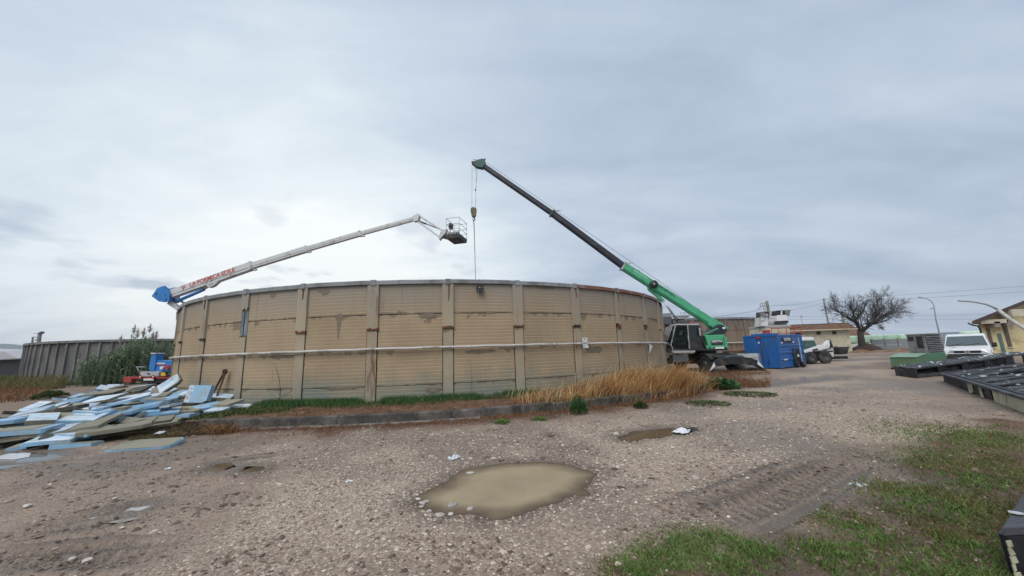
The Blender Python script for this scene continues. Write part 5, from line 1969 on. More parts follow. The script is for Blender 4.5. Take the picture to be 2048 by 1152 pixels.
# truck: rear seen past the tank; frame runs away from the camera
TY = 27.0


def tk(u, v, dy=0.0):
    return PY(u, v, TY) - BL + Vector((0, dy, 0))


def tbox(m, u0, u1, v0, v1, dy, dep):
    v0s, v1s = v0, v1
    pts = [tk(u0, v1, dy), tk(u1, v1, dy), tk(u1, v0, dy), tk(u0, v0, dy)]
    m.prism(pts, (0, dep, 0))
    return m


tbox(MB(), 283, 350, 752, 760, 0.2, 7.5).build('chassis', 'black_paint', lift)
tbox(MB(), 246, 356, 754, 757.5, 0.05, 0.3).build('outrigger_beam', 'red_paint', lift, bevel=0.01)
tbox(MB(), 246, 262, 757.5, 765, 0.0, 0.4).build('outrigger_foot', 'red_paint', lift, bevel=0.02)
tbox(MB(), 280, 318, 743, 753, 0.0, 0.5).build('rear_locker', 'light_grey', lift, bevel=0.01)
tbox(MB(), 295, 300, 746.5, 749, -0.02, 0.03).build('lock', 'black_paint', lift)
tbox(MB(), 322, 331, 745, 752, -0.02, 0.05).build('marker_plate', 'yellow_paint', lift)
tbox(MB(), 289, 334, 721, 744, 0.4, 2.0).build('turret_base', 'bright_blue', lift, bevel=0.03)
tk_m = MB()
tk_m.prism([tk(u, v, 0.3) for u, v in ((289, 742), (300, 742), (303, 727), (304, 708), (296, 707), (291, 722))], (0, 0.6, 0))
tk_m.build('stabiliser_column', 'bright_blue', lift, bevel=0.03)
tbox(MB(), 296, 305, 705.5, 708, 0.2, 0.8).build('column_cap', 'white_paint', lift)
tbox(MB(), 300, 320, 726, 728.5, 0.38, 0.02).build('white_trim', 'white_paint', lift)
tbox(MB(), 297, 320, 729.5, 731.5, 0.38, 0.02).build('red_trim', 'red_paint', lift)
tbox(MB(), 333, 350, 726, 741, 0.3, 1.5).build('hydraulic_unit', 'bright_blue', lift, bevel=0.02)
tbox(MB(), 345, 362, 698, 728, 1.5, 2.0).build('cab_back', 'black_paint', lift, bevel=0.03)
tbox(MB(), 349, 364, 690, 699, 1.2, 2.0).build('cab_roof', 'bright_blue', lift, bevel=0.03)
m_ = MB()
q = tk(327.5, 735, 0.25)
m_.tube(q, q + Vector((0, 0.3, 0)), 0.17, n=14)
m_.build('red_reel', 'red_paint', lift)
m_ = MB()
q = tk(317, 736, 0.2)
m_.tube(q, q + Vector((0, 0.2, 0)), 0.11, n=12)
m_.build('work_lamp', 'clean_white', lift)
m_ = MB()
m_.path([tk(272, 734), tk(291, 734)], 0.03, 6)
m_.path([tk(274, 734), tk(277, 742), tk(283, 743)], 0.025, 6)
m_.build('side_rail', 'light_grey', lift)
for u_ in (281.5, 307.5):
    q = tk(u_, 753.8, -0.02)
    m_ = MB()
    m_.lathe([(0.0, -0.03), (0.06, -0.03), (0.065, 0.02), (0.12, 0.02), (0.125, -0.03), (0.125, 0.05), (0, 0.05)], q, 'Y', 16)
    t_ = m_.build('tail_lamp', 'lens_red', lift)
    MB().lathe([(0.0, -0.036), (0.055, -0.036), (0.055, -0.02)], q, 'Y', 12).build('lamp_glass', 'clean_white', t_)
tbox(MB(), 287, 307, 757, 761, 0.0, 0.02).build('licence_plate', 'white_sign', lift)
tbox(MB(), 276, 345, 760, 766, 0.15, 0.12).build('rear_bumper', 'black_paint', lift, bevel=0.01)
for u_ in (286, 336):
    for dy in (1.0, 5.2):
        q = tk(u_, 764, dy)
        q.z = 0.48
        m_ = MB()
        m_.lathe([(0.2, -0.18), (0.44, -0.18), (0.48, -0.12), (0.48, 0.12), (0.44, 0.18), (0.2, 0.18), (0.0, 0.1)], q, 'X', 20)
        m_.build('wheel', 'rubber', lift)
m_ = MB()
m_.lathe([(0.0, 1.0), (0.8, 1.0), (0.8, 1.3), (0.5, 1.4), (0.45, 3.0), (0.0, 3.0)], (turn.x + 1.3, turn.y, 0), 'Z', 20)
m_.build('turntable', 'bright_blue', lift)

# ================================================================== FAR RIBBED TANK, LEFT
def ring_tank(name, label, cx, cy, Rr, H, amin, amax, ribdeg, mode):
    t_ = thing(name, label, 'tank', (cx, cy, 0))

    def q(ang, r, z):
        a_ = R(ang)
        return Vector((r * math.sin(a_), -r * math.cos(a_), z))

    def block(a0, a1, r0, r1, z0, z1, n=2):
        m = MB()
        vs, fs = [], []
        for i in range(n + 1):
            aa = a0 + (a1 - a0) * i / n
            vs += [q(aa, r0, z0), q(aa, r1, z0), q(aa, r1, z1), q(aa, r0, z1)]
        for i in range(n):
            o = i * 4
            for k in range(4):
                fs.append((o + k, o + (k + 1) % 4, o + 4 + (k + 1) % 4, o + 4 + k))
        fs += [(3, 2, 1, 0), (n * 4, n * 4 + 1, n * 4 + 2, n * 4 + 3)]
        return m.add(vs, fs)
    if mode == 'ribs':
        k = 0
        a_ = amin
        while a_ < amax:
            block(a_, a_ + ribdeg - 0.02, Rr - 0.2, Rr, -0.1, H, 1).build('wall_panel', 'dark_concrete', t_)
            m = block(a_ - 0.28, a_ + 0.28, Rr - 0.02, Rr + 0.16, -0.1, H - 0.25, 1)
            m.build('rib', 'rib_concrete', t_)
            a_ += ribdeg
        a_ = amin
        while a_ < amax:
            block(a_ + 0.02, a_ + 4 * ribdeg - 0.02, Rr - 0.3, Rr + 0.24, H - 0.25, H, 4).build('rim', 'rib_concrete', t_)
            a_ += 4 * ribdeg
    block(amax + 0.1, amin + 359.8, Rr - 0.25, Rr - 0.01, 0, H - 0.02, 50).build('back_wall', 'dark_concrete', t_)
    return t_, block, q


ring_tank('storage_tank', 'far grey concrete tank with close vertical ribs behind the reeds', -48.7, 56.0, 16.0, 4.75, -78, 88, 4.0, 'ribs')

# second clad tank behind the crane
t2, blk, q2 = ring_tank('storage_tank', 'stained beige clad tank in the distance behind the green crane', 19.2, 55.0, 16.2, 4.75, -75, 72, SEG, 'none')
wall_mat('clad_far', (0.27, 0.215, 0.16), lines=(3.31, None, None), rust=0.55)
a_ = -74.0
while a_ < 70:
    for z0, z1 in ((0.0, 3.30), (3.33, 4.55)):
        blk(a_ + 0.75, a_ + SEG - 0.75, 16.0, 16.2, z0, z1, 3).build('cladding_panel', 'clad_far', t2)
    blk(a_ - 0.7, a_ + 0.7, 16.0, 16.27, 0.0, 4.55, 1).build('pilaster', 'clad_far', t2)
    blk(a_ - 0.74, a_ - 0.7, 16.0, 16.22, 0.0, 4.55, 1).build('sealant', 'sealant', t2)
    blk(a_ + 0.02, a_ + SEG - 0.02, 15.9, 16.32, 4.55, 4.75, 3).build('coping', 'coping_grey', t2)
    a_ += SEG
m_ = MB()
m_.path([q2(x_, 16.36, 2.0) for x_ in np.arange(-70, 70, 4)], 0.06, 8)
m_.build('pipe', 'pipe_white', t2)

# walkway platform with roof panels seen above the cab, on the second tank
pw = thing('steel_platform', 'grey steel platform with railings above the crane cab', 'platform', PY(1350, 700, 36) * 1.0)
pw.location.z = 0
o_ = pw.location.copy()


def rel(u, v, y):
    return PY(u, v, y) - o_


m_ = MB()
m_.prism([rel(1318, 649, 36), rel(1343, 648, 36), rel(1343, 626, 36), rel(1318, 627, 36)], (0, 3, 0))
cabn = m_.build('cabin', 'grey_paint', pw)
m_ = MB()
m_.prism([rel(1318, 634.5, 35.98), rel(1343, 634, 35.98), rel(1343, 626, 35.98), rel(1318, 627, 35.98)], (0, 0.02, 0))
m_.build('light_band', 'shed_wall', cabn)
for (ua, ub, va, vb, mt) in ((1344, 1376, 634, 638, 'shed_roof'), (1346, 1388, 640, 646, 'dark_concrete'), (1350, 1380, 631, 633, 'shed_roof')):
    m_ = MB()
    m_.prism([rel(ua, vb, 37), rel(ub, vb - 1, 37), rel(ub, va - 1, 37), rel(ua, va, 37)], (0, 4, 0))
    m_.build('deck_plate', mt, pw)
m_ = MB()
for u_ in (1362, 1370, 1378):
    m_.tube(rel(u_, 645, 36.9), rel(u_ - 1, 624, 36.9), 0.03, n=5)
m_.tube(rel(1362, 632, 36.9), rel(1380, 631, 36.9), 0.025, n=5)
m_.tube(rel(1362, 626, 36.9), rel(1378, 625, 36.9), 0.025, n=5)
m_.build('railing', 'galv', pw)
m_ = MB()
for u_ in (1321, 1341, 1385):
    b_ = rel(u_, 649, 37.4)
    m_.tube(Vector((b_.x, b_.y, 0)), b_, 0.1, n=6)
m_.build('post', 'grey_paint', pw)

# ================================================================== BLUE CONTAINER
CB = Vector((18.4, 25.5, 0))
e1 = Vector((0.848, 0.53, 0)).normalized()
cont = thing('site_container', 'blue steel site container standing right of the crane', 'container', CB, math.atan2(e1.y, e1.x))
CL, CW_, CH = 4.0, 2.25, 2.32
m_ = MB()
m_.bb(0.03, CL - 0.03, 0.03, CW_ - 0.03, 0.12, CH - 0.03)
m_.build('body', 'blue_paint', cont)
for x_ in (0.0, CL):
    for y_ in (0.0, CW_):
        MB().box((x_ + (0.06 if x_ == 0 else -0.06), y_ + (0.06 if y_ == 0 else -0.06), CH / 2 + 0.04), (0.12, 0.12, CH)).build('corner_post', 'blue_paint', cont, bevel=0.01)
for z_ in (0.14, CH + 0.02):
    m_ = MB()
    for y_ in (0.05, CW_ - 0.05):
        m_.box((CL / 2, y_, z_), (CL - 0.24, 0.09, 0.12))
    for x_ in (0.05, CL - 0.05):
        m_.box((x_, CW_ / 2, z_), (0.09, CW_ - 0.24, 0.12))
    m_.build('rail', 'blue_paint', cont, bevel=0.01) if False else None
for z_ in (0.14, CH):
    for y_ in (0.05, CW_ - 0.05):
        MB().box((CL / 2, y_, z_), (CL - 0.25, 0.09, 0.12)).build('side_rail', 'blue_paint', cont, bevel=0.01)
    for x_ in (0.05, CL - 0.05):
        MB().box((x_, CW_ / 2, z_), (0.09, CW_ - 0.25, 0.12)).build('end_rail', 'blue_paint', cont, bevel=0.01)
for z_ in (0.62, 1.10, 1.58):           # pressed horizontal ribs on the long face
    m_ = MB()
    m_.prism([(0.15, 0.03, z_ - 0.07), (0.15, -0.02, z_ - 0.03), (0.15, -0.02, z_ + 0.03), (0.15, 0.03, z_ + 0.07)], (CL - 0.3, 0, 0))
    m_.build('rib', 'blue_paint', cont)
m_ = MB().box((0.03, CW_ * 0.48, CH / 2), (0.03, 0.02, CH - 0.3))
m_.build('door_joint', 'black_paint', cont)
for y_ in (0.75, 1.45):
    MB().tube((-0.02, y_, 0.25), (-0.02, y_, CH - 0.15), 0.02, n=6).build('locking_bar', 'blue_paint', cont)
m_ = MB().box((1.45, -0.025, 1.98), (1.5, 0.012, 0.34))
pl_ = m_.build('company_plate', 'black_paint', cont)
text_part('lettering', 'DSETMA', 0.26, frame_from(Vector((1.45, -0.034, 2.02)), (1, 0, 0), (0, 0, 1)), 'clean_white', pl_, 0.002, 1.1, 0.006)
for x_, z_, w_, h_ in ((0.52, 1.80, 0.30, 0.08), (2.35, 1.82, 0.28, 0.08), (0.75, 0.62, 0.55, 0.08)):
    MB().box((x_, -0.026, z_), (w_, 0.01, h_)).build('sticker', 'clean_white', cont)
MB().box((3.35, -0.012, CH / 2), (0.03, 0.03, CH - 0.4)).build('white_strap', 'white_sign', cont)
MB().box((-0.012, 1.2, 1.85), (0.02, 0.09, 0.11)).build('sticker', 'clean_white', cont)
MB().box((-0.012, 1.22, 2.2), (0.03, 0.4, 0.10)).build('red_hook', 'red_paint', cont)
MB().box((0.5, 1.0, CH + 0.1), (0.9, 1.4, 0.14)).build('roof_box', 'blue_paint', cont, bevel=0.02)

# ================================================================== IBC WATER TANK
pc = PY(1495, 725, 25.7)
ibc = thing('ibc_tank', 'caged white plastic liquid tank in front of the blue container', 'tank', (pc.x, 25.7, 0), R(6))
m_ = MB().box((0, 0, 0.64), (1.12, 0.92, 0.94))
m_.build('bottle', 'plastic_white', ibc, bevel=0.07)
m_ = MB()
m_.lathe([(0.0, 0), (0.12, 0), (0.12, 0.05), (0, 0.05)], (0, 0, 1.11), 'Z', 14)
m_.build('cap', 'black_paint', ibc)
cg = MB()
X, Y = 0.59, 0.49
for i in range(8):
    x_ = -X + i * 2 * X / 7
    for y_ in (-Y, Y):
        cg.tube((x_, y_, 0.15), (x_, y_, 1.14), 0.012, n=5)
for i in range(1, 6):
    y_ = -Y + i * 2 * Y / 6
    for x_ in (-X, X):
        cg.tube((x_, y_, 0.15), (x_, y_, 1.14), 0.012, n=5)
for z_ in (0.17, 0.4, 0.64, 0.88, 1.13):
    for y_ in (-Y, Y):
        cg.tube((-X, y_, z_), (X, y_, z_), 0.012, n=5)
    for x_ in (-X, X):
        cg.tube((x_, -Y, z_), (x_, Y, z_), 0.012, n=5)
cg.build('cage', 'galv', ibc)
m_ = MB()
m_.bb(-0.6, 0.6, -0.5, 0.5, 0.10, 0.14)
for x_ in (-0.5, 0, 0.5):
    m_.bb(x_ - 0.08, x_ + 0.08, -0.5, 0.5, 0.0, 0.10)
m_.build('pallet', 'black_paint', ibc)

# red steel section lying behind it
m_ = MB().beam(PY(1446, 705, 28.5), PY(1490, 703, 28.0), 0.2, 0.18)
tag(m_.build('steel_beam', 'rusty'), 'rusty red steel beam lying between crane and blue container', 'beam')

# ================================================================== WHITE FILTER MACHINE WITH RED RAILING
FY = 33.0
fo = PY(1556, 700, FY); fo.z = 0
fm = thing('filter_unit', 'white machine with two hooded outlets and red railing behind the blue container', 'machine', fo)


def fr(u, v, dy=0.0):
    return PY(u, v, FY) - fo + Vector((0, dy, 0))


def fbox(name, px, dy, dep, mt, par=None, bev=0.01):
    m = MB()
    m.prism([fr(u, v, dy) for u, v in px], (0, dep, 0))
    return m.build(name, mt, par or fm, bevel=bev)


def rct(u0, u1, v0, v1, sl=0.035):
    k = (u1 - u0) * sl
    return [(u0, v1), (u1, v1 - k), (u1, v0 - k), (u0, v0)]


fbox('body', rct(1533, 1580, 655, 712), 0.0, 2.4, 'cream_wall')
fbox('top_rail', rct(1532, 1581, 651, 655), -0.05, 2.5, 'light_grey')
fbox('left_hood', rct(1528, 1541, 634, 652), 0.3, 1.0, 'white_paint')
fbox('left_flap', [(1530, 634), (1541, 634), (1532, 623), (1520, 625)], 0.25, 0.05, 'louvre_grey')
fbox('left_outlet', rct(1532, 1547, 622, 636), 0.6, 0.8, 'black_paint')
fbox('left_outlet_box', rct(1531, 1541, 627, 635), 0.35, 0.3, 'white_paint')
m_ = MB().tube(fr(1541, 644.5, 0.8), fr(1582, 643, 0.8), 0.36, n=16)
m_.build('drum', 'light_grey', fm)
fbox('right_hood', [(1555, 642), (1577, 641), (1577, 632), (1573, 629.5), (1559, 630), (1555, 633)], 0.1, 1.0, 'clean_white')
fbox('right_hood_shade', rct(1555, 1578, 642, 646), 0.05, 1.2, 'black_paint')  # black slab put in for the shade under the right hood
ro = fbox('right_outlet', rct(1558, 1574, 620.5, 630), 0.2, 0.8, 'black_paint')
fbox('mullion', rct(1564.5, 1567.5, 621.5, 629), 0.17, 0.03, 'clean_white', ro)
fbox('right_flap', [(1573, 631), (1581, 632), (1584, 619), (1573, 619.5)], 0.15, 0.05, 'louvre_grey')
fbox('red_box', rct(1523, 1531, 661, 668), -0.6, 0.5, 'red_paint')
m_ = MB()
for u_ in (1532, 1545, 1561, 1577, 1590):
    m_.tube(fr(u_, 658, -0.7), fr(u_ + 2, 705, -0.7), 0.035, n=6)
for v_ in (658, 668):
    m_.tube(fr(1531, v_, -0.7), fr(1590, v_ - 2, -0.7), 0.035, n=6)
m_.tube(fr(1577, 657, -0.7), fr(1590, 657, 1.4), 0.035, n=6)
m_.tube(fr(1577, 657, 1.4), fr(1590, 656, -0.7), 0.03, n=6)
m_.build('railing', 'red_paint', fm)
fbox('control_cabinet', rct(1594, 1602, 671, 690), -0.4, 0.5, 'light_grey')
fbox('rear_ladder', rct(1519, 1520.5, 657, 700), 0.3, 0.05, 'light_grey')

# ================================================================== TELEHANDLER
HY = 30.0
ho = PY(1640, 722, HY); ho.z = 0
th = thing('telehandler', 'white and black telehandler with lowered boom before the low building', 'telehandler', ho)


def hr_(u, v, dy=0.0):
    return PY(u, v, HY) - ho + Vector((0, dy, 0))


def hbox(name, px, dy, dep, mt, par=None, bev=0.02):
    m = MB()
    m.prism([hr_(u, v, dy) for u, v in px], (0, dep, 0))
    return m.build(name, mt, par or th, bevel=bev)


hbox('chassis', [(1610, 719), (1662, 717), (1660, 702), (1640, 702), (1612, 706)], 0.3, 1.3, 'black_paint')
cabh = hbox('cab', [(1611, 701), (1642, 699), (1641, 690), (1637, 681), (1614, 681.5), (1611, 692)], 0.4, 1.1, 'head_green')
hbox('cab_window', [(1617, 694), (1624, 693.5), (1625, 685), (1619, 685)], 0.385, 0.02, 'wind_glass', cabh, 0)
hbox('cab_window', [(1627, 693), (1635, 692.5), (1634, 684.5), (1628, 684.5)], 0.385, 0.02, 'wind_glass', cabh, 0)
hbox('cab_roof', [(1612, 681), (1636, 680), (1635, 674), (1614, 674)], 0.35, 1.2, 'clean_white', cabh, 0.05)
hbox('beacon', [(1635.5, 680), (1637.5, 680), (1637.5, 676), (1635.5, 676)], 0.6, 0.2, 'black_paint', cabh, 0)
bm_ = hbox('boom', [(1607, 702), (1611, 706), (1660, 696), (1662, 690), (1644, 690), (1625, 696)], 0.05, 0.3, 'clean_white')
hbox('name_panel', [(1626, 702), (1637, 700), (1636.5, 696.6), (1625.5, 698.8)], 0.03, 0.02, 'black_paint', bm_, 0)
hbox('boom_head', [(1650, 692), (1660, 694), (1662, 684), (1659, 680), (1655, 686)], 0.02, 0.4, 'clean_white')
hbox('fork_carriage', [(1661, 696), (1667, 694), (1663, 683), (1659, 679)], 0.0, 0.5, 'black_paint')
hbox('engine_cover', [(1658, 716), (1672, 714), (1671, 697), (1667, 694), (1659, 699)], 0.2, 1.0, 'white_paint')
hbox('grille', [(1659, 704.5), (1670, 703.5), (1670, 701), (1659, 702)], 0.18, 0.02, 'black_paint', None, 0)
hbox('red_post', [(1672, 714), (1676.5, 713), (1676, 695), (1672, 695.5)], 0.4, 0.4, 'red_paint')
for u_, s_ in ((1622, 0), (1652, 0), (1624, 1.4), (1654, 1.4)):
    q = hr_(u_, 716, s_ + 0.1); q.z = 0.5
    m_ = MB()
    m_.lathe([(0.2, -0.16), (0.45, -0.18), (0.5, -0.12), (0.5, 0.12), (0.45, 0.18), (0.2, 0.16)], q, 'Y', 20)
    w_ = m_.build('wheel', 'rubber', th)
    MB().lathe([(0.24, -0.15), (0.2, -0.08), (0.08, -0.1), (0.0, -0.1)], q, 'Y', 14).build('rim', 'grey_paint', w_)
hbox('red_seat_guard', [(1603, 704), (1608, 703), (1607, 690), (1603, 690)], 0.9, 0.4, 'red_paint')

# black skip behind it
so_ = PY(1687, 716, 33); so_.z = 0
sk_ = MB()
sk_.prism([PY(u, v, 33) - so_ for u, v in ((1680, 709), (1695, 708), (1699, 693), (1676, 694.5))], (0, 1.6, 0))
sk_.box((0, 0.8, 0.30), (1.2, 1.2, 0.25))
o = sk_.build('waste_skip', 'black_paint', bevel=0.02); o.location = so_
tag(o, 'black tipping skip standing right of the telehandler', 'skip')
# dark trolley at the container's corner
so_ = PY(1598, 728, 26.5); so_.z = 0
tr = thing('hand_trolley', 'black trolley with wheels beside the corner of the blue container', 'trolley', so_)
m_ = MB()
for x_ in (-0.18, 0.18):
    m_.path([(x_, 0.1, 1.35), (x_, 0.0, 0.5), (x_, -0.1, 0.15)], 0.05, 6)
for z_ in (0.3, 0.7, 1.05, 1.3):
    m_.tube((-0.18, 0.05, z_), (0.18, 0.05, z_), 0.05, n=6)
m_.box((0, 0.2, 0.75), (0.34, 0.35, 0.9))
m_.build('frame', 'black_paint', tr)
for x_ in (-0.24, 0.24):
    MB().lathe([(0.05, -0.05), (0.2, -0.06), (0.22, 0), (0.2, 0.06), (0.05, 0.05)], (x_, -0.05, 0.22), 'X', 16).build('wheel', 'rubber', tr)
MB().box((-0.05, -0.12, 0.85), (0.1, 0.04, 0.16)).build('tag_plate', 'white_sign', tr)

# ================================================================== LOW CREAM BUILDING
WY = 57.0
wo = PY(1650, 702, WY); wo.z = 0
wb = thing('service_building', 'low cream building with brown mansard roof beside the bare tree', 'building', wo)


def wr(u, v, dy=0.0):
    return PY(u, v, WY) - wo + Vector((0, dy, 0))


xl, xr = wr(1575, 690).x, wr(1703, 690).x
zt = wr(1650, 661).z
wm = MB().bb(xl, xr, 0, 8, 0, zt)
wall_o = wm.build('wall', 'cream_wall', wb)
xd0, xd1 = wr(1594, 690).x, wr(1608.5, 690).x
MB().bb(xd0, xd1, -0.03, 0.02, 0, zt - 0.2).build('doorway', 'shed_dark', wb)
for u0, u1 in ((1633, 1641), (1664.5, 1673)):
    a_, b_ = wr(u0, 668).x, wr(u1, 668).x
    f_ = MB().bb(a_, b_, -0.05, 0.02, zt - 0.62, zt - 0.12).build('window', 'shutter_brown', wb)
    MB().bb(a_ + 0.06, b_ - 0.06, -0.06, -0.052, zt - 0.55, zt - 0.2).build('pane', 'dark_glass', f_)
a_, b_ = wr(1667, 690).x, wr(1673, 690).x
MB().bb(a_, b_, -0.12, 0.0, 0.55, 1.05).build('meter_box', 'louvre_grey', wb)
ov = 0.75
rt = zt + 1.0
rfm = MB()
y0, y1 = -ov, 8 + ov
rfm.add([(xl - ov, y0, zt + 0.14), (xr + ov, y0, zt + 0.14), (xr + ov, y1, zt + 0.14), (xl - ov, y1, zt + 0.14),
         (xl, y0 + 0.55, rt), (xr - 0.1, y0 + 0.55, rt), (xr - 0.1, y1 - 0.55, rt), (xl, y1 - 0.55, rt)],
        [(3, 2, 1, 0), (4, 5, 6, 7), (0, 1, 5, 4), (1, 2, 6, 5), (2, 3, 7, 6), (3, 0, 4, 7)])
rfo = rfm.build('roof', 'brown_roof', wb)
nr_t = 34
for i in range(nr_t):                     # courses of tiles show as slight upright ridges
    x_ = xl - ov + (xr - xl + 2 * ov) * (i + 0.5) / nr_t
    MB().beam((x_, y0 - 0.01, zt + 0.17), (min(max(x_, xl), xr - 0.1), y0 + 0.54, rt + 0.02), 0.10, 0.05).build('tile_row', 'brown_roof', rfo)
MB().bb(xl - ov - 0.03, xr + ov + 0.03, y0 - 0.04, y0 + 0.05, zt + 0.0, zt + 0.16).build('fascia', 'cream_wall', rfo)
MB().bb(xr + ov - 0.06, xr + ov + 0.03, y0 + 0.06, y1, zt + 0.0, zt + 0.16).build('fascia', 'cream_wall', rfo)
MB().bb(xl - ov, xr + ov - 0.07, y0 + 0.06, y1, zt + 0.02, zt + 0.12).build('soffit', 'cream_wall', rfo)
MB().bb(xl - 0.05, xr - 0.05, y0 + 0.5, y0 + 0.6, rt, rt + 0.08).build('ridge', 'dark_roof', rfo)
# second roof behind
b2 = PY(1712, 690, 68); b2.z = 0
hb2 = thing('outbuilding', 'small brown-roofed outbuilding partly hidden by the tree trunk', 'building', b2)
w_ = 6.0
MB().bb(-w_ / 2, w_ / 2 - 0.8, 0, 5, 0, 2.6).build('wall', 'cream_wall', hb2)
m_ = MB()
m_.prism([(-w_ / 2 - 0.4, -0.5, 2.5), (w_ / 2, -0.5, 2.5), (w_ / 2 - 0.2, 1.6, 4.2), (-w_ / 2 - 0.2, 1.6, 4.4)], (0, 0.2, 0.1))
m_.prism([(-w_ / 2 - 0.4, 5.5, 2.5), (w_ / 2, 5.5, 2.5), (w_ / 2 - 0.2, 1.9, 4.2), (-w_ / 2 - 0.2, 1.9, 4.4)], (0, 0.2, 0.1))
m_.build('roof', 'brown_roof', hb2)


# ================================================================== BARE TREE
def make_tree():
    base = PY(1724, 690, 58.0)
    root = thing('bare_tree', 'big leafless tree with wide spreading crown on a dark mound', 'tree', (base.x, 58.0, 0))
    rg = random.Random(21)
    trunk, crown = MB(), MB()

    def tw(u, v, dy=0):
        return PY(u, v, 58.0 + dy) - Vector((base.x, 58.0, 0))
    segs = []

    def grow(p, d, ln, r, lvl):
        pts, rs = [p], [r]
        n = 3 if lvl > 1 else 4
        for i in range(n):
            d = (d + Vector((rg.uniform(-1, 1), rg.uniform(-1, 1), rg.uniform(-0.5, 0.9))) * (0.16 + 0.03 * lvl)).normalized()
            p = p + d * ln / n
            pts.append(p); rs.append(r * (1 - 0.5 * (i + 1) / n))
            if lvl < 6 and i >= (1 if lvl < 2 else 0) and ln > 0.30:
                for _ in range(2 if rg.random() < 0.17 else 1):
                    ax = d.orthogonal().normalized()
                    ax.rotate(Matrix.Rotation(rg.uniform(0, 2 * PI), 3, d))
                    nd = (d * math.cos(R(38)) + ax * math.sin(R(rg.uniform(28, 55))) + Vector((0, 0, -0.03))).normalized()
                    hz = Vector((p.x, p.y, 0))
                    if hz.length > 0.1:
                        nd = (nd + hz.normalized() * 0.14).normalized()
                    nd.y *= 0.85
                    grow(p, nd.normalized(), ln * rg.uniform(0.52, 0.74), rs[-1] * 0.62, lvl + 1)
        (trunk if lvl == 0 else crown).path(pts, [max(q, 0.010) for q in rs], 5 if lvl < 2 else 3, cap=False)
    fork = tw(1720, 663)
    trunk.path([Vector((0, 0, -0.2)), Vector((0, 0, 0.9)), tw(1722, 676), fork], [0.66, 0.50, 0.42, 0.40], 10)
    f2 = tw(1721, 668)
    limbs = [(fork, (1711, 640), (1703, 607), 0.27), (fork, (1738, 652), (1764, 622), 0.28), (f2, (1745, 648), (1790, 640), 0.20), (tw(1712, 645), (1690, 634), (1658, 611), 0.15),
             (tw(1738, 652), (1752, 634), (1757, 600), 0.17), (tw(1711, 640), (1727, 622), (1729, 600), 0.15), (tw(1755, 640), (1780, 625), (1806, 612), 0.15), (tw(1718, 655), (1735, 646), (1752, 655), 0.10)]
    for a0, mid, end, r in limbs:
        dy = rg.uniform(-2.4, 2.4)
        m_, e_ = tw(*mid, dy * 0.5), tw(*end, dy)
        e_ = m_.lerp(e_, 0.72)
        trunk.path([a0, a0.lerp(m_, 0.5) + Vector((0, 0, 0.1)), m_], [r, r * 0.85, r * 0.7], 7, cap=False)
        for f in (0.35, 0.6, 0.85):
            q = a0.lerp(m_, f)
            dd = Vector((rg.uniform(-1, 1), rg.uniform(-1, 1), 0.75)).normalized()
            grow(q, dd, 2.3, r * 0.34, 3)
        grow(m_, (e_ - m_).normalized(), (e_ - m_).length, r * 0.7, 1)
        for _ in range(2):
            dd = ((e_ - m_).normalized() + Vector((rg.uniform(-1, 1), rg.uniform(-1, 1), rg.uniform(-0.1, 0.9))) * 0.9).normalized()
            grow(m_, dd, (e_ - m_).length * rg.uniform(0.55, 0.85), r * 0.5, 2)
    trunk.build('trunk', 'bark', root, fix=False)
    crown.build('crown', 'twig', root, fix=False)
    m = MB()
    vs, fs = [], []
    n1, n2 = 20, 6
    for j in range(n2 + 1):
        for i in range(n1):
            a_ = 2 * PI * i / n1
            rr = (1 - j / n2) * (2.1 + 0.25 * math.sin(3 * a_) + rg.uniform(-0.12, 0.12)) + 0.02
            vs.append((rr * math.cos(a_) * 1.15 + 0.7, rr * math.sin(a_), 1.05 * math.sin(j / n2 * PI / 2) + rg.uniform(-0.05, 0.05) + 0.25 * (j / n2)))
    for j in range(n2):
        for i in range(n1):
            fs.append((j * n1 + i, j * n1 + (i + 1) % n1, (j + 1) * n1 + (i + 1) % n1, (j + 1) * n1 + i))
    m.add(vs, fs, True)
    m.build('root_mound', 'soil_mound', root)
    print('tree tris', len(crown.f) * 2)


make_tree()


# ================================================================== BALES, FENCE, BANK
def bale_mesh():
    m = MB()
    m.lathe([(0.0, 0.0), (0.58, 0.0), (0.68, 0.06), (0.71, 0.2), (0.72, 0.65), (0.71, 1.1), (0.67, 1.24), (0.56, 1.31), (0.0, 1.33)], (0, 0, 0), 'Z', 18)
    return m


brg = random.Random(5)
first = bale_mesh().build('wrapped_bale', 'bale_wrap')
tag(first, 'x', 'bale', 'wrapped bales beyond the fence')
white_b = bale_mesh().build('wrapped_bale', 'clean_white')
tag(white_b, 'x', 'bale', 'wrapped bales beyond the fence')
used = {}


def bale(u, y, lay, white, label):
    src = white_b if white else first
    o = src if not used.get(white) else src.copy()
    if used.get(white):
        COL.objects.link(o)
    used[white] = True
    p = PY(u, 680, y)
    o.location = (p.x + brg.uniform(-0.12, 0.12), y + brg.uniform(-0.3, 0.3), lay * 1.34)
    o.rotation_euler = (0, 0, brg.uniform(0, 6))
    s_ = brg.uniform(0.94, 1.05)
    o.scale = (s_, s_, 1)
    o['label'] = label


for i in range(13):
    u = 1703 + i * 14.2
    if u < 1740:
        lab = 'pale green wrapped bale in the upper row beside the tree trunk'
        lab2 = 'white wrapped bale in the lower row beside the tree trunk'
    else:
        lab = 'pale green wrapped bale in the upper row above the grey fence'
        lab2 = 'white wrapped bale in the lower row behind the grey fence'
    bale(u, 66, 1, False, lab)
    if u < 1800:
        bale(u + 1, 66, 0, True, lab2)
for i, u in enumerate((1938, 1952, 1966)):
    bale(u, 60, 1, False, 'pale green wrapped bale in the upper row between van and yellow house')
    bale(u + 1, 60, 0, True, 'white wrapped bale in the lower row between van and yellow house')

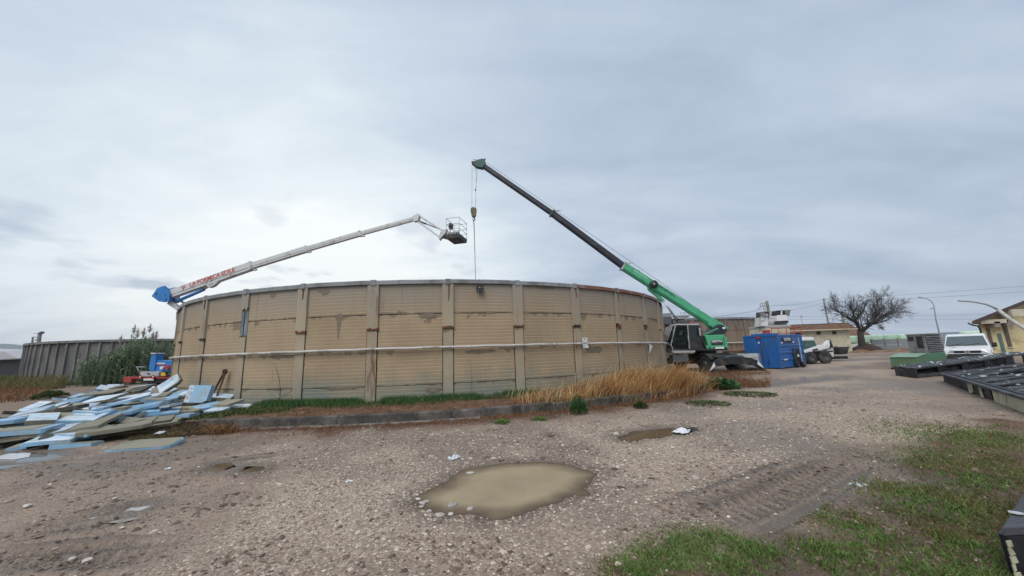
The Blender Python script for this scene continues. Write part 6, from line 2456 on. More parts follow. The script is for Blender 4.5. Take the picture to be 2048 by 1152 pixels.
FYY = 60.0
fa = PY(1744, 690, FYY); fb_ = PY(1900, 690, FYY)
fen = thing('panel_fence', 'grey concrete panel fence in front of the wrapped bales', 'fence', (fa.x, FYY, 0))
npan = 6
pwid = (fb_.x - fa.x) / npan
for i in range(npan):
    for k in range(2):
        MB().bb(i * pwid + 0.07, (i + 1) * pwid - 0.07, -0.04, 0.04, 0.02 + k * 0.92, 0.90 + k * 0.92).build('panel', 'shed_wall', fen)
for i in range(npan + 1):
    MB().bb(i * pwid - 0.065, i * pwid + 0.065, -0.08, 0.08, 0, 1.92).build('post', 'concrete', fen)

bx, bz = [], []
na_, nb_ = 60, 10
V, F = [], []
pa, pb = PY(1700, 690, 55), PY(1860, 690, 52)
for j in range(nb_ + 1):
    for i in range(na_ + 1):
        f = i / na_
        p = pa.lerp(pb, f)
        t_ = (j / nb_ - 0.5) * 2
        hgt = 0.55 * max(0, 1 - t_ * t_) * (0.6 + 0.4 * math.sin(f * 17) * math.sin(f * 5 + 1)) * min(1, f * 8, (1 - f) * 8 + 0.02)
        V.append((p.x, p.y + t_ * 1.6, hgt - 0.03))
for j in range(nb_):
    for i in range(na_):
        q = j * (na_ + 1) + i
        F.append((q, q + 1, q + na_ + 2, q + na_ + 1))
tag(np_mesh('soil_bank', V, F, 'bank_soil', smooth=True), kind='structure')


# ================================================================== POLES, LAMPS, WIRES
def pole(name, label, cat, u, vtop, y, r0, r1, mt):
    t_ = PY(u, vtop, y)
    root = thing(name, label, cat, (t_.x, y, 0))
    MB().path([(0, 0, -0.2), (0, 0, t_.z)], [r0, r1], 10).build('shaft', mt, root)
    return root, t_.z


po, zt_ = pole('utility_pole', 'tall concrete power pole rising behind the low cream building', 'pole', 1647, 597, 75, 0.22, 0.13, 'concrete')
m_ = MB()
m_.path([(0.1, 0, zt_ - 2.6), (0.9, 0, zt_ - 2.6), (0.9, 0, zt_ - 3.4)], 0.06, 6)
m_.path([(0.1, 0, zt_ - 5.0), (1.1, 0, zt_ - 5.0), (1.1, 0, zt_ - 4.2), (0.2, 0, zt_ - 4.2)], 0.07, 6)
m_.build('bracket', 'galv', po)
for z_ in (zt_ - 0.2, zt_ - 1.0):
    m_ = MB()
    m_.beam((-0.3, 0, z_), (0.3, 0, z_), 0.1, 0.12)
    m_.build('cross_arm', 'concrete', po)
po, zt2_ = pole('utility_pole', 'shorter thick grey pole seen through the left of the bare tree', 'pole', 1683, 624, 66, 0.26, 0.20, 'concrete')
MB().box((0, 0, zt2_), (0.45, 0.45, 0.12)).build('cap', 'concrete', po)
po, _ = pole('antenna_mast', 'thin mast with small head behind the red railing', 'mast', 1602.5, 633, 80, 0.09, 0.05, 'galv')
MB().box((0, 0, _), (0.45, 0.3, 0.18)).build('head', 'galv', po)
po, zt3_ = pole('transformer_pole', 'thick grey transformer pole with side arms behind the white machine', 'pole', 1533.5, 602, 48, 0.20, 0.17, 'concrete')
m_ = MB()
m_.beam((-1.05, 0, zt3_ - 0.75), (-0.1, 0, zt3_ - 0.5), 0.1, 0.1)
m_.beam((-0.95, 0, zt3_ - 0.35), (-0.1, 0, zt3_ - 0.25), 0.1, 0.1)
for x_ in (-0.95, -0.65, -0.35):
    m_.tube((x_, 0, zt3_ - 0.75), (x_, 0, zt3_ - 0.30), 0.05, n=6)
m_.path([(-1.4, 0, zt3_ - 1.05), (-0.9, 0, zt3_ - 0.85)], 0.05, 6)
m_.build('arm', 'galv', po)
m_ = MB()
m_.path([(-0.50, 0, zt3_ - 0.7), (-0.35, 0, zt3_ - 2.2), (-0.30, 0, zt3_ - 4.0)], [0.13, 0.10, 0.06], 7)
m_.build('cable_drop', 'galv', po)


def lamp_post(label, y, px, r):
    pts = [PY(u, v, y) for u, v in px]
    b0 = pts[0].copy()
    root = thing('street_lamp', label, 'street lamp', (b0.x, y, 0))
    off = Vector((b0.x, y, 0))
    m = MB()
    loc = [p - off for p in pts]
    full = [Vector((loc[0].x, 0, -0.1))] + loc
    m.path(full, [r] + [r * 0.9] + [r * 0.6] * (len(loc) - 1), 8)
    m.build('post', 'galv', root)
    e = loc[-1]
    d = (loc[-1] - loc[-2]).normalized()
    MB().beam(e - d * 0.1, e + d * 0.75, 0.25, 0.10).build('lamp_head', 'light_grey', root, bevel=0.02)
    return root, loc


lr, loc = lamp_post('slim curved street lamp beyond the white van', 55, [(1872, 640), (1868, 612), (1863, 603), (1855, 598), (1846, 596)], 0.09)
MB().box(Vector((loc[1].x - 0.35, 0, loc[1].z - 0.4)), (0.5, 0.2, 0.12)).build('side_lamp', 'galv', lr)
lr, loc = lamp_post('short lamp post with dark head behind the bare tree', 70, [(1736, 665), (1735, 658), (1738, 656.5), (1740, 657)], 0.07)
lr, loc = lamp_post('far lamp post at the right of the far sheds', 90, [(1600, 665), (1600, 660), (1600, 655)], 0.04) if False else (None, None)

WIRES = [((1250, 655, 90), (1533, 618, 48), 'power line running left from the transformer pole'),
         ((1536, 612, 48), (1647, 598, 75), 'upper power line between transformer pole and tall pole'),
         ((1536, 624, 48), (1647, 605, 75), 'lower power line between transformer pole and tall pole'),
         ((1647, 598, 75), (2120, 566, 60), 'upper power line running right over the bare tree'),
         ((1647, 604, 75), (2120, 578, 60), 'lower power line running right over the bare tree'),
         ((1560, 633, 120), (2120, 622, 110), 'distant upper power line low over the buildings'),
         ((1560, 638, 120), (2120, 634, 110), 'distant lower power line low over the buildings')]
for a_, b_, lab in WIRES:
    p0, p1 = PY(*a_), PY(*b_)
    pts = []
    for i in range(17):
        f = i / 16
        p = p0.lerp(p1, f)
        p.z -= 4 * f * (1 - f) * (p1 - p0).length * 0.008
        pts.append(p)
    o = MB().path(pts, 0.022 if a_[2] < 100 else 0.03, 4).build('power_line', 'rope')
    tag(o, lab, 'wire')

# ================================================================== WHITE VAN
vp = Vector((30.5, 24.7, 0))
van = thing('parked_van', 'white van parked facing the camera behind the burnt panels', 'van', vp, math.atan2(-0.60, -0.80))


def hw(z):                # half width by height
    return 0.95 if z < 1.05 else 0.95 - (z - 1.05) * 0.17


prof = [(2.30, 0.30), (2.42, 0.45), (2.44, 0.72), (2.36, 0.98), (1.72, 1.16), (1.06, 1.80), (0.80, 1.91), (0.2, 1.96), (-2.2, 1.95), (-2.42, 1.80), (-2.45, 0.9), (-2.42, 0.32)]
m_ = MB()
vs, fs = [], []
n = len(prof)
for s_ in (-1, 1):
    for x_, z_ in prof:
        k = hw(z_) * (0.93 if x_ > 2.38 else 1)
        vs.append((x_, s_ * k, z_))
fs = [tuple(reversed(range(n))), tuple(range(n, 2 * n))] + [(i, (i + 1) % n, (i + 1) % n + n, i + n) for i in range(n)]
m_.add(vs, fs)
m_.build('body', 'clean_white', van, bevel=0.05)
a_, b_ = Vector((1.70, 0, 1.20)), Vector((1.08, 0, 1.79))
nn_ = Vector((0.7, 0, 0.72)).normalized() * 0.012
MB().prism([a_ + nn_ + Vector((0, -0.86, 0)), a_ + nn_ + Vector((0, 0.86, 0)), b_ + nn_ + Vector((0, 0.74, 0)), b_ + nn_ + Vector((0, -0.74, 0))], nn_).build('windscreen', 'wind_glass', van)
for s_ in (-1, 1):
    m_ = MB()
    y_ = lambda z_: s_ * (hw(z_) + 0.006)
    m_.prism([(1.45, y_(1.18), 1.18), (1.0, y_(1.72), 1.72), (0.25, y_(1.74), 1.74), (0.25, y_(1.16), 1.16)], (0, s_ * 0.008, 0))
    m_.build('side_window', 'dark_glass', van)
    m_ = MB()
    m_.box((1.35, s_ * 1.10, 1.22), (0.12, 0.20, 0.28))
    m_.box((1.38, s_ * 0.97, 1.12), (0.08, 0.12, 0.05))
    m_.build('mirror', 'black_paint', van, bevel=0.03)
    m_ = MB()
    m_.prism([(2.405, s_ * 0.84, 0.74), (2.405, s_ * 0.52, 0.76), (2.37, s_ * 0.54, 0.93), (2.29, s_ * 0.88, 0.99)], (0.03, 0, 0))
    m_.build('headlight', 'steel', van, bevel=0.01)
    for x_ in (1.55, -1.45):
        m_ = MB()
        m_.lathe([(0.1, -0.11), (0.30, -0.11), (0.33, -0.07), (0.33, 0.07), (0.30, 0.11), (0.1, 0.11)], (x_, s_ * 0.86, 0.33), 'Y', 20)
        m_.build('wheel', 'rubber', van)
MB().bb(2.40, 2.462, -0.54, 0.54, 0.76, 0.90).build('grille', 'black_paint', van, bevel=0.01)
MB().bb(2.35, 2.49, -0.90, 0.90, 0.32, 0.60).build('bumper', 'black_paint', van, bevel=0.04)
MB().bb(2.40, 2.47, -0.84, 0.84, 0.61, 0.70).build('lower_grille', 'black_paint', van, bevel=0.01)
em = MB()
em.lathe([(0.085, 2.465), (0.105, 2.465), (0.105, 2.475), (0.085, 2.475), (0.085, 2.465)], (0, 0, 0.83), 'X', 20)
for x0_, z0_, x1_, z1_ in ((-0.045, 0.085, 0.0, 0.01), (0.045, 0.085, 0.0, 0.01), (-0.08, 0.03, -0.04, -0.075), (-0.04, -0.075, 0.0, -0.005), (0.0, -0.005, 0.04, -0.075), (0.04, -0.075, 0.08, 0.03)):
    em.beam((2.47, x0_, 0.83 + z0_), (2.47, x1_, 0.83 + z1_), 0.016, 0.01)
em.build('emblem', 'clean_white', van)
MB().bb(2.49, 2.50, -0.26, 0.26, 0.42, 0.53).build('licence_plate', 'white_sign', van)
for y_ in (-0.45, 0.2):
    MB().beam(Vector((1.74, y_ - 0.3, 1.20)) + nn_, Vector((1.60, y_ + 0.35, 1.32)) + nn_ * 2.4, 0.02, 0.02).build('wiper', 'black_paint', van)

# ================================================================== GENERATOR ON GREEN BASE
gp = Vector((24.7, 22.0, 0))
gen = thing('louvred_generator', 'grey louvred machine cabinet standing in front of the white van', 'generator', Vector((gp.x, gp.y, 0.88)), R(18))
MB().bb(-0.02, 1.62, 0.0, 0.80, 0.0, 1.12).build('cabinet', 'louvre_grey', gen, bevel=0.01)
MB().bb(0.10, 0.80, -0.004, 0.004, 0.06, 1.06).build('louvre_shade_panel', 'shed_dark', gen)  # flat dark panels paint the shade between the louvre slats
MB().bb(0.82, 1.52, -0.004, 0.004, 0.06, 1.06).build('louvre_shade_panel', 'shed_dark', gen)
for i in range(9):
    z_ = 0.08 + i * 0.108
    MB().prism([(0.12, 0.0, z_), (0.12, -0.05, z_ + 0.012), (0.12, 0.0, z_ + 0.065)], (0.66, 0, 0)).build('louvre', 'louvre_grey', gen)
    MB().prism([(0.84, 0.0, z_), (0.84, -0.05, z_ + 0.012), (0.84, 0.0, z_ + 0.065)], (0.66, 0, 0)).build('louvre', 'louvre_grey', gen)
MB().bb(-0.06, 1.66, -0.05, 0.85, 1.12, 1.17).build('lid', 'light_grey', gen)
MB().bb(-0.032, -0.021, 0.1, 0.38, 0.30, 1.0).build('control_panel', 'black_paint', gen)
MB().bb(-0.032, -0.021, 0.48, 0.74, 0.75, 1.0).build('vent', 'black_paint', gen)
gb = thing('green_skid', 'weathered green steel machine base with sloping lid under the grey cabinet', 'machine base', (gp.x, gp.y, 0), R(18))
MB().bb(-0.94, 1.5, -0.1, 1.0, 0.40, 0.87).build('frame', 'weather_green', gb, bevel=0.02)
MB().bb(-0.8, 1.4, 0.0, 0.9, 0.0, 0.40).build('plinth', 'black_paint', gb)
m_ = MB()
m_.prism([(-2.2, -0.45, 0.12), (-0.95, -0.45, 0.12), (-0.95, -0.45, 0.80), (-1.2, -0.45, 0.88), (-2.2, -0.45, 0.70)], (0, 1.2, 0))
m_.build('hood', 'weather_green', gb, bevel=0.03)
MB().bb(-2.23, -0.92, -0.48, 0.78, 0.0, 0.11).build('skid_rail', 'black_paint', gb)
mat('pale_lid', (0.22, 0.34, 0.25), 0.5, var=0.1, dirt=(0.2, 0.3, 0.2), dirt_amt=0.3)
MB().prism([(-2.24, -0.48, 0.712), (-1.2, -0.48, 0.895), (-1.2, 0.78, 0.895), (-2.24, 0.78, 0.712)], (0, 0, 0.02)).build('lid', 'pale_lid', gb)

# ================================================================== BURNT ROOF SECTIONS
def flakes(mb, corners, n, seed, zoff=0.02, smax=0.16):
    rg = random.Random(seed)
    A_, B_, C_, D_ = [Vector(c) for c in corners]
    for _ in range(n):
        s_, t_ = rg.random(), rg.random()
        p = A_.lerp(B_, s_).lerp(D_.lerp(C_, s_), t_) + Vector((0, 0, zoff))
        r = rg.uniform(0.03, smax) * (0.5 if rg.random() < 0.6 else 1)
        k = rg.randint(4, 6)
        a0 = rg.uniform(0, 6)
        tilt = Vector((rg.uniform(-.3, .3), rg.uniform(-.3, .3), 0))
        pts = []
        for i in range(k):
            a_ = a0 + 2 * PI * i / k
            q = Vector((math.cos(a_) * r * rg.uniform(0.6, 1.3), math.sin(a_) * r * rg.uniform(0.5, 1), 0))
            q.z = q.x * tilt.x + q.y * tilt.y
            pts.append(p + q)
        mb.prism(pts, (0, 0, 0.008))


o1 = Vector((17.9, 16.6, 0))
dv = (Vector((30.0, 21.2, 0)) - o1)
Lr = dv.length
br1 = thing('burnt_roof_section', 'long black burnt roof section lying in front of the white van', 'roof section', o1, math.atan2(dv.y, dv.x))
hL, hR = 0.44, 0.74
brg2 = random.Random(9)
for k in range(4):
    w0, w1 = 0.02 + k * 0.31, 0.02 + (k + 1) * 0.31 - 0.02
    m_ = MB()
    N_ = 8
    vs, fs = [], []
    for i in range(N_ + 1):
        f = i / N_
        z_ = hL + (hR - hL) * f + brg2.uniform(-0.015, 0.015)
        x_ = f * (Lr - brg2.uniform(0, 0.3)) if i == N_ else f * Lr
        vs += [(x_, w0, z_), (x_, w1, z_ + 0.03), (x_, w1, z_ - 0.02), (x_, w0, z_ - 0.05)]
    for i in range(N_):
        for j in range(4):
            fs.append((i * 4 + j, i * 4 + (j + 1) % 4, i * 4 + 4 + (j + 1) % 4, i * 4 + 4 + j))
    fs += [(3, 2, 1, 0), (N_ * 4, N_ * 4 + 1, N_ * 4 + 2, N_ * 4 + 3)]
    m_.add(vs, fs)
    m_.build('top_board', 'charred_light' if k % 2 else 'charred', br1)
MB().prism([(0, 0.0, 0), (0, 1.25, 0), (0, 1.25, hL - 0.03), (0, 0.0, hL - 0.07)], (0.08, 0, 0)).build('end_board', 'charred', br1)
MB().prism([(0.1, 1.2, 0), (Lr, 1.2, 0), (Lr, 1.2, hR - 0.03), (0.1, 1.2, hL - 0.03)], (0, 0.04, 0)).build('back_board', 'charred', br1)
MB().beam((0.1, 0.12, 0.09), (Lr, 0.12, 0.14), 0.14, 0.14).build('bottom_rail', 'charred_light', br1)
MB().beam((0.5, 0.5, 0.10), (7.0, 0.4, 0.30), 0.10, 0.16).build('loose_plank', 'charred', br1)
for x_ in (2.4, 4.7, 7.1, 9.5, 11.8):
    z_ = hL + (hR - hL) * x_ / Lr
    MB().prism([(x_, 0.3, 0.05), (x_ + brg2.uniform(0.5, 1.4), 0.32, 0.05), (x_ + brg2.uniform(0.5, 1.5), 0.3, z_ - 0.08), (x_, 0.28, z_ - 0.08)], (0, 0.05, 0)).build('infill_board', brg2.choice(['charred', 'charred', 'charred_light', 'rotten_wood']), br1)
m_ = MB()
flakes(m_, [(0.1, 0.05, hL), (Lr, 0.05, hR), (Lr, 1.2, hR + 0.02), (0.1, 1.2, hL + 0.02)], 120, 3, 0.025)
fo_ = m_.build('paint_flakes', 'flake', br1)
tag(fo_, kind='stuff')
for ch in br1.children:                 # the ends are cut on the skew
    for v_ in ch.data.vertices:
        v_.co.x += 1.0 * v_.co.y
    ch.data.update()

A_, B_ = Vector((17.1, 14.9, 0)), Vector((9.6, 6.4, 0))
e1_ = Vector((0.93, 0.37, 0)).normalized()
e2_ = (B_ - A_)
L2 = e2_.length
e2_.normalize()
br2 = thing('burnt_roof_section', 'big black burnt plank deck with cream side panel at the right edge', 'roof section', A_)
zt_b = 0.34
npl = 21
pwd = L2 / npl
for i in range(npl):
    s0 = i * pwd + 0.02
    s1 = s0 + pwd * brg2.uniform(0.9, 1.15)
    dz0, dz1 = brg2.uniform(-0.05, 0.04), brg2.uniform(-0.12, 0.20)
    st_ = 0.28 + brg2.uniform(0, 0.25)
    ln = 8.0 if i < 12 else 6.0
    sk = brg2.uniform(-0.6, 0.6)
    p = [e2_ * s0 + e1_ * st_, e2_ * s1 + e1_ * st_, e2_ * (s1 + sk) + e1_ * ln, e2_ * (s0 + sk) + e1_ * ln]
    zz = [zt_b + dz0, zt_b + dz0 + 0.015, zt_b + dz1, zt_b + dz1]
    m_ = MB()
    m_.prism([Vector((q.x, q.y, z_)) for q, z_ in zip(p, zz)], (0, 0, -0.045))
    m_.build('plank', brg2.choice(['charred', 'charred_light', 'charred_light', 'charred']), br2)
m_ = MB()
m_.prism([e1_ * 0.3 + Vector((0, 0, zt_b - 0.11)), e2_ * L2 + e1_ * 0.3 + Vector((0, 0, zt_b - 0.11)), e2_ * L2 + e1_ * 7 + Vector((0, 0, zt_b - 0.11)), e1_ * 8 + Vector((0, 0, zt_b - 0.11))], (0, 0, -0.03))
m_.build('underlay', 'charred', br2)
# bearers under the deck
for f in (0.9, 2.8, 5.0):
    MB().beam(e1_ * f + Vector((0, 0, 0.09)), e2_ * L2 + e1_ * f + Vector((0, 0, 0.09)), 0.1, 0.18).build('bearer', 'charred', br2)
# rim: two boards with a gap
MB().beam(e1_ * 0.02 + Vector((0, 0, zt_b)), e2_ * L2 + e1_ * 0.02 + Vector((0, 0, zt_b + 0.02)), 0.16, 0.06).build('rim_board', 'charred_light', br2)
MB().beam(e1_ * 0.24 + Vector((0, 0, zt_b + 0.03)), e2_ * L2 + e1_ * 0.24 + Vector((0, 0, zt_b + 0.04)), 0.10, 0.06).build('rim_board', 'charred', br2)
sd = MB()
s0 = L2 * 0.52
for fa_, fb2, mt, lo in ((0.0, 0.24, 'rotten_wood', 0.02), (0.24, 0.31, 'charred', 0.05), (0.33, 0.37, 'panel_cream', 0.03), (0.385, 0.43, 'rotten_wood', 0.02), (0.44, 0.46, 'panel_cream', 0.02), (0.475, 0.53, 'charred', 0.04), (0.545, 0.78, 'panel_cream', -0.02), (0.785, 1.0, 'panel_cream', -0.02)):
    a_, b_ = e2_ * (L2 * fa_), e2_ * (L2 * fb2)
    jl = brg2.uniform(-0.05, 0.12) if mt != 'panel_cream' else 0
    m_ = MB()
    m_.prism([a_ + Vector((0, 0, lo)) + e1_ * 0.0, b_ + Vector((0, 0, lo)) + e1_ * jl, b_ + Vector((0, 0, zt_b - 0.035)), a_ + Vector((0, 0, zt_b - 0.035))], e1_ * 0.03)
    m_.build('side_panel', mt, br2)
for fa_ in (0.335, 0.445):
    a_ = e2_ * (L2 * fa_)
    MB().beam(a_ - e1_ * 0.02 + Vector((0, 0, zt_b - 0.05)), a_ - e1_ * 0.12 + e2_ * 0.25 + Vector((0, 0, 0.0)), 0.05, 0.04).build('brace', 'panel_cream', br2)
m_ = MB()
flakes(m_, [e2_ * 0.3 + e1_ * 0.3 + Vector((0, 0, zt_b)), e2_ * L2 + e1_ * 0.3 + Vector((0, 0, zt_b)), e2_ * L2 + e1_ * 6 + Vector((0, 0, zt_b + 0.08)), e2_ * 0.3 + e1_ * 6 + Vector((0, 0, zt_b + 0.08))], 80, 8, 0.04, 0.09)
flakes(m_, [e2_ * L2 * 0.55 + e1_ * 0.5 + Vector((0, 0, zt_b)), e2_ * L2 + e1_ * 0.5 + Vector((0, 0, zt_b)), e2_ * L2 + e1_ * 4 + Vector((0, 0, zt_b + 0.06)), e2_ * L2 * 0.55 + e1_ * 4 + Vector((0, 0, zt_b + 0.06))], 60, 18, 0.04, 0.10)
tag(m_.build('paint_flakes', 'flake', br2), kind='stuff')

c3 = P(2004, 1055, 0.36); c3.z = 0
br3 = thing('burnt_roof_section', 'black burnt panel corner cut by the lower right picture edge', 'roof section', c3)
f1, f2 = Vector((1, 0.03, 0)), Vector((0.86, 0.51, 0)).normalized()
m_ = MB()
m_.prism([Vector((0, 0, 0.30)), f1 * 1.9 + Vector((0, 0, 0.30)), f1 * 1.9 + f2 * 2 + Vector((0, 0, 0.33)), f2 * 2 + Vector((0, 0, 0.33))], (0, 0, 0.06))
m_.build('top_board', 'charred_light', br3, bevel=0.008)
MB().prism([f2 * 0.02 + Vector((0.03, 0, 0.0)), f1 * 1.9, f1 * 1.9 + Vector((0, 0, 0.298)), Vector((0.02, 0, 0.298))], (0, 0.04, 0)).build('side_board', 'charred', br3)
MB().prism([Vector((0.04, 0.05, 0)), f2 * 2, f2 * 2 + Vector((0, 0, 0.325)), Vector((0.02, 0.05, 0.298))], (0.04, -0.01, 0)).build('side_board', 'charred', br3)
m_ = MB()
rg3 = random.Random(2)
for i in range(5):
    z_ = 0.02 + i * 0.052
    m_.prism([Vector((0.0, -0.012, z_)), Vector((rg3.uniform(0.015, 0.05), -0.012, z_ + 0.01)), Vector((rg3.uniform(0.015, 0.04), -0.012, z_ + 0.05)), Vector((-0.005, -0.012, z_ + 0.045))], (0, 0.008, 0))
m_.build('peeling_edge', 'panel_cream', br3)
m_ = MB()
flakes(m_, [Vector((0.1, 0.03, 0.365)), f1 * 1.5 + Vector((0, 0, 0.365)), f1 * 1.5 + f2 * 1.6 + Vector((0, 0, 0.39)), f2 * 1.6 + Vector((0, 0, 0.39))], 26, 4, 0.004, 0.06)
tag(m_.build('paint_flakes', 'flake', br3), kind='stuff')

# ================================================================== YELLOW HOUSE AT THE RIGHT EDGE
YY = 33.0
yo = PY(1970, 700, YY); yo.z = 0
yh = thing('gable_house', 'yellow house with dark brown roof at the right edge', 'house', yo)


def yr(u, v, dy=0.0):
    return PY(u, v, YY) - yo + Vector((0, dy, 0))


YW = 12.0
RAD = Vector((0.82, 0.57, 0))           # the plan is a skewed quadrilateral, its depth along the camera's line of sight
ze, zr = 3.25, 5.6
m_ = MB()
m_.prism([(0, 0, 0), (YW, 0, 0), (YW, 0, 4.6), (4.5, 0, 4.7), (0, 0, 3.2)], RAD * 5)
m_.build('wall', 'yellow_wall', yh)
m_ = MB()
m_.prism([(-1.5, -0.9, 2.95), (4.6, -0.9, 4.95), (4.6, -0.9, 5.15), (-1.5, -0.9, 3.15)], RAD * 6.5)
m_.prism([(4.6, -0.9, 4.95), (11.0, -0.9, 3.2), (11.0, -0.9, 3.4), (4.6, -0.9, 5.15)], RAD * 6.5)
rf_ = m_.build('roof', 'dark_roof', yh)
MB().prism([(-1.5, -0.93, 2.86), (4.6, -0.93, 4.86), (4.6, -0.93, 5.08), (-1.5, -0.93, 3.08)], (0, 0.06, 0)).build('verge', 'dark_roof', rf_)
MB().tube((-1.56, -0.9, 2.98), Vector((-1.56, -0.9, 2.98)) + RAD * 6, 0.09, n=8).build('gutter', 'dark_roof', rf_)
MB().path([(-1.5, -0.5, 2.95), (-1.0, -0.4, 2.75), (-0.2, -0.1, 2.7), (-0.08, -0.1, 2.4), (-0.08, -0.1, 0)], 0.06, 8).build('downpipe', 'shed_dark', yh)
m_ = MB()
a_, b_ = yr(1993, 632), yr(2017, 630)
m_.bb(a_.x, b_.x, -1.1, -0.05, 3.35, 4.0)
m_.build('canopy_box', 'cream_wall', yh, bevel=0.02)
MB().bb(-0.6, a_.x - 0.05, -0.7, -0.05, 2.85, 3.2).build('eave_board', 'cream_wall', yh)
for (ua, ub, va, vb, mt, nm) in ((1974, 1981, 657, 694, 'shutter_brown', 'window'), (2009, 2017, 652, 698, 'shutter_brown', 'window'), (1994, 2001, 667, 705, 'shutter_green', 'door')):
    a_, b_ = yr(ua + 3, 680), yr(ub + 3, 680)
    zz1 = yr(ua, va).z
    zz0 = 0.0 if nm == 'door' else 0.75
    f_ = MB().bb(a_.x, b_.x, -0.05, 0.03, zz0, zz1).build(nm, mt, yh)
    for k in range(int((zz1 - zz0) / 0.12)):
        MB().bb(a_.x + 0.03, b_.x - 0.03, -0.062, -0.052, zz0 + 0.03 + k * 0.12, zz0 + 0.11 + k * 0.12).build('slat', mt, f_)
    if nm == 'window':
        MB().bb(a_.x - 0.1, b_.x + 0.1, -0.12, 0.0, zz0 - 0.08, zz0 - 0.02).build('sill', 'cream_wall', yh)
for ua, ub, va, vb in ((1968, 1980, 644, 656), (1993, 2006, 640, 653)):
    a_, b_ = yr(ua + 1, 650), yr(ub + 1, 650)
    z1_, z0_ = yr(ua, va).z, yr(ua, vb).z
    MB().bb(a_.x, b_.x, -0.7, -0.04, z0_, z1_).build('shutter_box', 'timber_grey', yh, bevel=0.02)
MB().bb(4.3, 5.6, -0.06, 0.02, 0.9, 2.4).build('window', 'shutter_green', yh)
# higher roof to the right
hy = PY(2105, 640, 40); hy.z = 0
h2 = thing('house_annex', 'taller brown-roofed annex partly cut by the right edge', 'house', hy)
MB().prism([(-2.2, 0, 0), (6, 0, 0), (6, 0, 4.2), (-2.2, 0, 4.2)], RAD * 4).build('wall', 'yellow_wall', h2)
MB().prism([(-4.2, -0.8, 4.1), (3, -0.8, 6.2), (3, -0.8, 6.45), (-4.2, -0.8, 4.35)], RAD * 5).build('roof', 'dark_roof', h2)
MB().bb(-2.6, 3, -0.7, -0.1, 4.25, 4.75).build('eave_box', 'cream_wall', h2)

# leaning lamp post in front of it
pts = [PY(2190, 745, 17.5), PY(2048, 656, 19.0), PY(2018, 636.5, 19.4), PY(1996, 619, 19.7)]
lp0 = pts[0].copy(); lp0.z = 0
lpz = thing('leaning_lamp_post', 'bent white lamp post leaning in front of the yellow house', 'lamp post', lp0)
MB().path([p - lp0 for p in pts], [0.11, 0.09, 0.08, 0.075], 10).build('post', 'pipe_white', lpz)
pts = [PY(1998, 620.5, 19.7), PY(1985, 613.5, 19.8), PY(1972, 608.5, 19.9), PY(1955, 605, 20), PY(1937, 602.5, 20.1), PY(1917, 601.5, 20.2)]
arm_ = MB().path([p - lp0 for p in pts], [0.06, 0.05, 0.045, 0.045, 0.045, 0.05], 8).build('curved_arm', 'galv', lpz)

# ================================================================== LEFT DISTANCE
so_ = PY(-10, 735, 75); so_.z = 0
sh = thing('farm_shed', 'long low shed with pale roof at the far left', 'shed', so_)


def sr_(u, v, dy=0.0):
    return PY(u, v, 75) - so_ + Vector((0, dy, 0))


MB().prism([sr_(-80, 722), sr_(35, 716), sr_(8, 703), sr_(-80, 700)], (0, 4, 0.4)).build('roof', 'shed_roof', sh)
MB().prism([sr_(-80, 768, 1), sr_(34, 766, 1), sr_(34, 718, 1), sr_(-80, 723, 1)], (0, 8, 0)).build('wall', 'shed_dark', sh)
so_ = PY(30, 735, 85); so_.z = 0
sh = thing('farm_shed', 'grey flat shed just left of the ribbed tank', 'shed', so_)
MB().prism([PY(u, v, 85) - so_ for u, v in ((4, 762), (80, 760), (80, 701), (4, 703))], (0, 10, 0)).build('wall', 'shed_wall', sh)
MB().prism([PY(u, v, 84.5) - so_ for u, v in ((2, 703), (82, 700), (82, 698.5), (2, 701.5))], (0, 11, 0)).build('roof', 'dark_roof', sh)
go = PY(74, 690, 72); go.z = 0
gy = thing('steel_gantry', 'small steel gantry rising above the left tank rim', 'gantry', go)
m_ = MB()


def gr(u, v):
    return PY(u, v, 72) - go


for a_, b_, r_ in (((66, 700), (66, 674), 0.10), ((78, 700), (80, 666), 0.20), ((64, 674.5), (79, 674), 0.07), ((68, 667.5), (80, 667), 0.05), ((69, 682), (78, 675), 0.05)):
    p0, p1 = gr(*a_), gr(*b_)
    if a_[1] == 700:
        p0.z = 0
    m_.beam(p0, p1, r_ * 2, r_ * 2)
m_.build('frame', 'louvre_grey', gy)
m_ = MB().beam(gr(80, 667), gr(86, 664.5), 0.5, 0.35)
m_.build('lamp_head', 'grey_paint', gy)

# hills
def hills(label, prof, dist, depth, mt):
    V, F = [], []
    uu = np.linspace(prof[0][0], prof[-1][0], 60)
    pu, pv = zip(*prof)
    rg = np.random.RandomState(3)
    tops = np.interp(uu, pu, pv)
    for k, (f, hf) in enumerate(((-0.5, 0.0), (-0.2, 0.55), (0.0, 1.0), (0.35, 0.6), (0.8, 0.0))):
        for u, v in zip(uu, tops):
            d = ray(u, v); d = d / d.y
            top = EYE + d.z * dist
            x = d.x * (dist + f * depth)
            n = rg.uniform(-0.03, 0.03) if 0 < hf < 1 else rg.uniform(-0.008, 0.008)
            V.append((x, dist + f * depth, max(-3, top * (hf + n)) if hf > 0 else -3))
    m = len(uu)
    for k in range(4):
        for i in range(m - 1):
            F.append((k * m + i, k * m + i + 1, (k + 1) * m + i + 1, (k + 1) * m + i))
    tag(np_mesh('hills', V, F, mt, smooth=True), kind='structure')


hills('left hills', [(-500, 700), (-200, 692), (-40, 688), (10, 687), (40, 690), (90, 697), (170, 706), (300, 700), (380, 662), (440, 645), (520, 668), (650, 690), (800, 700)], 1500, 700, 'hill_green')
hills('right rise', [(1480, 689), (1600, 680), (1700, 676), (1800, 669), (1900, 664), (2000, 662), (2100, 668), (2300, 668)], 1000, 400, 'hill_green')

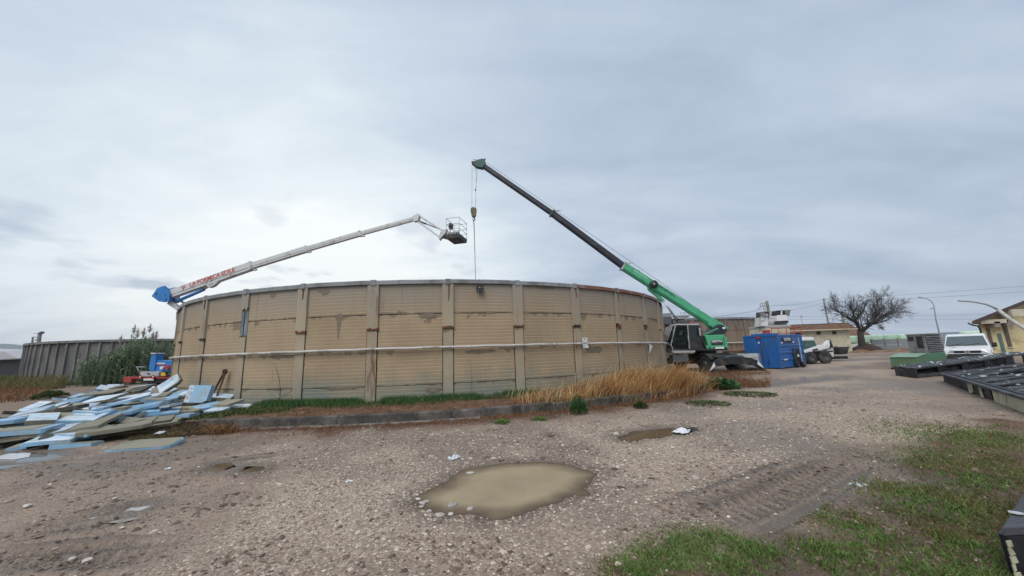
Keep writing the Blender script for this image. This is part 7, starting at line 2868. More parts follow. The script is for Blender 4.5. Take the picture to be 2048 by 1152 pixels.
# ================================================================== VEGETATION
def blades(name, X, Y, Z, Lg, Wd, lean, az, mat_, seed, bend=0.5, segs=2, kind='stuff', label=None, parent=None):
    """strip blades: arrays of positions; each a tapering bent strip"""
    rs = np.random.RandomState(seed)
    n = len(X)
    az2 = rs.uniform(0, 2 * np.pi, n)
    wx, wy = np.cos(az2), np.sin(az2)
    dx, dy = np.cos(az) * np.sin(lean), np.sin(az) * np.sin(lean)
    dz = np.cos(lean)
    rows = []
    px, py, pz = X.copy(), Y.copy(), Z.copy()
    k = segs + 1
    V = np.zeros((n, k * 2 - 1, 3), dtype=np.float32)
    ln = lean.copy()
    for s in range(k):
        f = s / segs
        w = Wd * (1 - f) * 0.5 + Wd * 0.12
        if s < segs:
            V[:, 2 * s, 0], V[:, 2 * s, 1], V[:, 2 * s, 2] = px - wx * w, py - wy * w, pz
            V[:, 2 * s + 1, 0], V[:, 2 * s + 1, 1], V[:, 2 * s + 1, 2] = px + wx * w, py + wy * w, pz
        else:
            V[:, 2 * s, 0], V[:, 2 * s, 1], V[:, 2 * s, 2] = px, py, pz
        st = Lg / segs
        px = px + np.cos(az) * np.sin(ln) * st
        py = py + np.sin(az) * np.sin(ln) * st
        pz = pz + np.cos(ln) * st
        ln = ln + bend
    m = k * 2 - 1
    base = (np.arange(n) * m)[:, None]
    tri = []
    for s in range(segs - 1):
        tri += [[2 * s, 2 * s + 1, 2 * s + 3], [2 * s, 2 * s + 3, 2 * s + 2]]
    tri += [[2 * segs - 2, 2 * segs - 1, 2 * segs]]
    F = (base[:, :, None] + np.array(tri)[None]).reshape(-1, 3)
    o = np_mesh(name, V.reshape(-1, 3), F, mat_, parent, smooth=False)
    if parent is None:
        tag(o, label=label, kind=kind)
    return o


def leaf_mat(name, c0, c1, c2, trans=0.25, scale=1.2):
    m = bpy.data.materials.new(name)
    m.use_nodes = True
    t = m.node_tree
    L = t.links
    b = t.nodes['Principled BSDF']
    g = N(t, 'ShaderNodeNewGeometry')
    tc = N(t, 'ShaderNodeTexCoord')
    n = N(t, 'ShaderNodeTexNoise', i_Scale=scale, i_Detail=4.0)
    L.new(tc.outputs['Object'], n.inputs['Vector'])
    f = math_n(t, 'ADD', math_n(t, 'MULTIPLY', g.outputs['Random Per Island'], 0.55), math_n(t, 'MULTIPLY', n.outputs[0], 0.5))
    cr = ramp(t, [(0.2, c0), (0.5, c1), (0.8, c2)])
    L.new(f, cr.inputs[0])
    L.new(cr.outputs[0], b.inputs['Base Color'])
    b.inputs['Roughness'].default_value = 0.6
    b.inputs['Specular IOR Level'].default_value = 0.3
    tl = N(t, 'ShaderNodeBsdfTranslucent')
    L.new(cr.outputs[0], tl.inputs[0])
    mx = N(t, 'ShaderNodeMixShader', i_0=trans)
    L.new(b.outputs[0], mx.inputs[1]); L.new(tl.outputs[0], mx.inputs[2])
    L.new(mx.outputs[0], t.nodes['Material Output'].inputs[0])
    M[name] = m


leaf_mat('grass_green', (0.055, 0.11, 0.022), (0.11, 0.215, 0.045), (0.21, 0.33, 0.08))
leaf_mat('grass_olive', (0.07, 0.065, 0.025), (0.15, 0.14, 0.05), (0.26, 0.22, 0.09))
leaf_mat('grass_wall', (0.03, 0.07, 0.025), (0.06, 0.13, 0.04), (0.11, 0.20, 0.06))
leaf_mat('straw', (0.25, 0.105, 0.034), (0.46, 0.235, 0.08), (0.68, 0.43, 0.18), trans=0.15)
leaf_mat('pale_stalk', (0.42, 0.29, 0.14), (0.56, 0.42, 0.23), (0.72, 0.58, 0.36), trans=0.1)
leaf_mat('straw_brown', (0.10, 0.045, 0.022), (0.19, 0.09, 0.04), (0.30, 0.16, 0.07), trans=0.1)
leaf_mat('weed_brown', (0.05, 0.032, 0.018), (0.11, 0.07, 0.032), (0.17, 0.125, 0.055), trans=0.1)
leaf_mat('weed_green', (0.03, 0.055, 0.015), (0.075, 0.11, 0.03), (0.14, 0.16, 0.05))
leaf_mat('reed_green', (0.07, 0.105, 0.06), (0.15, 0.21, 0.115), (0.26, 0.33, 0.20), scale=0.6)
leaf_mat('broad_leaf', (0.03, 0.085, 0.03), (0.06, 0.15, 0.05), (0.12, 0.24, 0.09))


def ground_z(x, y):
    return ground_fields(x, y)[0]


# ---- lawn at lower right
def make_lawn():
    rs = np.random.RandomState(1)
    n = 560000
    # denser close to the camera
    r = np.exp(rs.uniform(np.log(1.8), np.log(15), n))
    th = rs.uniform(R(2), R(66), n)
    x, y = r * np.sin(th), r * np.cos(th)
    gs = sdf_poly(x, y, GRASS) + (fbm(x, y, 0.9, 41, 4) - 0.5) * 1.5
    patch = fbm(x, y, 1.1, 301, 4, 0.55)
    strong = sstep(0.44, 0.58, patch) * sstep(0.0, 0.5, gs) * (0.5 + 0.5 * sstep(0.4, 0.6, fbm(x, y, 4.0, 311, 3)))
    # two lush patches
    for u, v, ru in ((1930, 1015, 0.55), (1960, 930, 1.0), (1800, 985, 0.5), (1930, 870, 1.3), (1700, 1045, 0.35), (1640, 1105, 0.22), (1500, 1105, 0.25), (1380, 1090, 0.30), (2010, 960, 0.8), (1330, 1115, 0.28), (1430, 1075, 0.25), (1265, 1145, 0.22), (1460, 1140, 0.25)):
        c = P(u, v)
        strong = np.maximum(strong, 0.95 * np.exp(-(((x - c.x) ** 2 + (y - c.y) ** 2) / ru ** 2)))
    dens = np.clip(strong, 0, 1) * (0.5 + 0.5 * sstep(0.36, 0.56, fbm(x, y, 5.0, 321, 3))) * 1.0 + 0.05 * (gs > 0.1)
    tr = np.zeros(n)
    for a, b, w, d, t in TRK[:3]:
        s, lat, fade = seg_coords(x, y, a, b)
        tr = np.maximum(tr, np.exp(-(lat / (w * 1.3)) ** 4) * fade)
    keep = rs.uniform(0, 1, n) < dens * (1 - tr)
    x, y, st = x[keep], y[keep], strong[keep]
    n = len(x)
    z = ground_z(x, y) - 0.005
    az = rs.uniform(0, 2 * np.pi, n)
    Lg = rs.uniform(0.020, 0.060, n) * (0.65 + 0.7 * st)
    lean = rs.uniform(0.2, 1.25, n)
    Wd = rs.uniform(0.005, 0.011, n) * (0.8 + np.hypot(x, y) * 0.06)
    ol = rs.uniform(0, 1, n) < (0.30 + 0.45 * (fbm(x, y, 0.8, 351, 3) > 0.52))
    for nm, mk, mt in (('grass', ~ol, 'grass_green'), ('dry_grass', ol, 'grass_olive')):
        blades(nm, x[mk], y[mk], z[mk], Lg[mk], Wd[mk], lean[mk], az[mk], mt, 5, bend=0.45, label='short creeping grass over the right foreground')
    print('lawn', n)


make_lawn()


# ---- green strip at the foot of the tank
def make_wall_grass():
    rs = np.random.RandomState(2)
    n = 36000
    a = rs.uniform(-13, 24, n)
    k = np.exp(-rs.exponential(0.55, n))
    off = rs.gamma(1.6, 0.22, n)
    r = TR + 0.08 + off
    x, y = TC.x + r * np.sin(np.radians(a)), TC.y - r * np.cos(np.radians(a))
    d = fbm(x, y, 1.0, 401, 3)
    left = sstep(-2, -9, a)
    keep = (rs.uniform(0, 1, n) < sstep(0.33, 0.55, d + 0.15 * left)) & (off < 1.5 + left * 1.2) & (rs.uniform(0, 1, n) < 1 - sstep(15, 24, a))
    a, r, x, y = a[keep], r[keep], x[keep], y[keep]
    n = len(x)
    z = np.full(n, ZB - 0.02)
    Lg = rs.uniform(0.10, 0.30, n)
    blades('grass', x, y, z, Lg, rs.uniform(0.010, 0.018, n), rs.uniform(0.05, 0.7, n), rs.uniform(0, 2 * np.pi, n), 'grass_wall', 7, bend=0.35, label='green grass strip along the foot of the beige tank')


make_wall_grass()


# ---- creeping green weed where the heap meets the grass strip
def make_creeper():
    rs = np.random.RandomState(31)
    n = 9000
    c = P(495, 822, 0.25)
    x = c.x + rs.normal(0, 0.75, n)
    y = c.y + rs.normal(0, 0.45, n)
    z = np.full(n, 0.16) + 0.14 * np.exp(-((x - c.x) ** 2 + (y - c.y) ** 2) * 0.8) * rs.uniform(0, 1, n)
    blades('creeping_weed', x, y, z, rs.uniform(0.04, 0.12, n), rs.uniform(0.018, 0.035, n), rs.uniform(0.4, 1.4, n), rs.uniform(0, 6.28, n), 'weed_green', 8, bend=0.3, label='low green creeping weed between heap and kerb')


make_creeper()


# ---- tall dry straw
def make_straw():
    rs = np.random.RandomState(3)
    Xs, Ys, Zs, Ls, As, Le = [], [], [], [], [], []
    # tussocks: angle along kerb, radius, count, height, spread
    T = []
    for a in np.arange(18, 43, 0.9):
        for _ in range(3):
            rr = rs.uniform(TR + 0.7, KR - 0.25)
            hgt = np.interp(a, [18, 23, 27, 32, 36, 40, 44], [0.20, 0.42, 0.60, 0.75, 1.15, 1.10, 0.55]) * rs.uniform(0.5, 1.25)
            T.append((a + rs.uniform(-0.6, 0.6), rr, int(np.interp(a, [18, 24, 36, 43], [90, 210, 320, 200])), hgt, 0.30))
    for a, rr, cnt, hgt, sp in T:
        p = pol(a, rr, ZB)
        n = cnt
        ox, oy = rs.normal(0, sp, n), rs.normal(0, sp, n)
        Xs.append(p.x + ox); Ys.append(p.y + oy)
        Zs.append(np.full(n, ZB - 0.03))
        Ls.append(hgt * rs.uniform(0.55, 1.25, n))
        # stems fan out, mostly falling right and towards the kerb
        As.append(np.where(rs.uniform(0, 1, n) < 0.72, rs.normal(-0.35, 0.6, n), rs.uniform(0, 6.28, n)))
        Le.append(np.abs(rs.normal(0.32, 0.34, n)))
    X, Y, Z, L_, A_, E_ = map(np.concatenate, (Xs, Ys, Zs, Ls, As, Le))
    n = len(X)
    rk = np.hypot(X - TC.x, Y - TC.y)
    ok = (rk > TR + 0.15)
    X, Y, Z, L_, A_, E_ = X[ok], Y[ok], Z[ok], L_[ok], A_[ok], E_[ok]
    Z = np.where(rk[ok] > KR, 0.0, Z)
    n = len(X)
    br = rs.uniform(0, 1, n) < 0.42
    for nm, mk, mt, hs in (('dry_straw', ~br, 'straw', 1.0), ('withered_straw', br, 'straw_brown', 0.75)):
        blades(nm, X[mk], Y[mk], Z[mk], L_[mk] * hs, rs.uniform(0.008, 0.015, mk.sum()), E_[mk], A_[mk], mt, 9, bend=0.30, segs=4, label='golden dry straw leaning over the kerb')
    n = 520
    a = rs.uniform(17, 43, n)
    rr = rs.uniform(TR + 0.5, KR - 0.1, n)
    x, y = TC.x + rr * np.sin(np.radians(a)), TC.y - rr * np.cos(np.radians(a))
    hg = np.interp(a, [17, 25, 36, 43], [0.45, 0.8, 1.35, 0.9])
    blades('tall_stalks', x, y, np.full(n, ZB), hg * rs.uniform(0.7, 1.25, n), rs.uniform(0.010, 0.016, n), np.abs(rs.normal(0.15, 0.25, n)), rs.normal(-0.4, 1.2, n), 'pale_stalk', 29, bend=0.16, segs=5, label='pale tall stalks standing out of the dry straw')
    n = 2600
    a = rs.uniform(18, 44, n)
    rr = rs.uniform(TR + 0.5, KR + 0.2, n)
    x, y = TC.x + rr * np.sin(np.radians(a)), TC.y - rr * np.cos(np.radians(a))
    k = fbm(x, y, 1.4, 611, 3) > 0.54
    x, y, m2 = x[k], y[k], int(k.sum())
    blades('green_shoots', x, y, np.full(m2, ZB - 0.05), rs.uniform(0.15, 0.45, m2), rs.uniform(0.012, 0.022, m2), rs.uniform(0.1, 0.8, m2), rs.uniform(0, 6.28, m2), 'grass_olive', 30, bend=0.3, segs=3, label='olive green shoots among the dry straw')
    # thin brown litter over the bed and beyond the kerb end, towards the crane
    n = 26000
    a = rs.uniform(-8, 47, n)
    rr = rs.uniform(TR + 0.3, KR + 0.5, n)
    x, y = TC.x + rr * np.sin(np.radians(a)), TC.y - rr * np.cos(np.radians(a))
    keep = rs.uniform(0, 1, n) < 0.3 + 0.7 * sstep(12, 24, a)
    x, y, rr, a = x[keep], y[keep], rr[keep], a[keep]
    z = np.where(rr > KR, 0.01, ZB + 0.0)
    blades('withered_litter', x, y, z, rs.uniform(0.06, 0.22, len(x)), rs.uniform(0.006, 0.012, len(x)), rs.uniform(0.6, 1.5, len(x)), rs.uniform(0, 6.28, len(x)), 'straw_brown', 10, bend=0.15, label='reddish withered litter on the planting bed')
    n = 15000
    cx = P(1440, 765)
    u = rs.uniform(1330, 1540, n)
    v = rs.uniform(745, 780, n)
    pts = np.array([tuple(P(a_, b_))[:2] for a_, b_ in zip(u[:6000], v[:6000])])
    rk = np.hypot(pts[:, 0] - TC.x, pts[:, 1] - TC.y)
    d = fbm(pts[:, 0], pts[:, 1], 0.5, 431, 3)
    k = (rk > TR + 0.3) & (d > 0.42) & (pts[:, 1] < 24.5)
    pts = pts[k]
    m = len(pts)
    blades('dry_weeds', pts[:, 0], pts[:, 1], np.zeros(m), rs.uniform(0.10, 0.42, m), rs.uniform(0.012, 0.022, m), rs.uniform(0.1, 1.0, m), rs.uniform(0, 6.28, m), 'straw_brown', 13, bend=0.25, segs=3, label='low brown dry weeds between straw and crane')


make_straw()


# ---- withered tangle in front of the heap
def make_tangle():
    rs = np.random.RandomState(6)
    for (pp, n, hgt, mt, nm, lab) in (
            (poly([(230, 872), (300, 858), (400, 848), (470, 842), (480, 858), (400, 872), (300, 884), (235, 884)]), 9000, 0.16, 'weed_brown', 'withered_weeds', 'brown withered tangle of weeds in front of the heap'),
            (poly([(235, 874), (300, 862), (340, 866), (330, 880), (250, 888)]), 4200, 0.10, 'weed_green', 'olive_weeds', 'olive weeds beside the lone insulation panel'),
            (poly([(410, 852), (440, 836), (475, 842), (470, 866), (420, 872)]), 2600, 0.34, 'straw_brown', 'dry_tuft', 'dry brown tuft hanging over the kerb end')):
        xs = [p[0] for p in pp]; ys = [p[1] for p in pp]
        x, y = rs.uniform(min(xs), max(xs), n * 3), rs.uniform(min(ys), max(ys), n * 3)
        k = (sdf_poly(x, y, pp) + (fbm(x, y, 1.5, 71, 3) - 0.5) * 0.8 > 0)
        x, y = x[k][:n], y[k][:n]
        m = len(x)
        blades(nm, x, y, np.zeros(m) + 0.01, rs.uniform(0.4, 1.2, m) * hgt, rs.uniform(0.008, 0.016, m), rs.uniform(0.3, 1.35, m), rs.uniform(0, 6.28, m), mt, 17, bend=0.5, segs=3, label=lab)
    # thin reddish weed strip along the kerb outside
    n = 14000
    a = rs.uniform(-8, 36, n)
    rr = KR + 0.05 + rs.gamma(1.4, 0.28, n)
    x, y = TC.x + rr * np.sin(np.radians(a)), TC.y - rr * np.cos(np.radians(a))
    k = fbm(x, y, 1.3, 91, 3) > 0.47
    x, y = x[k], y[k]
    m = len(x)
    blades('kerb_weeds', x, y, ground_z(x, y) - 0.003, rs.uniform(0.03, 0.13, m), rs.uniform(0.006, 0.011, m), rs.uniform(0.4, 1.45, m), rs.uniform(0, 6.28, m), 'straw_brown', 19, bend=0.3, label='reddish dry weeds along the outer foot of the kerb')


make_tangle()


# ---- single plants
def leafy_plant(name, label, c, n, rad, hgt, leaf, mt, seed, stems=8):
    rs = np.random.RandomState(seed)
    root = thing(name, label, 'plant', c)
    u = rs.uniform(0, 1, n) ** 0.5
    a = rs.uniform(0, 6.28, n)
    x, y = rad * u * np.cos(a), rad * u * np.sin(a)
    z = hgt * (1 - (u * 0.85) ** 2) * rs.uniform(0.25, 1.0, n)
    o = blades('foliage', x, y, z, rs.uniform(0.6, 1.2, n) * leaf, rs.uniform(0.5, 0.9, n) * leaf, rs.uniform(0.7, 1.5, n), a + rs.normal(0, 0.5, n), mt, seed, bend=0.3, segs=2, parent=root)
    m = MB()
    for i in range(stems):
        b_ = rs.uniform(0, 6.28)
        m.path([(0, 0, -0.02), (0.4 * rad * math.cos(b_), 0.4 * rad * math.sin(b_), hgt * 0.45), (0.75 * rad * math.cos(b_), 0.75 * rad * math.sin(b_), hgt * 0.6)], 0.008, 4)
    m.build('stems', mt, root)
    return root


leafy_plant('broadleaf_weed', 'low broad-leaved green plant right of the dry straw', P(1444, 777), 900, 0.62, 0.42, 0.17, 'broad_leaf', 41)
leafy_plant('bushy_weed', 'upright bushy green weed growing against the kerb', P(1158, 828), 1100, 0.24, 0.55, 0.06, 'broad_leaf', 42)
leafy_plant('bushy_weed', 'small dark green weed at the kerb right of the bushy one', P(1281, 816), 500, 0.20, 0.24, 0.06, 'weed_green', 43)
leafy_plant('ground_weed', 'tiny green weed on gravel left of the kerb weeds', P(1004, 846), 260, 0.20, 0.08, 0.05, 'grass_green', 44)
leafy_plant('ground_weed', 'tiny yellow-green weed on gravel below the kerb', P(1079, 840), 240, 0.20, 0.07, 0.05, 'grass_green', 45)
leafy_plant('ground_weed', 'flat green weed patch at the gravel edge before the broad-leaved plant', P(1415, 808), 700, 0.62, 0.07, 0.06, 'weed_green', 46)
leafy_plant('ground_weed', 'low green weed patch right of the broad-leaved plant', P(1500, 790), 700, 0.8, 0.10, 0.08, 'weed_green', 47)
leafy_plant('roadside_bush', 'small green bush beside the left track', P(101, 797), 1400, 0.75, 0.5, 0.12, 'weed_green', 48)
leafy_plant('roadside_bush', 'green bush among dry scrub at the left edge', PY(20, 735, 36), 900, 1.2, 1.3, 0.2, 'weed_green', 49).location.z = 0

# dry scrub by the left track
rs_ = np.random.RandomState(12)
sc_poly = poly([(-150, 800), (-60, 770), (20, 768), (75, 778), (92, 792), (60, 802), (20, 806), (-150, 830)])
xs = [p[0] for p in sc_poly]; ys = [p[1] for p in sc_poly]
x = rs_.uniform(min(xs), max(xs), 60000); y = rs_.uniform(min(ys), max(ys), 60000)
k = sdf_poly(x, y, sc_poly) + (fbm(x, y, 0.5, 5, 3) - 0.5) * 2 > 0
x, y = x[k][:22000], y[k][:22000]
hh = 0.35 + 0.75 * fbm(x, y, 0.7, 88, 3)
blades('dry_scrub', x, y, np.zeros(len(x)), hh * rs_.uniform(0.4, 1.1, len(x)), rs_.uniform(0.02, 0.04, len(x)), rs_.uniform(0.05, 0.9, len(x)), rs_.uniform(0, 6.28, len(x)), 'straw_brown', 3, bend=0.3, segs=3, label='reddish dry scrub beside the left track')
x = rs_.uniform(-75, -40, 16000); y = rs_.uniform(30, 44, 16000)
k = (np.hypot(x + 48.7, y - 56) > 16.4) & (x / y < -1.22)
x, y = x[k], y[k]
blades('grey_scrub', x, y, np.zeros(len(x)), rs_.uniform(0.5, 1.7, len(x)), rs_.uniform(0.03, 0.06, len(x)), rs_.uniform(0.05, 0.7, len(x)), rs_.uniform(0, 6.28, len(x)), 'grass_olive', 4, bend=0.25, segs=3, label='grey-green scrub left of the ribbed tank')
x = rs_.uniform(-60, -26, 9000)
y = np.where(rs_.uniform(0, 1, 9000) < 0.5, 39.2, 38.6) + rs_.uniform(-0.8, 0.8, 9000)
k = (np.hypot(x + 48.7, y - 56) > 16.2)
blades('verge_grass', x[k], y[k], np.zeros(k.sum()), rs_.uniform(0.1, 0.4, k.sum()), rs_.uniform(0.03, 0.05, k.sum()), rs_.uniform(0.05, 0.9, k.sum()), rs_.uniform(0, 6.28, k.sum()), 'weed_green', 6, bend=0.25, label='green verge at the foot of the ribbed tank')


# ---- reeds
def make_reeds():
    rg = random.Random(8)
    rs = np.random.RandomState(8)
    c = PY(262, 740, 36.5); c.z = 0
    root = thing('giant_reed', 'large clump of green reeds with pale plumes before the ribbed tank', 'reed', c)
    canes = MB()
    X, Y, Z, L_, A_, E_ = [], [], [], [], [], []
    for i in range(330):
        px = rg.uniform(-3.9, 2.7)
        py = rg.gauss(0, 0.9)
        # taller to the right
        hmax = np.interp(px, [-4.4, -2.5, -1.0, 0.6, 2.9], [2.0, 3.0, 3.6, 4.9, 4.2])
        h = hmax * rg.uniform(0.55, 1.0)
        lx, lyy = rg.gauss(0, 0.13), rg.gauss(0, 0.13)
        pts = [Vector((px + lx * h * f * f, py + lyy * h * f * f, h * f)) for f in (0, 0.35, 0.7, 1.0)]
        canes.path(pts, [0.02, 0.017, 0.013, 0.006], 4, cap=False)
        for f in np.linspace(0.12, 1.0, int(h * 7)):
            p = Vector((px + lx * h * f * f, py + lyy * h * f * f, h * f))
            X.append(p.x); Y.append(p.y); Z.append(p.z)
            L_.append(rg.uniform(0.35, 0.75)); A_.append(rg.uniform(0, 6.28)); E_.append(rg.uniform(0.4, 1.0))
    canes.build('canes', 'reed_green', root, fix=False)
    n = len(X)
    blades('foliage', np.array(X), np.array(Y), np.array(Z), np.array(L_), rs.uniform(0.06, 0.10, n), np.array(E_), np.array(A_), 'reed_green', 9, bend=0.45, segs=3, parent=root)
    for u, v in ((270, 653), (277, 661), (289, 659), (301, 651), (307, 667), (314, 665), (243, 674)):
        top = PY(u, v, 36.3) - c
        m = MB()
        m.path([Vector((top.x * 0.85, 0, 1.5)), top - Vector((0, 0, 0.7)), top], [0.015, 0.012, 0.006], 4)
        for k in range(150):
            f = rg.random()
            q = top + Vector((0, 0, -0.75 + 0.85 * f))
            rr = 0.26 * math.sin(min(1, f * 1.05 + 0.08) * PI) + 0.03
            a_ = rg.uniform(0, 6.28)
            e = q + Vector((rr * math.cos(a_), rr * math.sin(a_), rg.uniform(0.08, 0.2)))
            m.add([q, q + Vector((0.035, 0.025, 0.04)), e], [(0, 1, 2)])
        m.build('plume', 'plume', root, fix=False)


make_reeds()
# bare sapling against the tank
c_, tg_, n_ = wall_frame(wall_angle(578), TR + 0.35, ZB)
sap = thing('dead_sapling', 'thin dead sapling standing against the tank wall', 'sapling', c_)
m_ = MB()
m_.path([(0, 0, 0), (0.02, 0, 0.5), (-0.06, 0, 0.9), (-0.20, 0, 1.3), (-0.28, 0, 1.5)], [0.014, 0.012, 0.01, 0.006, 0.003], 5)
for z_, dx_, dz_ in ((0.2, -0.25, 0.12), (0.35, -0.12, 0.2), (0.25, 0.3, 0.1), (0.3, 0.55, 0.25), (0.5, -0.15, 0.2)):
    m_.path([(0.01, 0, z_), (dx_ * 0.6, 0.02, z_ + dz_ * 0.5), (dx_, 0.05, z_ + dz_)], [0.008, 0.006, 0.003], 4)
m_.build('twigs', 'twig', sap)


# ================================================================== GRAVEL, STONES, LITTER
def make_gravel():
    rs = np.random.RandomState(11)
    n = 330000
    r = np.exp(rs.uniform(np.log(1.9), np.log(19), n))
    th = rs.uniform(R(-66), R(62), n)
    x, y = r * np.sin(th), r * np.cos(th)
    h, gravel, soil, wet, grass, pud, flat = ground_fields(x, y)
    rk = np.hypot(x - TC.x, y - TC.y)
    dens = (0.10 + 0.90 * gravel) * (1 - 0.93 * pud) * (1 - 0.75 * flat) * (1 - 0.75 * grass) * (1 - 0.45 * soil)
    keep = (rs.uniform(0, 1, n) < dens * 0.42) & (rk > KR + 0.03)
    x, y, h, gravel = x[keep], y[keep], h[keep], gravel[keep]
    n = len(x)
    size = rs.gamma(2.6, 0.0036, n) * (0.75 + 0.030 * np.hypot(x, y)) + 0.0035
    size = np.minimum(size, 0.045)
    # squashed irregular octahedra
    base = np.array([(1, 0, 0), (0, 1, 0), (-1, 0, 0), (0, -1, 0), (0, 0, 0.75), (0, 0, -0.6)], dtype=np.float32)
    V = np.repeat(base[None], n, 0) * rs.uniform(0.65, 1.25, (n, 6, 1))
    V += rs.uniform(-0.22, 0.22, (n, 6, 3))
    a = rs.uniform(0, 6.28, n)
    ca, sa = np.cos(a)[:, None], np.sin(a)[:, None]
    st = rs.uniform(0.7, 1.5, n)[:, None]
    vx, vy = V[:, :, 0] * st, V[:, :, 1]
    X = (vx * ca - vy * sa) * size[:, None] + x[:, None]
    Y = (vx * sa + vy * ca) * size[:, None] + y[:, None]
    Z = V[:, :, 2] * size[:, None] * rs.uniform(0.5, 1.0, n)[:, None] + (h + size * 0.12)[:, None]
    VV = np.stack([X, Y, Z], 2).reshape(-1, 3)
    tri = np.array([(0, 1, 4), (1, 2, 4), (2, 3, 4), (3, 0, 4), (1, 0, 5), (2, 1, 5), (3, 2, 5), (0, 3, 5)])
    F = (np.arange(n) * 6)[:, None, None] + tri[None]
    m = bpy.data.materials.new('gravel_stone')
    m.use_nodes = True
    t = m.node_tree
    b = t.nodes['Principled BSDF']
    g = N(t, 'ShaderNodeNewGeometry')
    cr = ramp(t, [(0.0, (0.17, 0.13, 0.103)), (0.35, (0.325, 0.252, 0.19)), (0.7, (0.465, 0.38, 0.295)), (0.95, (0.55, 0.47, 0.385)), (1.0, (0.70, 0.64, 0.56))])
    t.links.new(g.outputs['Random Per Island'], cr.inputs[0])
    t.links.new(cr.outputs[0], b.inputs['Base Color'])
    b.inputs['Roughness'].default_value = 0.85
    o = np_mesh('gravel', VV, F.reshape(-1, 3), m, smooth=False)
    tag(o, label='loose pale gravel scattered over the yard', kind='stuff')
    print('gravel', n)


make_gravel()


def make_clods():
    rs = np.random.RandomState(77)
    n = 60000
    r = np.exp(rs.uniform(np.log(1.9), np.log(15), n))
    th = rs.uniform(R(-66), R(60), n)
    x, y = r * np.sin(th), r * np.cos(th)
    h, gravel, soil, wet, grass, pud, flat = ground_fields(x, y)
    rk = np.hypot(x - TC.x, y - TC.y)
    dens = (0.25 + 0.75 * np.clip(1 - gravel + 0.4 * wet, 0, 1)) * (1 - pud) * (1 - 0.6 * grass)
    keep = (rs.uniform(0, 1, n) < dens * 0.5 * sstep(0.35, 0.6, fbm(x, y, 1.6, 201, 3))) & (rk > KR + 0.03)
    x, y, h = x[keep], y[keep], h[keep]
    n = len(x)
    size = np.minimum(rs.gamma(2.2, 0.0062, n) * (0.7 + 0.03 * np.hypot(x, y)) + 0.004, 0.05)
    base = np.array([(1, 0, 0), (0, 1, 0), (-1, 0, 0), (0, -1, 0), (0, 0, 0.7), (0, 0, -0.6)], dtype=np.float32)
    V = np.repeat(base[None], n, 0) * rs.uniform(0.6, 1.3, (n, 6, 1)) + rs.uniform(-0.25, 0.25, (n, 6, 3))
    a = rs.uniform(0, 6.28, n)
    ca, sa = np.cos(a)[:, None], np.sin(a)[:, None]
    X = (V[:, :, 0] * 1.3 * ca - V[:, :, 1] * sa) * size[:, None] + x[:, None]
    Y = (V[:, :, 0] * 1.3 * sa + V[:, :, 1] * ca) * size[:, None] + y[:, None]
    Z = V[:, :, 2] * size[:, None] * 0.7 + (h + size * 0.1)[:, None]
    tri = np.array([(0, 1, 4), (1, 2, 4), (2, 3, 4), (3, 0, 4), (1, 0, 5), (2, 1, 5), (3, 2, 5), (0, 3, 5)])
    F = ((np.arange(n) * 6)[:, None, None] + tri[None]).reshape(-1, 3)
    leaf_mat('clod', (0.075, 0.052, 0.04), (0.15, 0.105, 0.078), (0.24, 0.18, 0.135), trans=0.0)
    tag(np_mesh('mud_clods', np.stack([X, Y, Z], 2).reshape(-1, 3), F, 'clod'), label='brown mud clods and dirty stones scattered over the yard', kind='stuff')


make_clods()


def rock(c, s, mt, label, seed, flat=0.6, group=None, name='stone'):
    rg = random.Random(seed)
    m = MB()
    vs, fs = [], []
    n1, n2 = 9, 5
    for j in range(n2 + 1):
        ph = PI * j / n2
        for i in range(n1):
            a_ = 2 * PI * i / n1
            k = s * rg.uniform(0.82, 1.15)
            vs.append((k * math.sin(ph) * math.cos(a_) * 1.3, k * math.sin(ph) * math.sin(a_), k * flat * math.cos(ph)))
    for j in range(n2):
        for i in range(n1):
            fs.append((j * n1 + i, j * n1 + (i + 1) % n1, (j + 1) * n1 + (i + 1) % n1, (j + 1) * n1 + i))
    m.add(vs, fs)
    o = m.build(name, mt)
    o.location = (c.x, c.y, c.z + s * flat * 0.35)
    o.rotation_euler = (0, 0, rg.uniform(0, 6))
    tag(o, label, 'stone', group)
    return o


rock(P(1638, 1124), 0.040, 'stone_pink', 'pinkish stone lying in the lower right grass', 1)
rock(P(1596, 1104), 0.030, 'stone', 'pale stone left of the pinkish one in the grass', 2)
rock(P(1956, 1126), 0.036, 'stone', 'pale stone near the burnt panel corner', 3)
rock(P(1928, 1078), 0.030, 'stone', 'flat pale stone in bare soil above the stone by the burnt corner', 4)
rock(P(1392, 957), 0.045, 'stone', 'single white stone on gravel right of the muddy puddle', 5)
rock(P(1232, 869, -0.02), 0.06, 'stone', 'white stone at the left tip of the brown puddle', 6)
rock(P(906, 1011, -0.03), 0.06, 'stone', 'flat pale stone in the lower left of the muddy puddle', 7, 0.4)
rock(P(940, 1018, -0.03), 0.04, 'stone', 'small stone in the muddy puddle right of the flat one', 8, 0.4)
rock(P(940, 947, -0.03), 0.05, 'stone', 'stone in the upper left of the muddy puddle', 9, 0.4)
for i, (u, v, s) in enumerate(((836, 999, 0.03), (845, 1007, 0.035), (852, 1004, 0.03), (843, 1014, 0.03), (858, 1024, 0.03), (880, 1032, 0.045), (833, 990, 0.025), (901, 1029, 0.03))):
    rock(P(u, v, -0.02), s, 'stone', 'small pale stone at the left tip of the muddy puddle', 20 + i, 0.5, 'stones at the puddle tip')
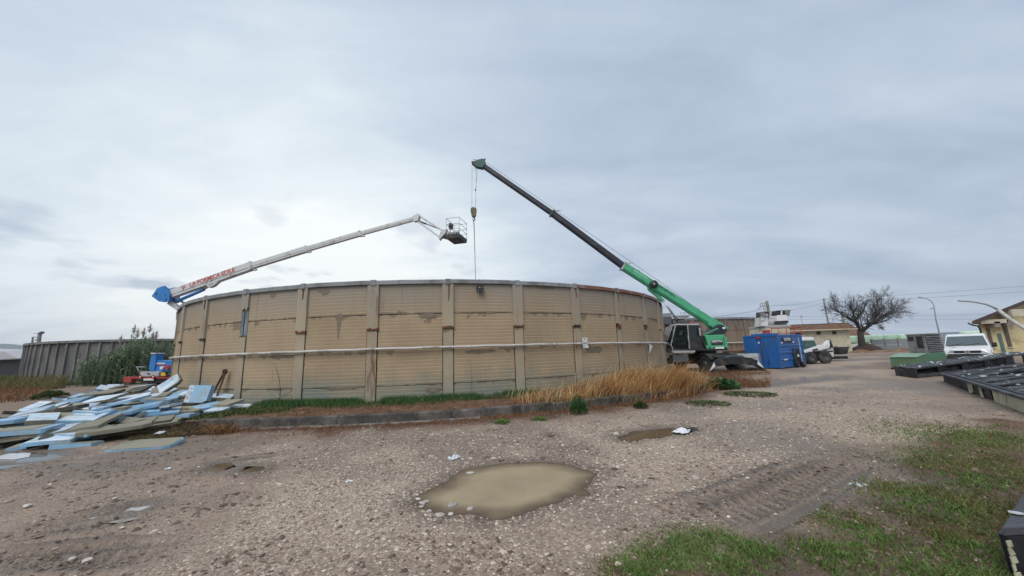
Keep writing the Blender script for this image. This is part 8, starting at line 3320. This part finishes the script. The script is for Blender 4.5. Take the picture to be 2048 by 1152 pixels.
for i, (u, v, s) in enumerate(((1780, 1060, .02), (1850, 1050, .022), (1900, 1095, .028), (1870, 1130, .02), (1745, 1088, .018), (1815, 1095, .025), (1990, 1100, .03), (1940, 1040, .022), (1885, 1070, .02), (1790, 1130, .02), (1700, 1140, .018), (1850, 1090, .03))):
    rock(P(u, v), s, 'stone', 'small pale stone on the bare soil of the lower right', 50 + i, 0.55, 'stones on the bare soil')
for i, (u, v, s) in enumerate(((145, 1118, .03), (175, 1121, .035), (55, 1012, .04), (18, 1003, .04), (230, 997, .03), (120, 950, .03), (300, 880, .05), (110, 1098, .02), (560, 970, .03), (640, 1015, .025))):
    rock(P(u, v), s, 'stone', ('left one of two pale stones at the bottom left', 'right one of two pale stones at the bottom left', 'pale stone near the left edge of the mud', 'pale stone nearest the left picture edge',
                               'pale stone left of the small bright puddle', 'pale stone just below the pale puddle', 'pale stone behind the lone insulation panel', 'tiny stone above the two pale stones at bottom left',
                               'single pale stone on gravel left of the muddy puddle', 'single pale stone lower left of the muddy puddle')[i], 80 + i, 0.5, 'stones on the left mud')


def crumple(name, label, c, s, mt, seed, hgt=0.5):
    rg = random.Random(seed)
    n = 7
    vs, fs = [], []
    for j in range(n):
        for i in range(n):
            x_, y_ = (i / (n - 1) - 0.5) * 2, (j / (n - 1) - 0.5) * 2
            e = max(0, 1 - max(abs(x_), abs(y_)) ** 2)
            vs.append((x_ * s * rg.uniform(0.8, 1.1), y_ * s * 0.7 * rg.uniform(0.8, 1.1), s * hgt * rg.uniform(0.0, 1.0) * (0.25 + e)))
    for j in range(n - 1):
        for i in range(n - 1):
            fs.append((j * n + i, j * n + i + 1, (j + 1) * n + i + 1, (j + 1) * n + i))
    m = MB().add(vs, fs)
    o = m.build(name, mt, fix=False)
    sm = o.modifiers.new('thickness', 'SOLIDIFY'); sm.thickness = 0.004
    o.location = c
    o.rotation_euler = (0, 0, rg.uniform(0, 3))
    tag(o, label, 'litter')
    return o


crumple('torn_bag', 'torn white plastic bag at the right end of the brown puddle', P(1364, 863, -0.01), 0.21, 'clean_white', 1, 0.35)
crumple('bag_scrap', 'dark plastic scrap beside the torn white bag', P(1384, 859), 0.16, 'black_paint', 2, 0.3)
crumple('plastic_scrap', 'crumpled clear plastic scrap above the muddy puddle', P(908, 916), 0.11, 'plastic_sheet', 3, 0.5)
crumple('plastic_scrap', 'white plastic scrap on the left gravel', P(697, 963), 0.07, 'plastic_sheet', 4, 0.3)
crumple('plastic_scrap', 'small white scrap beside the lone insulation panel', P(336, 937), 0.06, 'plastic_sheet', 5, 0.4)
crumple('plastic_scrap', 'white scrap in the weeds before the heap', P(320, 866, 0.08), 0.12, 'plastic_sheet', 6, 0.4)
crumple('plastic_scrap', 'white strip at the end of the tyre tracks', P(1715, 969), 0.10, 'plastic_sheet', 7, 0.2)
m_ = MB()
m_.prism([P(-10, 918, -0.02), P(30, 919, -0.02), P(58, 914, -0.02), P(62, 907, -0.02), P(30, 904, -0.02), P(10, 905, -0.02), P(-20, 910, -0.02)], (0, 0, 0.006))
tag(m_.build('sky_reflection_sheet', 'clean_white'), 'flat white sheet painting the bright sky reflection on the pale puddle', 'painted reflection')  # white sheet added to paint the sky's reflection on the water

# ================================================================== AIR
hz = MB()
hz.bb(-3400, 3400, -2300, 2350, -6, 170)
M['haze'] = bpy.data.materials.new('haze')
M['haze'].use_nodes = True
t = M['haze'].node_tree
t.nodes.remove(t.nodes['Principled BSDF'])
pv = N(t, 'ShaderNodeVolumePrincipled')
pv.inputs['Color'].default_value = (0.94, 0.97, 1.0, 1)
pv.inputs['Density'].default_value = 0.00022
pv.inputs['Anisotropy'].default_value = 0.2
t.links.new(pv.outputs[0], t.nodes['Material Output'].inputs['Volume'])
USE_HAZE = True
if USE_HAZE:
    o = hz.build('haze', 'haze')
    tag(o, kind='stuff')
